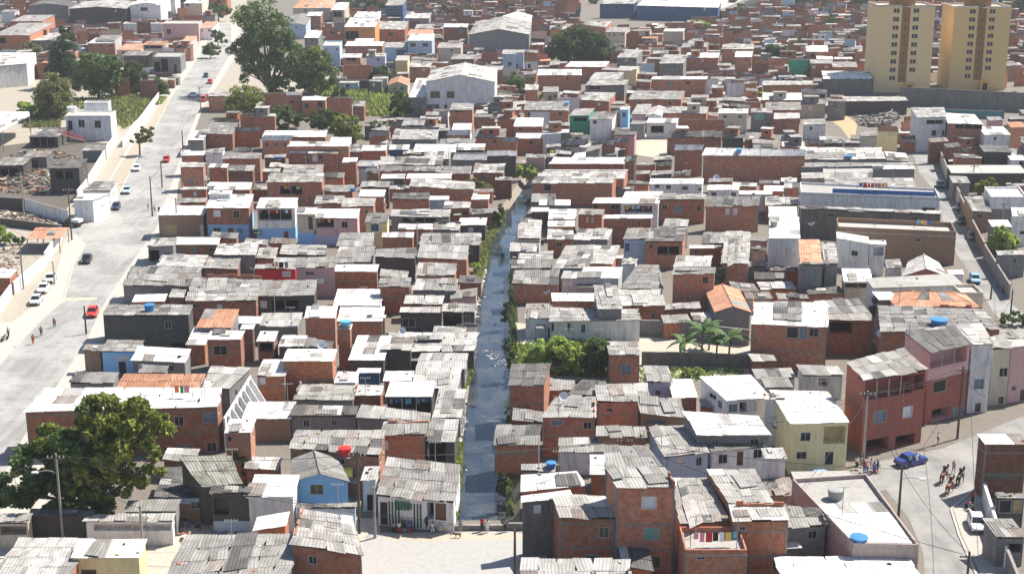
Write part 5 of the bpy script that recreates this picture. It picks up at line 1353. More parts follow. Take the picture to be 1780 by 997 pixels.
scatter('scrub', [(551, 150), (650, 150), (708, 165), (708, 200), (640, 202), (600, 170), (551, 166)], 5200, 1.5, [LEAF['lime'], LEAF['olive'], LEAF['dry'], LEAF['lime']], 'pale green scrub slope left of the white warehouse')
scatter('scrub', [(195, 165), (262, 168), (250, 200), (215, 225), (195, 205), (190, 180)], 2400, 1.0, [LEAF['lime'], LEAF['dry'], LEAF['dry'], LEAF['olive']], 'dry scrub behind the roadside white wall')
scatter('scrub', [(40, 195), (105, 200), (105, 225), (40, 222)], 1200, .9, [LEAF['olive'], LEAF['mid'], LEAF['dry']], 'weeds behind the scrap yard')
scatter('grass', [(838, 400), (866, 392), (872, 370), (884, 366), (852, 430), (842, 470), (832, 520), (826, 520)], 1800, .6, [LEAF['olive'], LEAF['lime'], LEAF['dry']], 'weeds on the upper left canal bank')
scatter('grass', [(885, 480), (893, 480), (900, 660), (888, 660)], 600, .6, [LEAF['dark'], LEAF['mid']], 'dark weeds on the right canal bank')
scrap = [DARK, DARK, SHUT['d'], SHUT['v'], CONC, WM['B'], FRAME, SHUT['y'], RM['a'], WM['Bd']]
junk = [CONC, DARK, SHUT['d'], WM['B'], RM['l'], RM['a'], CLOTH[7], SHUT['y'], WM['C'], FRAME]
scatter('scrap_heap', [(0, 280), (60, 262), (110, 262), (150, 285), (128, 335), (60, 338), (0, 335)], 1100, .9, scrap, 'sprawling heap of scrap and burnt timber in the scrap yard', False, 0.0, 1.8)
scatter('rubble', [(1480, 196), (1500, 186), (1560, 188), (1566, 205), (1545, 222), (1495, 220)], 1100, 1.0, [CONC, CONC, CONC, DARK, WM['C'], RM['a'], RM['l']], 'field of grey rubble before the retaining wall', False, 0.0, 2.2)
scatter('rubble', [(0, 378), (100, 392), (104, 384), (0, 366)], 220, .7, [WM['C'], CONC, SHUT['d']], 'line of broken rubble above the dark kerb wall', False)
scatter('rubble', [(0, 430), (40, 430), (30, 490), (0, 520)], 160, .6, [WM['C'], CONC, WM['B']], 'scattered rubble at the left edge', False)
trash = [CLOTH[0], CLOTH[0], CLOTH[0], CLOTH[7], CONC, WM['C']]
cp = [(x + 4, y) for x, y in CL] + [(x - 4, y) for x, y in CR[::-1]]
scatter('floating_litter', cp, 30, .26, trash + [DARK], 'bits of white litter floating on the canal', False, WZ + .0)
scatter('floating_litter', [(838, 612), (850, 606), (880, 628), (884, 640), (870, 640)], 55, .26, trash, 'drift of white litter across the middle of the canal', False, WZ + .0)
scatter('bank_litter', [(822, 580), (832, 520), (846, 470), (838, 470), (822, 520), (816, 580)], 420, .5, trash + [SHUT['y'], DARK], 'trash tipped down the left canal bank', False, -.7)
scatter('bank_litter', [(790, 690), (812, 660), (808, 740), (796, 800), (786, 800)], 240, .4, trash + [DARK], 'trash along the lower left canal bank', False, -.7)
scatter('yard_junk', [(300, 880), (420, 880), (420, 930), (300, 930)], 140, .6, junk, 'junk strewn in the dark yard right of the tree', False)
scatter('yard_junk', [(1480, 790), (1530, 800), (1520, 830), (1490, 825)], 24, .4, junk, 'odds and ends on the pavement by the red house', False)
# loose stuff on roofs
mb = MB()
for i in range(320):
    H = random.choice(HOUSES)
    if H['o']['shape'] != 'mono' or not 'geo' in H: continue
    fl, fr, br, bl, h0, hb = H['geo']; u, v = random.uniform(.05, .95), random.uniform(.05, .95); p = (fl * (1 - u) + fr * u) * (1 - v) + (bl * (1 - u) + br * u) * v
    s = random.uniform(.15, .5); mb.box(p + Vector((0, 0, .16)), (s, s * random.uniform(.3, .9), .16), random.choice(junk), random.uniform(0, 3))
o = mb.build('roof_debris'); tag(o, 'scattered bricks and scraps lying on the sheet roofs', 'debris', None, 'stuff')

# far trees standing among the distant houses
FT = random.Random(5); FTN = 0
for i in range(400):
    if FTN >= 46: break
    x, y = FT.uniform(560, 1790), FT.uniform(2, 240)
    if any(inside(x, y, r_) for r_ in ([(0, 0), (540, 0), (590, 160), (0, 160)], [(1500, -10), (1765, -10), (1765, 215), (1500, 200)], [(1090, 215), (1300, 240), (1300, 280), (1080, 280)], [(700, 100), (900, 100), (900, 250), (700, 250)])): continue
    if y > 110 and FT.random() < .7: continue
    if y < 60 and x < 1150 and FT.random() < .4: continue
    r_ = FT.uniform(4, 8.5) * (y + 220) / 330; lab = near_label(x, y - r_, P(x, y), 'small far tree')
    if not lab: continue
    tree((x, y), [(x, y - r_ * 1.1, r_), (x - r_ * .8, y - r_ * .9, r_ * .7), (x + r_ * .8, y - r_ * .8, r_ * .7)], FT.choice(('dark', 'mid', 'olive', 'dark', 'lime')), lab, 700, .6); FTN += 1

scatter('grass', [(878, 700), (892, 690), (893, 900), (880, 900)], 350, .45, [LEAF['dark'], LEAF['mid'], LEAF['olive']], 'dark weeds along the lower right canal bank')
scatter('grass', [(806, 690), (824, 640), (828, 590), (818, 590), (806, 660)], 600, .5, [LEAF['olive'], LEAF['lime'], LEAF['dry']], 'weeds among the trash on the left bank')

scatter('scrub', [(60, 205), (115, 195), (118, 178), (60, 175)], 900, .9, [LEAF['mid'], LEAF['olive'], LEAF['lime']], 'undergrowth around the round olive tree')
scatter('scrub', [(120, 172), (290, 170), (280, 182), (215, 190), (140, 190)], 1800, .8, [LEAF['mid'], LEAF['olive'], LEAF['dry'], LEAF['lime']], 'undergrowth below the roadside trees')
# ================================================================ towers and walls
TB = plaster_mat('tower_beige', (.80, .60, .32), .2, (.5, .4, .25)); TBR = plaster_mat('tower_brown', (.30, .15, .05), .3, (.25, .15, .08)); TOR = plaster_mat('tower_orange', (.70, .36, .08), .3, (.45, .25, .1))
def tower(x0, x1, yb, ytop, lab, mat):
    A, B = P(x0, yb), P(x1, yb); d = (B - A).normalized(); ax = (d, Vector((-d.y, d.x, 0)), Vector((0, 0, 1))); W = (B - A).length; Hh = HC * (yb - ytop) / (yb - YH); dep = 14.0
    R = root('apartment_tower', (A + B) / 2, lab, 'apartment tower', 'pair of apartment towers')
    base = (A + B) / 2; at = lambda u, z, o=0: A + d * u + ax[1] * o + Vector((0, 0, z))
    ops = []; fh = (Hh - 3.2) / 9
    for s in (.375, .625):
        for i in range(9):
            z = 3.2 + fh * i + .9
            if i == 0 and s > .5: continue
            ops.append((W * s - .95 + (-.9 if s < .5 else .9), W * s + .95 + (-.9 if s < .5 else .9), z, z + 1.35, .2))
    ops.append((W * .425, W * .575, 3.4, Hh - .02, .35))
    mb = MB(); nF = Vector((d.y, -d.x, 0)); wall_grid(mb, A, B, Hh, Hh, mat, ops, nF)
    C, D = at(W, 0, dep), at(0, 0, dep)
    for p, q in ((B, C), (C, D), (D, A)): e = (q - p).normalized(); wall_grid(mb, p, q, Hh, Hh, mat, [], Vector((e.y, -e.x, 0)))
    mb.face([at(0, Hh), at(W, Hh), at(W, Hh, dep), at(0, Hh, dep)], WM['C']); mb.build('wall', R, base)
    pb = MB()
    for (c, s) in ((at(W * .2125, Hh + .3, .15), (W * .425, .3, .6)), (at(W * .7875, Hh + .3, .15), (W * .425, .3, .6)), (at(W / 2, Hh + .3, dep - .15), (W, .3, .6)), (at(.15, Hh + .3, dep / 2), (.3, dep - .62, .6)), (at(W - .15, Hh + .3, dep / 2), (.3, dep - .62, .6))): pb.box(c, s, WM['C'], ax=ax)
    pb.build('parapet', R, base)
    for o in ops[:-1]:
        f = MB(); f.face([at(o[0], o[2], .19), at(o[1], o[2], .19), at(o[1], o[3], .19), at(o[0], o[3], .19)], GLASS); f.box(at((o[0] + o[1]) / 2, (o[2] + o[3]) / 2, .15), (.08, .06, 1.33), FRAME_W, ax=ax); f.box(at((o[0] + o[1]) / 2, o[2] - .05, -.05), (2.0, .16, .1), FRAME, ax=ax); f.build('window', R, base)
    s = MB(); s.face([at(W * .425, 3.4, .34), at(W * .575, 3.4, .34), at(W * .575, Hh, .34), at(W * .425, Hh, .34)], TBR)
    for i in range(8): s.box(at(W * .5, 4.6 + fh * i, .31), (.5, .08, .5), DARK, ax=ax)
    s.build('stair_panel', R, base)
    t = MB(); t.box(at(W / 2, Hh + 3, dep * .45), (W * .36, dep * .55, 6), TBR, ax=ax); t.build('water_tower', R, base)
    e = MB(); e.box(at(W * .62, 1.6, -.8), (3.2, 1.6, 3.0), TOR, ax=ax); e.box(at(W * .62, 1.4, -1.62), (1.6, .06, 2.4), DARK, ax=ax); e.build('entrance', R, base)
tower(1517, 1615, 161, 9, 'left of the two tall beige apartment towers', TB)
tower(1648, 1746, 157, 11, 'right of the two tall beige apartment towers', TOR if False else plaster_mat('tower_ochre', (.80, .56, .25), .2, (.5, .38, .2)))
def wall_run(px, h, mat, name, label, cat='wall', th=.22, top=None):
    base = P(*px[0]); mb = MB()
    for a, c in zip(px, px[1:]):
        A, C = P(*a), P(*c); d = (C - A).normalized(); n_ = Vector((-d.y, d.x, 0)) * th; e = Vector((0, 0, h))
        mb.hexa([A, C, C + n_, A + n_], [p + e for p in (A, C, C + n_, A + n_)], mat)
    R = root(name, base, label, cat, 'walls'); mb.build('wall', R, base)
    t = MB()
    for a, c in zip(px, px[1:]):
        A, C = P(*a), P(*c); d = (C - A).normalized(); n_ = Vector((-d.y, d.x, 0)); e = Vector((0, 0, h + .003)); f = Vector((0, 0, .07)); lo = [A - n_ * .05 + e, C - n_ * .05 + e, C + n_ * (th + .05) + e, A + n_ * (th + .05) + e]
        t.hexa(lo, [p + f for p in lo], top or CONC)
    t.build('coping', R, base)
ww = WM['W']
wall_run([(214, 256), (236, 226), (248, 212), (277, 172)], 2.0, ww, 'garden_wall', 'long white wall beside the sandy verge', top=ww)
wall_run([(136, 352), (150, 335), (190, 268), (206, 244)], 2.6, ww, 'garden_wall', 'white wall along the scrap yard by the road', top=ww)
wall_run([(44, 366), (118, 388)], 2.6, WM['W'], 'garden_wall', 'dirty white wall with openings below the scrap yard', top=CONC)
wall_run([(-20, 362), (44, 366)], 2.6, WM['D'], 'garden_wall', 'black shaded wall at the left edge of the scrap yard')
wall_run([(0, 392), (104, 405)], 1.6, WM['D'], 'retaining_wall', 'dark retaining wall above the gazebo yard')
wall_run([(80, 462), (109, 418)], 2.4, ww, 'garden_wall', 'white wall beside the terracotta gazebo', top=ww)
wall_run([(26, 512), (80, 464)], 2.2, ww, 'garden_wall', 'low white wall behind the parked cars', top=ww)
wall_run([(-10, 560), (22, 516)], 2.2, ww, 'garden_wall', 'white wall corner at the left edge', top=ww)
wall_run([(1072, 582), (1140, 584), (1212, 588)], 2.5, WM['G'], 'garden_wall', 'grey yard wall behind the banana plants')
wall_run([(1115, 634), (1200, 636), (1304, 640)], 2.0, WM['M'], 'garden_wall', 'mossy low yard wall on the grass plot')
wall_run([(1302, 600), (1212, 590)], 2.5, WM['G'], 'garden_wall', 'pale yard wall end by the broad white roof')
wall_run([(595, 154), (664, 155)], 3.0, WM['G'], 'garden_wall', 'grey wall above the scrub slope')
wall_run([(1563, 184), (1800, 196)], 5.8, WM['M'], 'retaining_wall', 'huge grey retaining wall below the right tower')
wall_run([(1640, 204), (1745, 208)], 2.4, plaster_mat('teal_paint', (.08, .25, .27), .4, (.15, .2, .2)), 'garden_wall', 'teal painted wall below the retaining wall')
wall_run([(1748, 986), (1728, 930), (1710, 872)], 2.3, ww, 'garden_wall', 'diagonal white wall beside the junk pile', top=ww)
wall_run([(1790, 1090), (1750, 990)], 2.3, WM['G'], 'garden_wall', 'grey end of the diagonal white wall')
wall_run([(1710, 446), (1686, 398), (1668, 360)], 2.8, WM['N'], 'garden_wall', 'brown wall along the right street')
wall_run([(1755, 520), (1728, 476), (1711, 448)], 2.6, WM['G'], 'garden_wall', 'grey wall below the round bright tree')
wall_run([(1668, 358), (1648, 318), (1634, 282)], 3.0, WM['C'], 'garden_wall', 'cream wall at the top of the right street')
wall_run([(788, 921), (884, 920)], .5, CONC, 'bridge_parapet', 'low parapet at the canal\'s near end', 'parapet', .3)
wall_run([(884, 920), (948, 921)], .7, WM['G'], 'bridge_parapet', 'grey parapet right of the canal mouth', 'parapet', .3)
# buttressed white wall
q0, q1 = P(437, 652, 4.6), P(391, 726, 4.6); q0.z = q1.z = 0; d = (q1 - q0).normalized(); n_ = Vector((-d.y, d.x, 0)); n_ = n_ if n_.x > 0 else -n_
R = root('buttressed_wall', q0, 'white unfinished wall with a row of sloping buttresses', 'wall'); mb = MB()
lo = [q0, q1, q1 - n_ * .22, q0 - n_ * .22]; mb.hexa(lo, [p + Vector((0, 0, 4.6)) for p in lo], ww); mb.build('wall', R, q0)
Lw = (q1 - q0).length
for i in range(7):
    c = q0 + d * (Lw * (i + .5) / 7); b = MB(); e = d * .11
    A = [c - e, c + e]; tri = lambda s: [c + s + n_ * .003, c + s + n_ * 2.2, c + s + n_ * 2.1 + Vector((0, 0, 1.2)), c + s + n_ * .3 + Vector((0, 0, 4.5)), c + s + n_ * .003 + Vector((0, 0, 4.5))]
    f, g_ = tri(-e), tri(e); b.face(f, ww); b.face(g_[::-1], ww)
    for j in range(5): k = (j + 1) % 5; b.face([f[j], g_[j], g_[k], f[k]], ww)
    b.build('buttress', R, q0)
# outside stair of the white stair house
s0 = P(102, 232, 3.2); s1 = P(150, 246, .2); R = root('staircase', Vector((s1.x, s1.y, 0)), 'red painted outside staircase on the small white house', 'staircase'); d = s1 - s0; mb = MB(); n_ = 13
for i in range(n_):
    p = s0 + d * (i + .5) / n_; mb.box(p, (abs(d.x) / n_ + .05, 1.1, .12), WM['R'])
mb.build('steps', R, R.location); rl = MB()
for off in (-.5, .5):
    rl.tube([s0 + Vector((0, off, 1)), s1 + Vector((0, off, 1))], .05, WM['X'], 6)
    for i in range(0, n_ + 1, 3): p = s0 + d * i / n_ + Vector((0, off, 0)); rl.tube([p, p + Vector((0, 0, 1))], .035, WM['X'], 5)
rl.build('railing', R, R.location)
ld = MB(); ld.box(s0 + Vector((-1.0, 0, .02)), (2.2, 1.4, .14), CONC); ld.box(s0 + Vector((-1.9, .4, -1.6)), (.2, .2, 3.1), CONC); ld.build('landing', R, R.location)
# green stripes on the shack by the square, a striped awning hung over its window
HS = [H for H in HOUSES if 'green striped shack' in H['label']][0]; fl, fr = HS['geo'][0], HS['geo'][1]; L = (fr - fl).length; d = (fr - fl) / L; n2 = Vector((d.y, -d.x, 0)); mb = MB(); gm = flat_mat('green_stripe', (.015, .07, .035), .7)
for i in range(11):
    if 4 <= i <= 7: segs = ((.12, .95), (2.3, 3.0))
    else: segs = ((.12, 3.0),)
    for z0, z1 in segs:
        c = fl + d * (L * .16 + i * .36) - n2 * .22; mb.box((c.x, c.y, (z0 + z1) / 2), (.17, .04, z1 - z0), gm, ax=(d, Vector((-d.y, d.x, 0)), Vector((0, 0, 1))))
mb.build('striped_boards', HS['obj'], HS['obj'].location)
p = surf(602, 818) if 'surf' in globals() else P(602, 818, 3); R = root('awning', p, 'small yellow awning beside the sky blue gable', 'awning'); a_ = MB(); n_ = 8
pr = [Vector((0, -.9 * math.sin(i * math.pi / 14) , .9 * math.cos(i * math.pi / 14) - .9)) for i in range(8)]
for i in range(7): a_.face([p + pr[i] + Vector((-.8, 0, .5)), p + pr[i] + Vector((.8, 0, .5)), p + pr[i + 1] + Vector((.8, 0, .5)), p + pr[i + 1] + Vector((-.8, 0, .5))], CLOTH[5])
a_.build('canopy', R, p); a_ = MB(); a_.tube([p + Vector((-.75, -.5, -2.2)), p + Vector((-.75, -.5, .35))], .05, CONC, 6); a_.tube([p + Vector((.75, -.5, -2.2)), p + Vector((.75, -.5, .35))], .05, CONC, 6); a_.build('support', R, p)
HB_ = [H for H in HOUSES if 'blue parapet strip' in H['label']][0]; fl, fr = HB_['geo'][0], HB_['geo'][1]; d = (fr - fl); L = d.length; d /= L; n2 = Vector((d.y, -d.x, 0)); mb = MB(); bl_ = plaster_mat('blue_band', (.03, .13, .36), .4, (.2, .2, .22))
c = fl + d * (L * .6) - n2 * .9; mb.box((c.x, c.y, c.z + .12 + .62), (L * .74, .14, 1.24), bl_, ax=(d, Vector((-d.y, d.x, 0)), Vector((0, 0, 1)))); mb.build('blue_parapet', HB_['obj'], HB_['obj'].location)
# ================================================================ tanks, dishes, aerials on the roofs
bpy.context.view_layer.update(); DG = bpy.context.evaluated_depsgraph_get()
TK = {'blue': flat_mat('blue_plastic', (.05, .20, .46), .4), 'red': flat_mat('red_plastic', (.62, .03, .02), .4), 'black': flat_mat('black_plastic', (.02, .02, .022), .5), 'white': flat_mat('white_plastic', (.7, .72, .74), .5), 'grey': flat_mat('grey_cement_tank', (.3, .3, .29), .9), 'sky': flat_mat('sky_blue_plastic', (.12, .42, .68), .4)}
def tank(px, py, r, h, col, lab, stand=0.0):
    p = surf(px, py); R = root('water_tank', p, lab, 'water tank', 'roof water tanks')
    if stand:
        s = MB()
        for sx in (-1, 1):
            for sy in (-1, 1): s.box(p + Vector((sx * r * .6, sy * r * .6, stand / 2)), (.12, .12, stand), CONC)
        s.box(p + Vector((0, 0, stand - .06)), (r * 2, r * 2, .1), CONC); s.build('stand', R, p)
    b = MB(); z = p + Vector((0, 0, stand + .02)); b.lathe(z, [(r * .82, 0), (r, h * .8), (r * 1.02, h * .8), (r * 1.02, h * .86)], TK[col], 16); b.build('body', R, p)
    l = MB(); l.lathe(z + Vector((0, 0, h * .862)), [(r * 1.05, 0), (r * 1.05, h * .05), (r * .7, h * .12), (.12, h * .15)], TK[col], 16); l.build('lid', R, p)
for q in ((260, 540, .8, 1.1, 'blue', 'blue tank on the black plank house'), (600, 797, .75, 1.1, 'red', 'bright red tank beside the sky blue gable', .4), (1632, 564, 1.25, .9, 'blue', 'wide blue tank on the very wide corrugated roof'), (1518, 548, .8, 1.6, 'black', 'tall black tank by the small white canopy'),
          (1522, 526, .7, .9, 'black', 'black tank behind the small white canopy'), (557, 492, .75, .9, 'white', 'white tank near the plain orange brick wall'), (613, 333, .6, .8, 'blue', 'small blue tank left of the lit brick tower'), (601, 568, .8, .7, 'sky', 'pale blue tank near the brick cube', .3),
          (125, 195, 1.3, 1.6, 'white', 'white tank on the small white stair house'), (942, 425, .5, .8, 'black', 'black tank at the steep pale roof', .2), (1335, 470, .7, .6, 'sky', 'sky blue tank before the tall white house'), (483, 279, .75, .7, 'blue', 'blue tank in the upper brick cluster', .3),
          (1493, 942, .9, .7, 'blue', 'low blue tank on the flat pink corner building'), (1452, 866, .9, 1.2, 'grey', 'grey concrete tank on the flat pink corner building'), (958, 812, .6, .7, 'blue', 'dark blue tank above the stacked white roofs'), (1345, 393, .7, 1.0, 'grey', 'cement tank on the tall white house'),
          (985, 183, .7, 1.0, 'sky', 'tiny blue tank left of the bright green house'), (1285, 264, .7, .8, 'sky', 'pale blue tank on the long brick block'), (1475, 275, .9, .7, 'blue', 'blue tank on the long grey shed'), (1350, 743, .55, .7, 'white', 'white tank left of the yellow house', .3), (968, 637, .7, .8, 'black', 'black tank on the dark roofed canal house', .3)): tank(*q)
def dish(px, py, r, lab):
    p = surf(px, py); R = root('satellite_dish', p, lab, 'satellite dish', 'satellite dishes'); m = TK['white']
    a = MB(); a.tube([p - Vector((0, 0, .05)), p + Vector((0, 0, .9))], .04, TK['grey'], 6); a.build('mast', R, p)
    ax = Vector((-.3, -.75, .6)).normalized(); u = ax.cross(Vector((0, 0, 1))).normalized(); v = ax.cross(u); c = p + Vector((0, 0, .9)); b = MB(); rings = []
    for k, (rr, dd) in enumerate(((.02, 0), (.5, .06), (.8, .14), (1, .24))): rings.append([c + (u * math.cos(t * math.pi / 7) + v * math.sin(t * math.pi / 7)) * r * rr + ax * dd * r for t in range(14)])
    for A, B in zip(rings, rings[1:]):
        for t in range(14): b.face([A[t], A[(t + 1) % 14], B[(t + 1) % 14], B[t]], m)
    b.build('reflector', R, p)
    f = MB(); f.tube([c, c + ax * r * .8], .025, TK['grey'], 5); f.box(c + ax * r * .82, (.1, .1, .1), TK['grey']); f.build('feed_arm', R, p)
for q in ((718, 383, 1.1, 'large dish over the dark gap right of the yellow house'), (668, 365, .7, 'dish in front of the lit brick tower house'), (950, 515, .6, 'dish by the broad grey canal roof'), (905, 200, .8, 'dish near the canal\'s far brick houses'), (1245, 315, .7, 'dish before the long brick block'), (1410, 395, .7, 'dish on the brown hall\'s court edge'),
          (560, 610, .6, 'dish by the small orange brick box'), (980, 700, .6, 'dish on the half white roof by the canal'), (700, 585, .6, 'dish above the dark cube shack'), (1530, 590, .6, 'dish left of the blue tank roof')): dish(*q)
def aerial(px, py, h, lab):
    p = surf(px, py); R = root('tv_aerial', p, lab, 'aerial', 'roof aerials'); a = MB(); a.tube([p - Vector((0, 0, .05)), p + Vector((0, 0, h))], .045, TK['grey'], 5); a.build('mast', R, p); b = MB(); t = p + Vector((0, 0, h - .1)); b.tube([t - Vector((.7, 0, 0)), t + Vector((.7, 0, 0))], .025, TK['grey'], 4)
    for i in range(5): b.tube([t + Vector((-.6 + .3 * i, -.35, .03)), t + Vector((-.6 + .3 * i, .35, .03))], .018, TK['grey'], 4)
    b.build('elements', R, p)
for q in ((780, 295, 5, 'tall aerial on the patched pale shack'), (605, 385, 3, 'aerial by the white veranda house'), (478, 545, 3.5, 'aerial on the patched pale roof'), (1243, 318, 4.5, 'tall white aerial before the long brick block'), (1271, 330, 3.5, 'aerial right of the tall white one'), (990, 600, 2.5, 'aerial on the whitewashed shed'), (715, 745, 2.5, 'aerial on the long grey roof'), (1090, 725, 3, 'aerial on the slit window house'),
          (1425, 700, 3, 'aerial near the slanted white roof'), (350, 690, 2.5, 'aerial on the white terrace'), (1395, 545, 3, 'aerial at the broad white roof'), (860, 760, 2.2, 'aerial by the canal at the lower right bank'), (1580, 590, 2.6, 'aerial on the wide corrugated roof'), (520, 620, 2.5, 'aerial on the red brick house roof')): aerial(*q)
# ================================================================ poles, lamps, cables
PC = plaster_mat('pole_concrete', (.36, .34, .31), .5); PW = flat_mat('pole_wood', (.10, .075, .055), .9); POLES = {}
def pole(key, bx, by, h, lab, arm=True, lamp=None, dark=False, name='utility_pole'):
    p = P(bx, by); R = root(name, p, lab, name.replace('_', ' '), 'utility poles'); m = PW if dark else PC; a = MB(); a.tube([p, p + Vector((0, 0, h))], [.17, .11], m, 8); a.build('post', R, p)
    if arm:
        c = MB(); c.box(p + Vector((0, -.14, h - .5)), (1.9, .1, .12), PW)
        for i in (-.85, -.4, .4, .85): c.tube([p + Vector((i, -.14, h - .44)), p + Vector((i, -.14, h - .2))], .045, TK['white'], 6)
        c.build('crossarm', R, p)
    if lamp:
        l = MB(); s = lamp; l.tube([p + Vector((0, 0, h * .78)), p + Vector((s * .9, -.2, h * .82)), p + Vector((s * 2.0, -.4, h * .81))], .045, TK['grey'], 6); l.build('lamp_arm', R, p)
        l = MB(); l.box(p + Vector((s * 2.25, -.44, h * .805)), (.7, .3, .16), TK['white']); l.build('lamp_head', R, p)
    POLES[key] = p + Vector((0, -.14, h - .25)); return R
pole('a', 125, 417, 10.5, 'dark utility pole on the corner below the scrap yard', dark=True)
pole('b', 42, 376, 9.5, 'pale utility pole inside the scrap yard')
pole('c', 265, 376, 8.6, 'slender pole at the right kerb by the corner garage', False, dark=True)
pole('d', 282, 326, 6, 'short pole below the red car', False, dark=True)
pole('e', 309, 412, 8, 'slender pole in front of the grey garage house', False)
pole('f', 41, 502, 8.4, 'utility pole left of the low white wall')
pole('g', 110, 940, 10.2, 'concrete lamp post in front of the large tree', True, -1)
pole('h', 249, 962, 5.6, 'stubby pole beside the bottom yellow house', False)
pole('i', 625, 926, 9.6, 'dark pole left of the striped shack', True, dark=True)
pole('j', 652, 934, 6, 'thin pale pole at the striped shack\'s corner', False)
pole('k', 1084, 850, 6.5, 'pole rising behind the tall brick block', True, dark=True)
pole('l', 1561, 906, 6.6, 'lamp pole at the flat pink corner building', False, 1, dark=True)
pole('m', 1664, 762, 9.8, 'dark pole before the pink veranda house', True, dark=True)
pole('n', 1500, 806, 9.5, 'grey pole at the corner of the red house', True)
pole('o', 1675, 1075, 7.2, 'pole with a wide crossarm at the bottom right', True, dark=True)
pole('p', 318, 258, 5, 'thin pole at the kerb beside the long brick house', False, dark=True)
pole('q', 349, 190, 7, 'pole beside the orange van', True)
pole('r', 895, 1000, 5.2, 'dark pole at the right side of the square', False, dark=True)
pole('s', 1722, 520, 4.6, 'short thick pole at the right street\'s end', False, dark=True)
pole('t', 1756, 552, 4.8, 'pole right of the short thick one', False, dark=True)
pole('u', 1288, 482, 5.6, 'pole in front of the long patched roof', False, dark=True)
pole('v', 726, 452, 7.2, 'thin pole right of the yellow house', False)
pole('w', 150, 580, 4.6, 'thin pole at the roadside awning', False, dark=True)
pole('x', 1690, 330, 6, 'utility pole behind the right street', True, dark=True)
pole('y', 95, 494, 4.2, 'short post beside the parked cars', False)
pole('z', 1740, 410, 7, 'pole by the round bright green tree', True)
CM = flat_mat('cable_black', (.03, .03, .032), .7)
def cable(a, b_, sag=.8, r=.03, off=0):
    m = MB(); A, B = [POLES[k] if isinstance(k, str) else P(*k) for k in (a, b_)]; A = A + Vector((off, 0, 0)); B = B + Vector((off, 0, 0)); n_ = 10
    m.tube([A.lerp(B, i / n_) - Vector((0, 0, sag * 4 * (i / n_) * (1 - i / n_))) for i in range(n_ + 1)], r, CM, 4, False); o = m.build('power_cable'); tag(o, None, 'cable', 'overhead cables'); return o
bpy.context.view_layer.update(); DG = bpy.context.evaluated_depsgraph_get()
for i, (x, y) in enumerate([(R2.uniform(320, 1700), R2.uniform(215, 960)) for _ in range(90)]):
    p = surf(x, y)
    if p.z < 2 or p.z > 9: continue
    lab = near_label(x, y, p, 'thin rooftop aerial')
    if lab: aerial(x, y, R2.uniform(1.8, 3.6), lab)
CAB = [('n', 'l', 'cable from the red house corner to the lamp pole', .5), ('n', (1380, 860, 5), 'cable from the red house corner to the yellow house garage', .2), ('n', (1345, 735, 5), 'cable from the red house corner over the yellow roof', -.5), ('m', (1585, 690, 6), 'service cable to the pink veranda house', .6), ('m', (1720, 690, 6), 'service cable to the salmon pink house', -.4), ('k', 'l', 'cable across the lower right rooftops', .6), ('k', 'o', 'long cable from the tall brick block to the wide crossarm', -.6),
       ('i', (520, 815, 4), 'service cable to the sky blue gable', .3), ('g', 'r', 'long cable along the bottom edge of the square', .8), ('g', 'r', 'second long cable along the bottom edge of the square', -.8), ('e', 'c', 'cable between the slender kerb poles', 0), ('c', 'd', 'cable up the right kerb', 0), ('d', 'p', 'cable on up the right kerb', 0), ('f', 'y', 'cable over the parked cars', 0), ('e', 'v', 'cable across the pink house roofs', 0), ('u', 'v', 'cable high over the canal', 0), ('g', 'i', 'upper cable from the lamp post to the dark pole by the striped shack', .8), ('g', 'h', 'cable dropping from the lamp post across the tree', 0), ('i', 'k', 'cable over the canal mouth towards the tall brick block', .4), ('i', 'k', 'second cable over the canal mouth', -.8), ('k', 'n', 'cable from the tall brick block to the red house corner', 0), ('n', 'm', 'cable along the red house front', .4), ('n', 'm', 'lower cable along the red house front', -.8),
       ('m', 'o', 'cable running down to the wide crossarm', .8), ('l', 'n', 'cable between lamp pole and red house corner', 0), ('l', 'o', 'cable from the lamp pole down the street', 0), ('a', 'b', 'cable across the scrap yard corner', .8), ('a', 'f', 'cable along the left pavement', .4), ('a', 'c', 'cable across the road by the garage', 0), ('q', 'p', 'cable along the upper kerb', 0), ('m', 't', 'cable up the right street from the veranda house', .4), ('z', 'x', 'cable along the right street walls', .8), ('z', 't', 'cable down to the right street\'s end', 0), ('g', (-160, 880, 9), 'cable from the lamp post out of the picture', -.8)]
for a, b_, lab, off in CAB: cable(a, b_, .7, .03, off)['label'] = lab
# ================================================================ vehicles
TYRE = flat_mat('tyre', (.02, .02, .02), .9); CGL = flat_mat('car_glass', (.015, .018, .022), .08, 0, .6); LAMP = flat_mat('headlamp', (.75, .75, .72), .2, 0, .5); TAIL = flat_mat('tail_lamp', (.35, .01, .01), .3); TRIM = flat_mat('bumper_trim', (.05, .05, .05), .6)
def paint(n, c): m = flat_mat(n, c, .28, .0, .5, .03); return m
CP = {n: paint(n + '_car_paint', c) for n, c in (('black', (.012, .012, .015)), ('white', (.78, .78, .78)), ('silver', (.5, .52, .54)), ('aqua', (.42, .56, .60)), ('navy', (.02, .035, .08)), ('red', (.52, .03, .02)), ('orange', (.75, .12, .03)), ('teal', (.03, .08, .09)), ('blue', (.035, .07, .28)), ('sky', (.25, .42, .68)), ('grey', (.12, .125, .13)))}
def loft(mb, secs, mat):
    for A, B in zip(secs, secs[1:]):
        n_ = len(A)
        for k in range(n_): mb.face([A[k], A[(k + 1) % n_], B[(k + 1) % n_], B[k]], mat)
    mb.face(secs[0][::-1], mat); mb.face(secs[-1], mat)
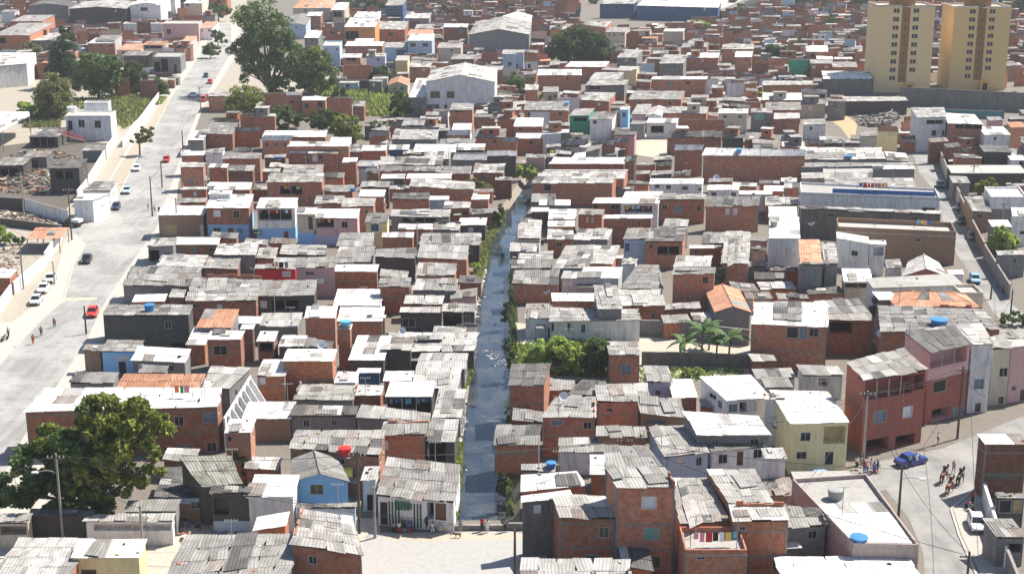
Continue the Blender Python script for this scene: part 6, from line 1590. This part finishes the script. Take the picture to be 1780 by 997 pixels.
def make_car(hatch):
    R = bpy.data.objects.new('parked_car', None); COL.objects.link(R); Lh = 1.95 if hatch else 2.15; w = .83
    def sec(x, zb, zt, hw): return [Vector((x, -hw, zb)), Vector((x, hw, zb)), Vector((x, hw * 1.0, zb + (zt - zb) * .6)), Vector((x, hw * .93, zt)), Vector((x, -hw * .93, zt)), Vector((x, -hw * 1.0, zb + (zt - zb) * .6))]
    prof = [(-Lh, .42, .78, .70), (-Lh + .1, .28, .88, .78), (-Lh + .5, .24, .93, w), (-.5, .22, .92, w), (.8, .22, .90, w), (Lh - .6, .24, .84, w * .98), (Lh - .15, .28, .74, .76), (Lh, .40, .62, .66)]
    b = MB(); loft(b, [sec(*q) for q in prof], CP['white'])
    tail = -Lh + (.25 if hatch else .75)
    def roof(x, z, hw): return [Vector((x, -hw, z - .05)), Vector((x, hw, z - .05)), Vector((x, hw * .96, z)), Vector((x, -hw * .96, z))]
    loft(b, [roof(tail + .42, 1.38, .60), roof(tail + .7, 1.44, .62), roof(.05, 1.44, .62), roof(.3, 1.38, .60)], CP['white'])
    for sy in (-1, 1):             # pillars
        for (xa, za, xb, zb) in ((tail, .90, tail + .45, 1.38), (.92, .90, .28, 1.38), (-.35, .9, -.32, 1.40)): b.tube([Vector((xa, sy * .74, za)), Vector((xb, sy * .60, zb))], .04, CP['white'], 5)
    body = b.build('body', R, merge=True)
    gl = MB(); lo = [(tail + .03, .74), (.89, .74)]; hi = [(tail + .47, .585), (.26, .585)]
    q = lambda x, y, z: Vector((x, y, z))
    a, c = [q(lo[0][0], -.72, .9), q(lo[1][0], -.72, .9), q(lo[1][0], .72, .9), q(lo[0][0], .72, .9)], [q(hi[0][0], -.58, 1.39), q(hi[1][0], -.58, 1.39), q(hi[1][0], .58, 1.39), q(hi[0][0], .58, 1.39)]
    for i, nm in enumerate(('side_window', 'windscreen', 'side_window', 'rear_window')):
        g_ = MB(); j = (i + 1) % 4; g_.face([a[i], a[j], c[j], c[i]], CGL); g_.build(nm, R)
    for x in (-Lh + .72, Lh - .78):
        for sy in (-1, 1):
            wl_ = MB(); c = Vector((x, sy * .72, .31)); wl_.tube([c - Vector((0, .11, 0)), c + Vector((0, .11, 0))], .31, TYRE, 16); W = wl_.build('wheel', R)
            rm_ = MB(); c2 = c + Vector((0, sy * .11, 0)); rm_.tube([c2, c2 + Vector((0, sy * .012, 0))], .18, TK['grey'], 12); rm_.build('rim', W)
    for sy in (-1, 1):
        h_ = MB(); h_.box((Lh - .06, sy * .52, .62), (.12, .26, .13), LAMP); h_.build('headlight', R)
        h_ = MB(); h_.box((-Lh + .04, sy * .58, .74), (.10, .2, .16), TAIL); h_.build('tail_light', R)
    bm_ = MB(); bm_.box((Lh - .02, 0, .42), (.1, 1.35, .14), TRIM); bm_.box((-Lh + .02, 0, .46), (.1, 1.35, .14), TRIM); bm_.build('bumper', R)
    return R
PROTO = {True: make_car(True), False: make_car(False)}; PU = {True: False, False: False}
def car(px, py, frm, to, col, lab, hatch=True, name='parked_car'):
    if PU[hatch]: o = copy_tree(PROTO[hatch])
    else: o = PROTO[hatch]; PU[hatch] = True
    o.name = name
    p = P(px, py); d = P(*to) - P(*frm); o.location = p + Vector((0, 0, .015)); o.rotation_euler = (0, 0, math.atan2(d.y, d.x)); tag(o, lab, 'car', 'cars in the streets')
    for ch in o.children:
        if ch.name.startswith('body'):
            for s in ch.material_slots: s.link = 'OBJECT'; s.material = CP[col]
RD, RU = (70, 600), (330, 170)
car(151, 455, RU, RD, 'black', 'black car driving alone down the middle of the road', False, 'car')
car(238, 296, RU, RD, 'white', 'white car parked at the kerb above the aqua one', False)
car(221, 335, RU, RD, 'aqua', 'pale aqua car parked between the white and navy cars', False)
car(202, 363, RU, RD, 'navy', 'navy car parked outside the white cube house')
car(289, 281, RU, RD, 'red', 'red car at the right kerb beside the tall brick cube')
car(88, 489, RU, RD, 'silver', 'silver car furthest up the row of three on the left pavement')
car(76, 506, RU, RD, 'white', 'white car in the middle of the row of three on the left pavement', False)
car(63, 527, RU, RD, 'silver', 'silver car nearest the viewer in the row of three', True)
car(161, 548, RU, RD, 'red', 'red car half hidden behind the black plank house')
car(358, 134, RU, RD, 'navy', 'dark blue car at the road bend behind the red one')
car(365, 145, RU, RD, 'red', 'red car at the road bend below the dark blue one')
car(337, 168, (300, 170), (360, 168), 'white', 'white car crossing beside the orange van', False, 'car')
car(356, 34, RU, RD, 'black', 'dark car far up at the top of the road')
car(272, 448, RU, RD, 'black', 'dark car under the corner stall')
SU, SD = (1600, 285), (1690, 480)
car(1634, 325, SU, SD, 'teal', 'dark teal car furthest up the right street')
car(1669, 364, SU, SD, 'grey', 'grey car parked tight against the brown wall')
car(1671, 388, SU, SD, 'black', 'black car parked in the shade of the brown wall', False)
car(1689, 415, SU, SD, 'grey', 'dark grey car below the black one in the wall shade', False)
car(1694, 490, SU, SD, 'sky', 'pale blue car standing alone low in the right street')
car(1583, 806, (1500, 812), (1640, 782), 'blue', 'bright blue car parked outside the red house', False)
car(1433, 838, (1400, 838), (1480, 836), 'sky', 'sky blue car half inside the open garage')
car(1697, 916, (1680, 880), (1712, 960), 'white', 'white car in the shade of the diagonal white wall')
# pickup and van at the corners
def boxvan(px, py, frm, to, col, lab, flatbed):
    p = P(px, py); d = (P(*to) - P(*frm)); rz = math.atan2(d.y, d.x); R = root('pickup_truck' if flatbed else 'van', p, lab, 'pickup truck' if flatbed else 'van', 'cars in the streets', rz); X = Vector((0, 0, 0)); m = CP[col]; b = MB()
    if flatbed:
        b.hexa([Vector(q) for q in ((-2.3, -.85, .45), (2.3, -.85, .45), (2.3, .85, .45), (-2.3, .85, .45))], [Vector(q) for q in ((-2.3, -.85, 1.0), (2.2, -.82, .95), (2.2, .82, .95), (-2.3, .85, 1.0))], m)
        b.build('body', R); c = MB(); c.hexa([Vector(q) for q in ((-.3, -.8, 1.0), (1.3, -.8, 1.0), (1.3, .8, 1.0), (-.3, .8, 1.0))], [Vector(q) for q in ((-.25, -.66, 1.65), (.75, -.66, 1.65), (.75, .66, 1.65), (-.25, .66, 1.65))], CGL); c.box((.25, 0, 1.68), (1.05, 1.3, .06), m); c.build('cab', R)
        t = MB(); t.box((-1.35, 0, 1.33), (1.8, 1.62, .6), TK['white']); t.build('canopy', R)
    else:
        b.hexa([Vector(q) for q in ((-2.1, -.85, .4), (2.1, -.85, .4), (2.1, .85, .4), (-2.1, .85, .4))], [Vector(q) for q in ((-2.1, -.85, 1.2), (2.0, -.85, 1.1), (2.0, .85, 1.1), (-2.1, .85, 1.2))], m)
        b.hexa([Vector(q) for q in ((-2.1, -.84, 1.203), (2.0, -.84, 1.103), (2.0, .84, 1.103), (-2.1, .84, 1.203))], [Vector(q) for q in ((-2.05, -.74, 1.95), (1.55, -.74, 1.95), (1.55, .74, 1.95), (-2.05, .74, 1.95))], m); b.build('body', R)
        w_ = MB(); w_.face([Vector(q) for q in ((1.99, -.75, 1.2), (1.99, .75, 1.2), (1.6, .66, 1.85), (1.6, -.66, 1.85))], CGL); w_.build('windscreen', R)
    for x in (-1.4, 1.4):
        for sy in (-1, 1): q = MB(); q.tube([Vector((x, sy * .72, .33)), Vector((x, sy * .9, .33))], .33, TYRE, 14); q.build('wheel', R)
boxvan(125, 393, (150, 395), (105, 391), 'black', 'dark pickup with a pale canopy at the corner below the scrap yard', True)
boxvan(354, 176, RU, RD, 'orange', 'orange red van at the junction beside the white car', False)
# motorcycle by the left kerb
def bike(px, py, rz, lab):
    p = P(px, py); R = root('motorcycle', p, lab, 'motorcycle', None, rz)
    for x in (-.62, .62): q = MB(); q.tube([Vector((x, -.05, .3)), Vector((x, .05, .3))], .3, TYRE, 16); q.build('wheel', R)
    b = MB(); b.tube([Vector((-.62, 0, .3)), Vector((-.2, 0, .55)), Vector((.3, 0, .75)), Vector((.45, 0, .95))], .05, TRIM, 6); b.tube([Vector((.62, 0, .3)), Vector((.42, 0, 1.0))], .035, TK['grey'], 6); b.box((0, 0, .42), (.45, .25, .35), TK['grey']); b.tube([Vector((.42, -.35, 1.03)), Vector((.42, .35, 1.03))], .025, TRIM, 6); b.build('frame', R)
    s = MB(); s.box((-.3, 0, .78), (.7, .25, .1), TRIM); s.build('seat', R); t = MB(); t.lathe((.14, 0, .72), [(.1, 0), (.16, .08), (.14, .2), (.05, .24)], CP['red'], 10); t.build('fuel_tank', R)
bike(8, 592, 1.2, 'dark motorcycle beside the person at the left edge')
bike(1686, 886, 1.9, 'red motorcycle parked among the junk by the diagonal wall')
# ================================================================ people, horses, dog
def skin(verts, edges, radii, name, sub=1):
    me = bpy.data.meshes.new(name); me.from_pydata(verts, edges, []); o = bpy.data.objects.new(name, me); COL.objects.link(o)
    o.modifiers.new('skin', 'SKIN'); sk = me.skin_vertices[0].data
    for i, r in enumerate(radii): sk[i].radius = (r, r) if not isinstance(r, tuple) else r
    sk[0].use_root = True
    s = o.modifiers.new('sub', 'SUBSURF'); s.levels = sub; s.render_levels = sub
    bpy.context.view_layer.update(); dg = bpy.context.evaluated_depsgraph_get(); m2 = bpy.data.meshes.new_from_object(o.evaluated_get(dg)); bpy.data.objects.remove(o); bpy.data.meshes.remove(me)
    m2.polygons.foreach_set('use_smooth', [True] * len(m2.polygons)); m2.name = name; return m2
SKIN = [flat_mat('skin_tone_' + n, c, .6) for n, c in (('a', (.26, .13, .08)), ('b', (.12, .06, .035)), ('c', (.40, .22, .14)))]
HAIRM = flat_mat('dark_hair', (.012, .010, .009), .7); HELM = flat_mat('white_helmet', (.8, .8, .8), .3); BOOT = flat_mat('dark_shoe', (.03, .025, .02), .7)
def pose(kind):
    P0 = dict(pelvis=(0, 0, .93), belly=(0, 0, 1.12), chest=(0, .01, 1.33), neck=(0, .01, 1.47), head=(0, -.015, 1.56), crown=(0, -.01, 1.66), nose=(0, -.10, 1.565))
    for s, n in ((-1, 'l'), (1, 'r')):
        P0.update({n + 'sh': (s * .17, .01, 1.39), n + 'el': (s * .235, .03, 1.12), n + 'wr': (s * .25, -.05, .88), n + 'ha': (s * .25, -.08, .79), n + 'hip': (s * .09, 0, .88), n + 'kn': (s * .10, -.02, .49), n + 'an': (s * .10, .03, .09), n + 'to': (s * .11, -.12, .04)})
    if kind == 'walk':
        P0.update(lkn=(-.1, -.14, .50), lan=(-.1, -.18, .09), lto=(-.11, -.34, .05), rkn=(.1, .02, .48), ran=(.1, .28, .13), rto=(.11, .17, .04), lwr=(-.25, .16, .92), lha=(-.25, .18, .83), lel=(-.235, .13, 1.13), rel=(.235, -.04, 1.12), rwr=(.24, -.2, .93), rha=(.24, -.26, .87))
    if kind == 'arms':
        P0.update(rel=(.27, -.13, 1.18), rwr=(.18, -.30, 1.22), rha=(.15, -.36, 1.26), lkn=(-.12, -.04, .49))
    if kind in ('sit', 'ride'):
        z = -.45 if kind == 'sit' else -.62
        for k in ('pelvis', 'belly', 'chest', 'neck', 'head', 'crown', 'nose', 'lsh', 'rsh', 'lel', 'rel', 'lwr', 'rwr', 'lha', 'rha', 'lhip', 'rhip'):
            x, y, zz = P0[k]; P0[k] = (x, y, zz + z)
        for s, n in ((-1, 'l'), (1, 'r')):
            if kind == 'sit': P0.update({n + 'kn': (s * .12, -.42, .46), n + 'an': (s * .12, -.44, .09), n + 'to': (s * .13, -.58, .04), n + 'wr': (s * .17, -.32, .58), n + 'ha': (s * .14, -.40, .56), n + 'el': (s * .23, -.06, .67)})
            else: P0.update({n + 'hip': (s * .13, -.02, .27), n + 'kn': (s * .31, -.28, .06), n + 'an': (s * .33, -.05, -.36), n + 'to': (s * .35, -.2, -.41), n + 'el': (s * .24, -.06, .5), n + 'wr': (s * .12, -.3, .47), n + 'ha': (s * .09, -.37, .46)})
    return P0
EDG = [('pelvis', 'belly'), ('belly', 'chest'), ('chest', 'neck'), ('neck', 'head'), ('head', 'crown'), ('head', 'nose')] + [e for n in 'lr' for e in (('chest', n + 'sh'), (n + 'sh', n + 'el'), (n + 'el', n + 'wr'), (n + 'wr', n + 'ha'), ('pelvis', n + 'hip'), (n + 'hip', n + 'kn'), (n + 'kn', n + 'an'), (n + 'an', n + 'to'))]
RAD = dict(pelvis=.135, belly=.125, chest=.145, neck=.055, head=.085, crown=.07, nose=.018); RAD.update({n + k: r for n in 'lr' for k, r in (('sh', .062), ('el', .045), ('wr', .032), ('ha', .036), ('hip', .095), ('kn', .06), ('an', .042), ('to', .035))})
def sub_skin(ps, keys, edges, add, name, cut={}):
    ks = list(keys); idx = {k: i for i, k in enumerate(ks)}; v = [cut.get(k, ps[k]) for k in ks]
    return skin(v, [(idx[a], idx[b]) for a, b in edges if a in idx and b in idx], [RAD[k] + add for k in ks], name)
PM = {}
for kd in ('stand', 'walk', 'arms', 'sit', 'ride'):
    ps = pose(kd); allk = ['pelvis'] + [k for k in ps if k != 'pelvis']
    lerp = lambda a, b, t: tuple(ps[a][i] * (1 - t) + ps[b][i] * t for i in range(3))
    body = sub_skin(ps, allk, EDG, 0, 'body_' + kd)
    shirt = sub_skin(ps, ['belly', 'pelvis', 'chest', 'lsh', 'rsh', 'lel', 'rel'], EDG, .022, 'shirt_' + kd, {'lel': lerp('lsh', 'lel', .6), 'rel': lerp('rsh', 'rel', .6)})
    tro = sub_skin(ps, ['pelvis', 'lhip', 'rhip', 'lkn', 'rkn', 'lan', 'ran'], EDG, .016, 'trousers_' + kd)
    hd, cr = ps['head'], ps['crown']; hair = skin([(cr[0], cr[1] + .015, cr[2] + .012), (hd[0], hd[1] + .055, hd[2] + .03), (hd[0], hd[1] + .06, hd[2] - .03)], [(0, 1), (1, 2)], [.082, .07, .05], 'hair_' + kd)
    PM[kd] = (body, shirt, tro, hair)
def person(loc, rz, kd, sh, tr, lab, sk=0, group='people in the streets', hair=HAIRM, scale=1.0):
    body, shirt, tro, hr = PM[kd]; R = bpy.data.objects.new('person', body); COL.objects.link(R); R.location = loc; R.rotation_euler = (0, 0, rz); R.scale = (scale,) * 3
    tag(R, lab, 'person', group)
    if not body.materials: body.materials.append(SKIN[0])
    R.material_slots[0].link = 'OBJECT'; R.material_slots[0].material = SKIN[sk]
    for nm, me, m in (('shirt', shirt, sh), ('trousers', tro, tr), ('helmet' if hair is HELM else 'hair', hr, hair)):
        o = bpy.data.objects.new(nm, me); COL.objects.link(o); o.parent = R
        if not me.materials: me.materials.append(m)
        o.material_slots[0].link = 'OBJECT'; o.material_slots[0].material = m
    return R
c_ = {k: m for k, m in zip(('white', 'blue', 'red', 'black', 'pink', 'yellow', 'aqua', 'grey', 'orange', 'green'), CLOTH)}
HD = lambda a, b: math.atan2((P(*b) - P(*a)).y, (P(*b) - P(*a)).x) + math.pi / 2
up_, dn_ = HD(RD, RU), HD(RU, RD)
G0 = lambda x, y: P(x, y) + Vector((0, 0, .02))
for x, y, rz, kd, s, t, lab, sk in ((95, 569, up_, 'walk', 'orange', 'black', 'person in an orange top walking furthest up the kerb', 1), (72, 584, up_, 'walk', 'grey', 'black', 'person in dark clothes walking between the two in orange', 1), (58, 598, up_, 'stand', 'orange', 'red', 'person all in orange red nearest the viewer on the road', 0), (15, 586, 1.2, 'arms', 'grey', 'black', 'person standing over the dark motorcycle', 1),
        (258, 367, dn_, 'walk', 'aqua', 'white', 'person in a pale blue shirt by the slender kerb pole', 0), (269, 369, dn_, 'stand', 'white', 'red', 'person in white beside the one in pale blue', 0), (277, 372, .4, 'stand', 'black', 'blue', 'person in black near the corner garage', 1),
        (742, 920, .2, 'stand', 'black', 'black', 'person in black standing at the striped shack\'s doorway', 1), (800, 924, 3.0, 'arms', 'grey', 'grey', 'person in grey leaning on the canal parapet', 0), (838, 923, 2.9, 'arms', 'red', 'black', 'person in dark red on the canal parapet', 1), (847, 925, -.4, 'stand', 'white', 'white', 'person in white beside the one in dark red on the parapet', 0), (878, 924, 3.2, 'stand', 'grey', 'black', 'person at the right end of the canal parapet', 1),
        (1489, 815, .3, 'stand', 'white', 'black', 'person in a white top outside the red house\'s left garage', 0), (1502, 822, -.6, 'stand', 'red', 'blue', 'person in dark red in the pavement group', 1), (1507, 824, 1.0, 'arms', 'pink', 'blue', 'person in pink in the pavement group', 0), (1514, 818, .2, 'stand', 'white', 'white', 'person in white in the middle of the pavement group', 1), (1519, 822, -1, 'stand', 'grey', 'blue', 'person in grey top and jeans in the pavement group', 0), (1525, 820, -1.4, 'stand', 'blue', 'blue', 'person all in blue at the end of the pavement group', 1), (1496, 808, .8, 'stand', 'black', 'grey', 'person in black at the back of the pavement group', 0),
        (1581, 812, 0, 'stand', 'aqua', 'black', 'person in aqua standing at the blue car\'s side', 0), (1592, 809, .3, 'arms', 'white', 'white', 'person in white leaning on the blue car', 1), (1657, 822, 2.4, 'walk', 'pink', 'grey', 'person on foot beyond the mounted riders', 0), (1736, 488, dn_, 'walk', 'white', 'blue', 'person in white walking in the right street', 0), (1743, 512, 2.2, 'walk', 'red', 'black', 'person in red walking in the right street', 1), (1690, 876, .5, 'arms', 'red', 'black', 'person in red bending over the junk by the wall', 0),
        (1668, 498, dn_, 'walk', 'grey', 'black', 'person in grey at the left kerb of the right street', 1), (1630, 772, 1.2, 'stand', 'white', 'blue', 'person in white at the step below the pink veranda house', 0)):
    person(G0(x, y), rz, kd, c_[s], c_[t], lab, sk)
# bench row in front of the striped shack
def bench(x0, x1, y, lab):
    A, B = P(x0, y), P(x1, y); L = (B - A).length; R = root('bench', (A + B) / 2, lab, 'bench', 'benches by the square'); s = MB(); s.box((A + B) / 2 + Vector((0, 0, .43)), (L, .34, .06), SHUT['d']); s.build('seat', R, R.location)
    for p in (A.lerp(B, .1), A.lerp(B, .9)): q = MB(); q.box(p + Vector((0, 0, .2)), (.08, .3, .4), SHUT['d']); q.build('leg', R, R.location)
bench(680, 720, 923, 'long wooden bench in front of the green stripes'); bench(747, 757, 923, 'short wooden bench by the striped shack\'s doorway')
for x, s, t, lab, sk in ((685, 'grey', 'black', 'person in grey sitting at the left end of the bench', 1), (694, 'white', 'red', 'person in white and red sitting second on the bench', 0), (703, 'black', 'grey', 'person in black sitting in the middle of the bench', 1), (712, 'blue', 'red', 'person in blue and red sitting at the right of the bench', 0), (752, 'white', 'white', 'person in white sitting by the doorway', 1)):
    person(P(x, 923) + Vector((0, -.02, .02)), .1, 'sit', c_[s], c_[t], lab, sk)
def barrel(px, py, lab, m):
    p = P(px, py); R = root('sack', p, lab, 'sack', 'sacks by the square'); b = MB(); b.lathe(p, [(.3, 0), (.42, .25), (.38, .6), (.2, .8), (.1, .84)], m, 10); o = b.build('bag', R, p, True); t = MB(); t.lathe(p + Vector((0, 0, .845)), [(.07, 0), (.14, .1)], m, 8); t.build('knot', R, p)
barrel(766, 922, 'pale sack left of the other at the shack\'s canal corner', WM['C']); barrel(777, 921, 'pale sack right of the other at the shack\'s canal corner', WM['C'])
# horses seen from behind
hv = dict(hip=(0, -.62, 1.22), back=(0, -.1, 1.18), with_=(0, .45, 1.28), chest=(0, .72, 1.12), neck=(0, .98, 1.52), poll=(0, 1.18, 1.86), muz=(0, 1.52, 1.52), t0=(0, -.95, 1.26), t1=(0, -1.08, .95), t2=(0, -1.06, .55))
hr = dict(hip=.30, back=.30, with_=.27, chest=.25, neck=.15, poll=.11, muz=.065, t0=.06, t1=.075, t2=.03)
he = [('hip', 'back'), ('back', 'with_'), ('with_', 'chest'), ('chest', 'neck'), ('neck', 'poll'), ('poll', 'muz'), ('hip', 't0'), ('t0', 't1'), ('t1', 't2')]
for s, n in ((-1, 'l'), (1, 'r')):
    f = .12 * s
    hv.update({n + 'st': (s * .17, -.62, .92), n + 'hk': (s * .17, -.88 - f, .52), n + 'hp': (s * .17, -.76 - f, .12), n + 'hf': (s * .17, -.70 - f, .04), n + 'el': (s * .16, .62, .88), n + 'fk': (s * .15, .66 + f, .50), n + 'fp': (s * .15, .62 + f, .13), n + 'ff': (s * .15, .68 + f, .04), n + 'ear': (s * .08, 1.13, 2.0)})
    hr.update({n + 'st': .17, n + 'hk': .075, n + 'hp': .05, n + 'hf': .06, n + 'el': .12, n + 'fk': .065, n + 'fp': .048, n + 'ff': .058, n + 'ear': .025})
    he += [('hip', n + 'st'), (n + 'st', n + 'hk'), (n + 'hk', n + 'hp'), (n + 'hp', n + 'hf'), ('chest', n + 'el'), (n + 'el', n + 'fk'), (n + 'fk', n + 'fp'), (n + 'fp', n + 'ff'), ('poll', n + 'ear')]
hk = list(hv); hi = {k: i for i, k in enumerate(hk)}; HM = skin([hv[k] for k in hk], [(hi[a], hi[b]) for a, b in he], [hr[k] for k in hk], 'horse_body')
mane = skin([(0, .62, 1.5), (0, .85, 1.68), (0, 1.08, 1.95)], [(0, 1), (1, 2)], [.05, .06, .05], 'horse_mane'); sadl = skin([(0, -.05, 1.42), (0, .2, 1.42)], [(0, 1)], [(.26, .12), (.26, .12)], 'horse_saddle')
HC_ = {'bay': flat_mat('bay_coat', (.16, .055, .025), .5), 'dark': flat_mat('dark_coat', (.03, .02, .016), .5), 'chestnut': flat_mat('chestnut_coat', (.24, .085, .035), .5)}
hz = HD((1650, 850), (1745, 765)) - math.pi
for x, y, col, lab, rl in ((1640, 838, 'bay', 'bay horse on the left of the three ridden horses', 'rider in a white helmet on the left bay horse'), (1650, 857, 'chestnut', 'chestnut horse nearest the viewer seen from behind', 'rider in a white helmet on the nearest chestnut horse'), (1668, 842, 'dark', 'dark horse on the right of the three ridden horses', 'rider in a white helmet on the dark right horse')):
    R = bpy.data.objects.new('horse', HM); COL.objects.link(R); R.location = G0(x, y); R.rotation_euler = (0, 0, hz); tag(R, lab, 'horse', 'ridden horses in the street')
    if not HM.materials: HM.materials.append(HC_[col])
    R.material_slots[0].link = 'OBJECT'; R.material_slots[0].material = HC_[col]
    for nm, me, m in (('mane', mane, HAIRM), ('saddle', sadl, BOOT)):
        o = bpy.data.objects.new(nm, me); COL.objects.link(o); o.parent = R
        if not me.materials: me.materials.append(m)
    d = Vector((math.cos(hz + math.pi / 2), math.sin(hz + math.pi / 2), 0))
    person(R.location + d * .08 + Vector((0, 0, 1.24)), hz + math.pi, 'ride', c_['black'], c_['grey'], rl, 0, 'mounted riders', HELM)
dg_v = dict(hip=(0, -.22, .42), back=(0, 0, .43), chest=(0, .22, .42), neck=(0, .34, .52), head=(0, .42, .58), muz=(0, .56, .54), tail=(0, -.45, .55)); dr = dict(hip=.09, back=.09, chest=.11, neck=.065, head=.07, muz=.035, tail=.02); de = [('hip', 'back'), ('back', 'chest'), ('chest', 'neck'), ('neck', 'head'), ('head', 'muz'), ('hip', 'tail')]
for s, n in ((-1, 'l'), (1, 'r')):
    dg_v.update({n + 'k': (s * .08, -.2, .26), n + 'h': (s * .08, -.3, .14), n + 'p': (s * .08, -.25, .02), n + 'e': (s * .08, .22, .25), n + 'f': (s * .08, .22, .02), n + 'r': (s * .05, .38, .67)}); dr.update({n + 'k': .06, n + 'h': .03, n + 'p': .03, n + 'e': .045, n + 'f': .03, n + 'r': .02})
    de += [('hip', n + 'k'), (n + 'k', n + 'h'), (n + 'h', n + 'p'), ('chest', n + 'e'), (n + 'e', n + 'f'), ('head', n + 'r')]
dk = list(dg_v); di = {k: i for i, k in enumerate(dk)}; dm = skin([dg_v[k] for k in dk], [(di[a], di[b]) for a, b in de], [dr[k] for k in dk], 'dog_body'); dm.materials.append(HC_['dark'])
o = bpy.data.objects.new('dog', dm); COL.objects.link(o); o.location = G0(796, 934); o.rotation_euler = (0, 0, 1.5); tag(o, 'dark dog crossing the sandy square', 'dog')
# washing lines
bpy.context.view_layer.update(); DG = bpy.context.evaluated_depsgraph_get()
def washing(px, py, qx, qy, n_, lab):
    A, B = surf(px, py) + Vector((0, 0, 1.6)), surf(qx, qy) + Vector((0, 0, 1.6)); B.z = A.z; base = (A + B) / 2 - Vector((0, 0, 1.6)); R = root('clothes_line', base, lab, 'clothes line', 'washing lines')
    l = MB(); l.tube([A, (A + B) / 2 - Vector((0, 0, .12)), B], .02, CM, 4); l.build('line', R, base)
    for p in (A, B): q = MB(); q.tube([p - Vector((0, 0, 1.65)), p + Vector((0, 0, .05))], .04, PW, 5); q.build('post', R, base)
    d = (B - A); L = d.length; d /= L; u = .3
    for i in range(n_):
        w_ = random.uniform(.4, .8); h_ = random.uniform(.6, 1.1)
        if u + w_ > L - .2: break
        c = A + d * (u + w_ / 2) - Vector((0, 0, h_ / 2 + .08)); g_ = MB(); g_.box(c, (w_, .03, h_), random.choice(CLOTH), ax=(d, Vector((-d.y, d.x, 0)), Vector((0, 0, 1)))); g_.build('garment', R, base); u += w_ + random.uniform(.05, .2)
for q in ((1160, 810, 1215, 806, 7, 'washing on the pale blue house\'s yard sheet'), (1200, 950, 1290, 948, 9, 'washing on the brick terrace at the bottom'), (300, 690, 335, 690, 5, 'washing on the wide white terrace roof'), (1490, 330, 1545, 335, 8, 'long line of washing on the blue parapet building'), (1590, 395, 1625, 398, 5, 'washing in the brown hall\'s roof court'), (545, 412, 585, 414, 5, 'washing below the pink house'), (470, 470, 510, 470, 4, 'washing by the red wall'), (690, 330, 720, 332, 4, 'washing by the lit brick tower house')): washing(*q)
# graffiti and the small terracotta gazebo
fc = bpy.data.curves.new('graffiti', 'FONT'); fc.body = 'TERRO'; fc.size = 1.25; fc.extrude = .004
fo_ = bpy.data.objects.new('graffiti', fc); COL.objects.link(fo_); bpy.context.view_layer.update()
HB = [H for H in HOUSES if H['label'].startswith('dark unpainted brick house')][0]; fl, fr = HB['geo'][0], HB['geo'][1]; d = (fr - fl); d.z = 0; d.normalize()
me = bpy.data.meshes.new_from_object(fo_.evaluated_get(bpy.context.evaluated_depsgraph_get())); bpy.data.objects.remove(fo_)
gr = bpy.data.objects.new('graffiti', me); me.materials.append(flat_mat('green_spray', (.10, .17, .12), .8)); COL.objects.link(gr)
gr.rotation_euler = (math.pi / 2, 0, math.atan2(d.y, d.x)); gr.parent = HB['obj']
gp = fl + d * .45 - Vector((d.y, -d.x, 0)) * -.02; gr.location = Vector((gp.x, gp.y, 2.2)) + Vector((d.y, -d.x, 0)) * .05 - HB['obj'].location + Vector((0, .26, 0))
# ================================================================ light, air, camera
SUN_TO = Vector((.66, .42, 1.02)).normalized()
sun = bpy.data.lights.new('sun', 'SUN'); sun.energy = 5.0; sun.angle = math.radians(.5); sun.color = (1, .94, .85)
so = bpy.data.objects.new('sun', sun); so.rotation_euler = SUN_TO.to_track_quat('Z', 'Y').to_euler(); so.location = (0, 0, 200); COL.objects.link(so)
world = bpy.data.worlds.new('World'); scene.world = world; world.use_nodes = True
wn = world.node_tree; sky = wn.nodes.new('ShaderNodeTexSky'); sky.sky_type = 'NISHITA'; sky.sun_disc = False
sky.sun_elevation = math.asin(SUN_TO.z); sky.sun_rotation = math.atan2(SUN_TO.x, SUN_TO.y); sky.altitude = 700; sky.dust_density = 1.5
wn.links.new(sky.outputs[0], wn.nodes['Background'].inputs[0]); wn.nodes['Background'].inputs[1].default_value = .085
hz_ = bpy.data.meshes.new('haze'); bm = bmesh.new(); bmesh.ops.create_cube(bm, size=1)
for v in bm.verts: v.co = Vector((v.co.x * 5400, 2400 + v.co.y * 5800, 36 + v.co.z * 76))
bm.to_mesh(hz_); bm.free(); ho = bpy.data.objects.new('haze', hz_); COL.objects.link(ho); tag(ho, kind='stuff')
hm = bpy.data.materials.new('haze_air'); hm.use_nodes = True; nt = hm.node_tree; nt.nodes.clear(); out = nt.nodes.new('ShaderNodeOutputMaterial'); pv = nt.nodes.new('ShaderNodeVolumePrincipled')
pv.inputs['Density'].default_value = .00010; pv.inputs['Color'].default_value = (.86, .92, 1, 1); pv.inputs['Anisotropy'].default_value = .2
nt.links.new(pv.outputs[0], out.inputs['Volume']); hz_.materials.append(hm)
cam = bpy.data.cameras.new('camera'); cam.sensor_width = 36; cam.lens = 36 * F / 1780; cam.clip_end = 9000; cam.clip_start = 1
co = bpy.data.objects.new('camera', cam); co.location = (0, 0, HC); co.rotation_euler = (math.pi / 2 - TH, 0, 0); COL.objects.link(co); scene.camera = co
scene.view_settings.view_transform = 'Standard'; scene.view_settings.look = 'None'; scene.view_settings.exposure = .9; scene.view_settings.gamma = 1
scene.cycles.use_denoising = True; scene.cycles.max_bounces = 6; scene.cycles.diffuse_bounces = 3; scene.cycles.glossy_bounces = 3; scene.cycles.transmission_bounces = 2; scene.cycles.volume_bounces = 1
scene.cycles.use_adaptive_sampling = True; scene.cycles.adaptive_threshold = .02
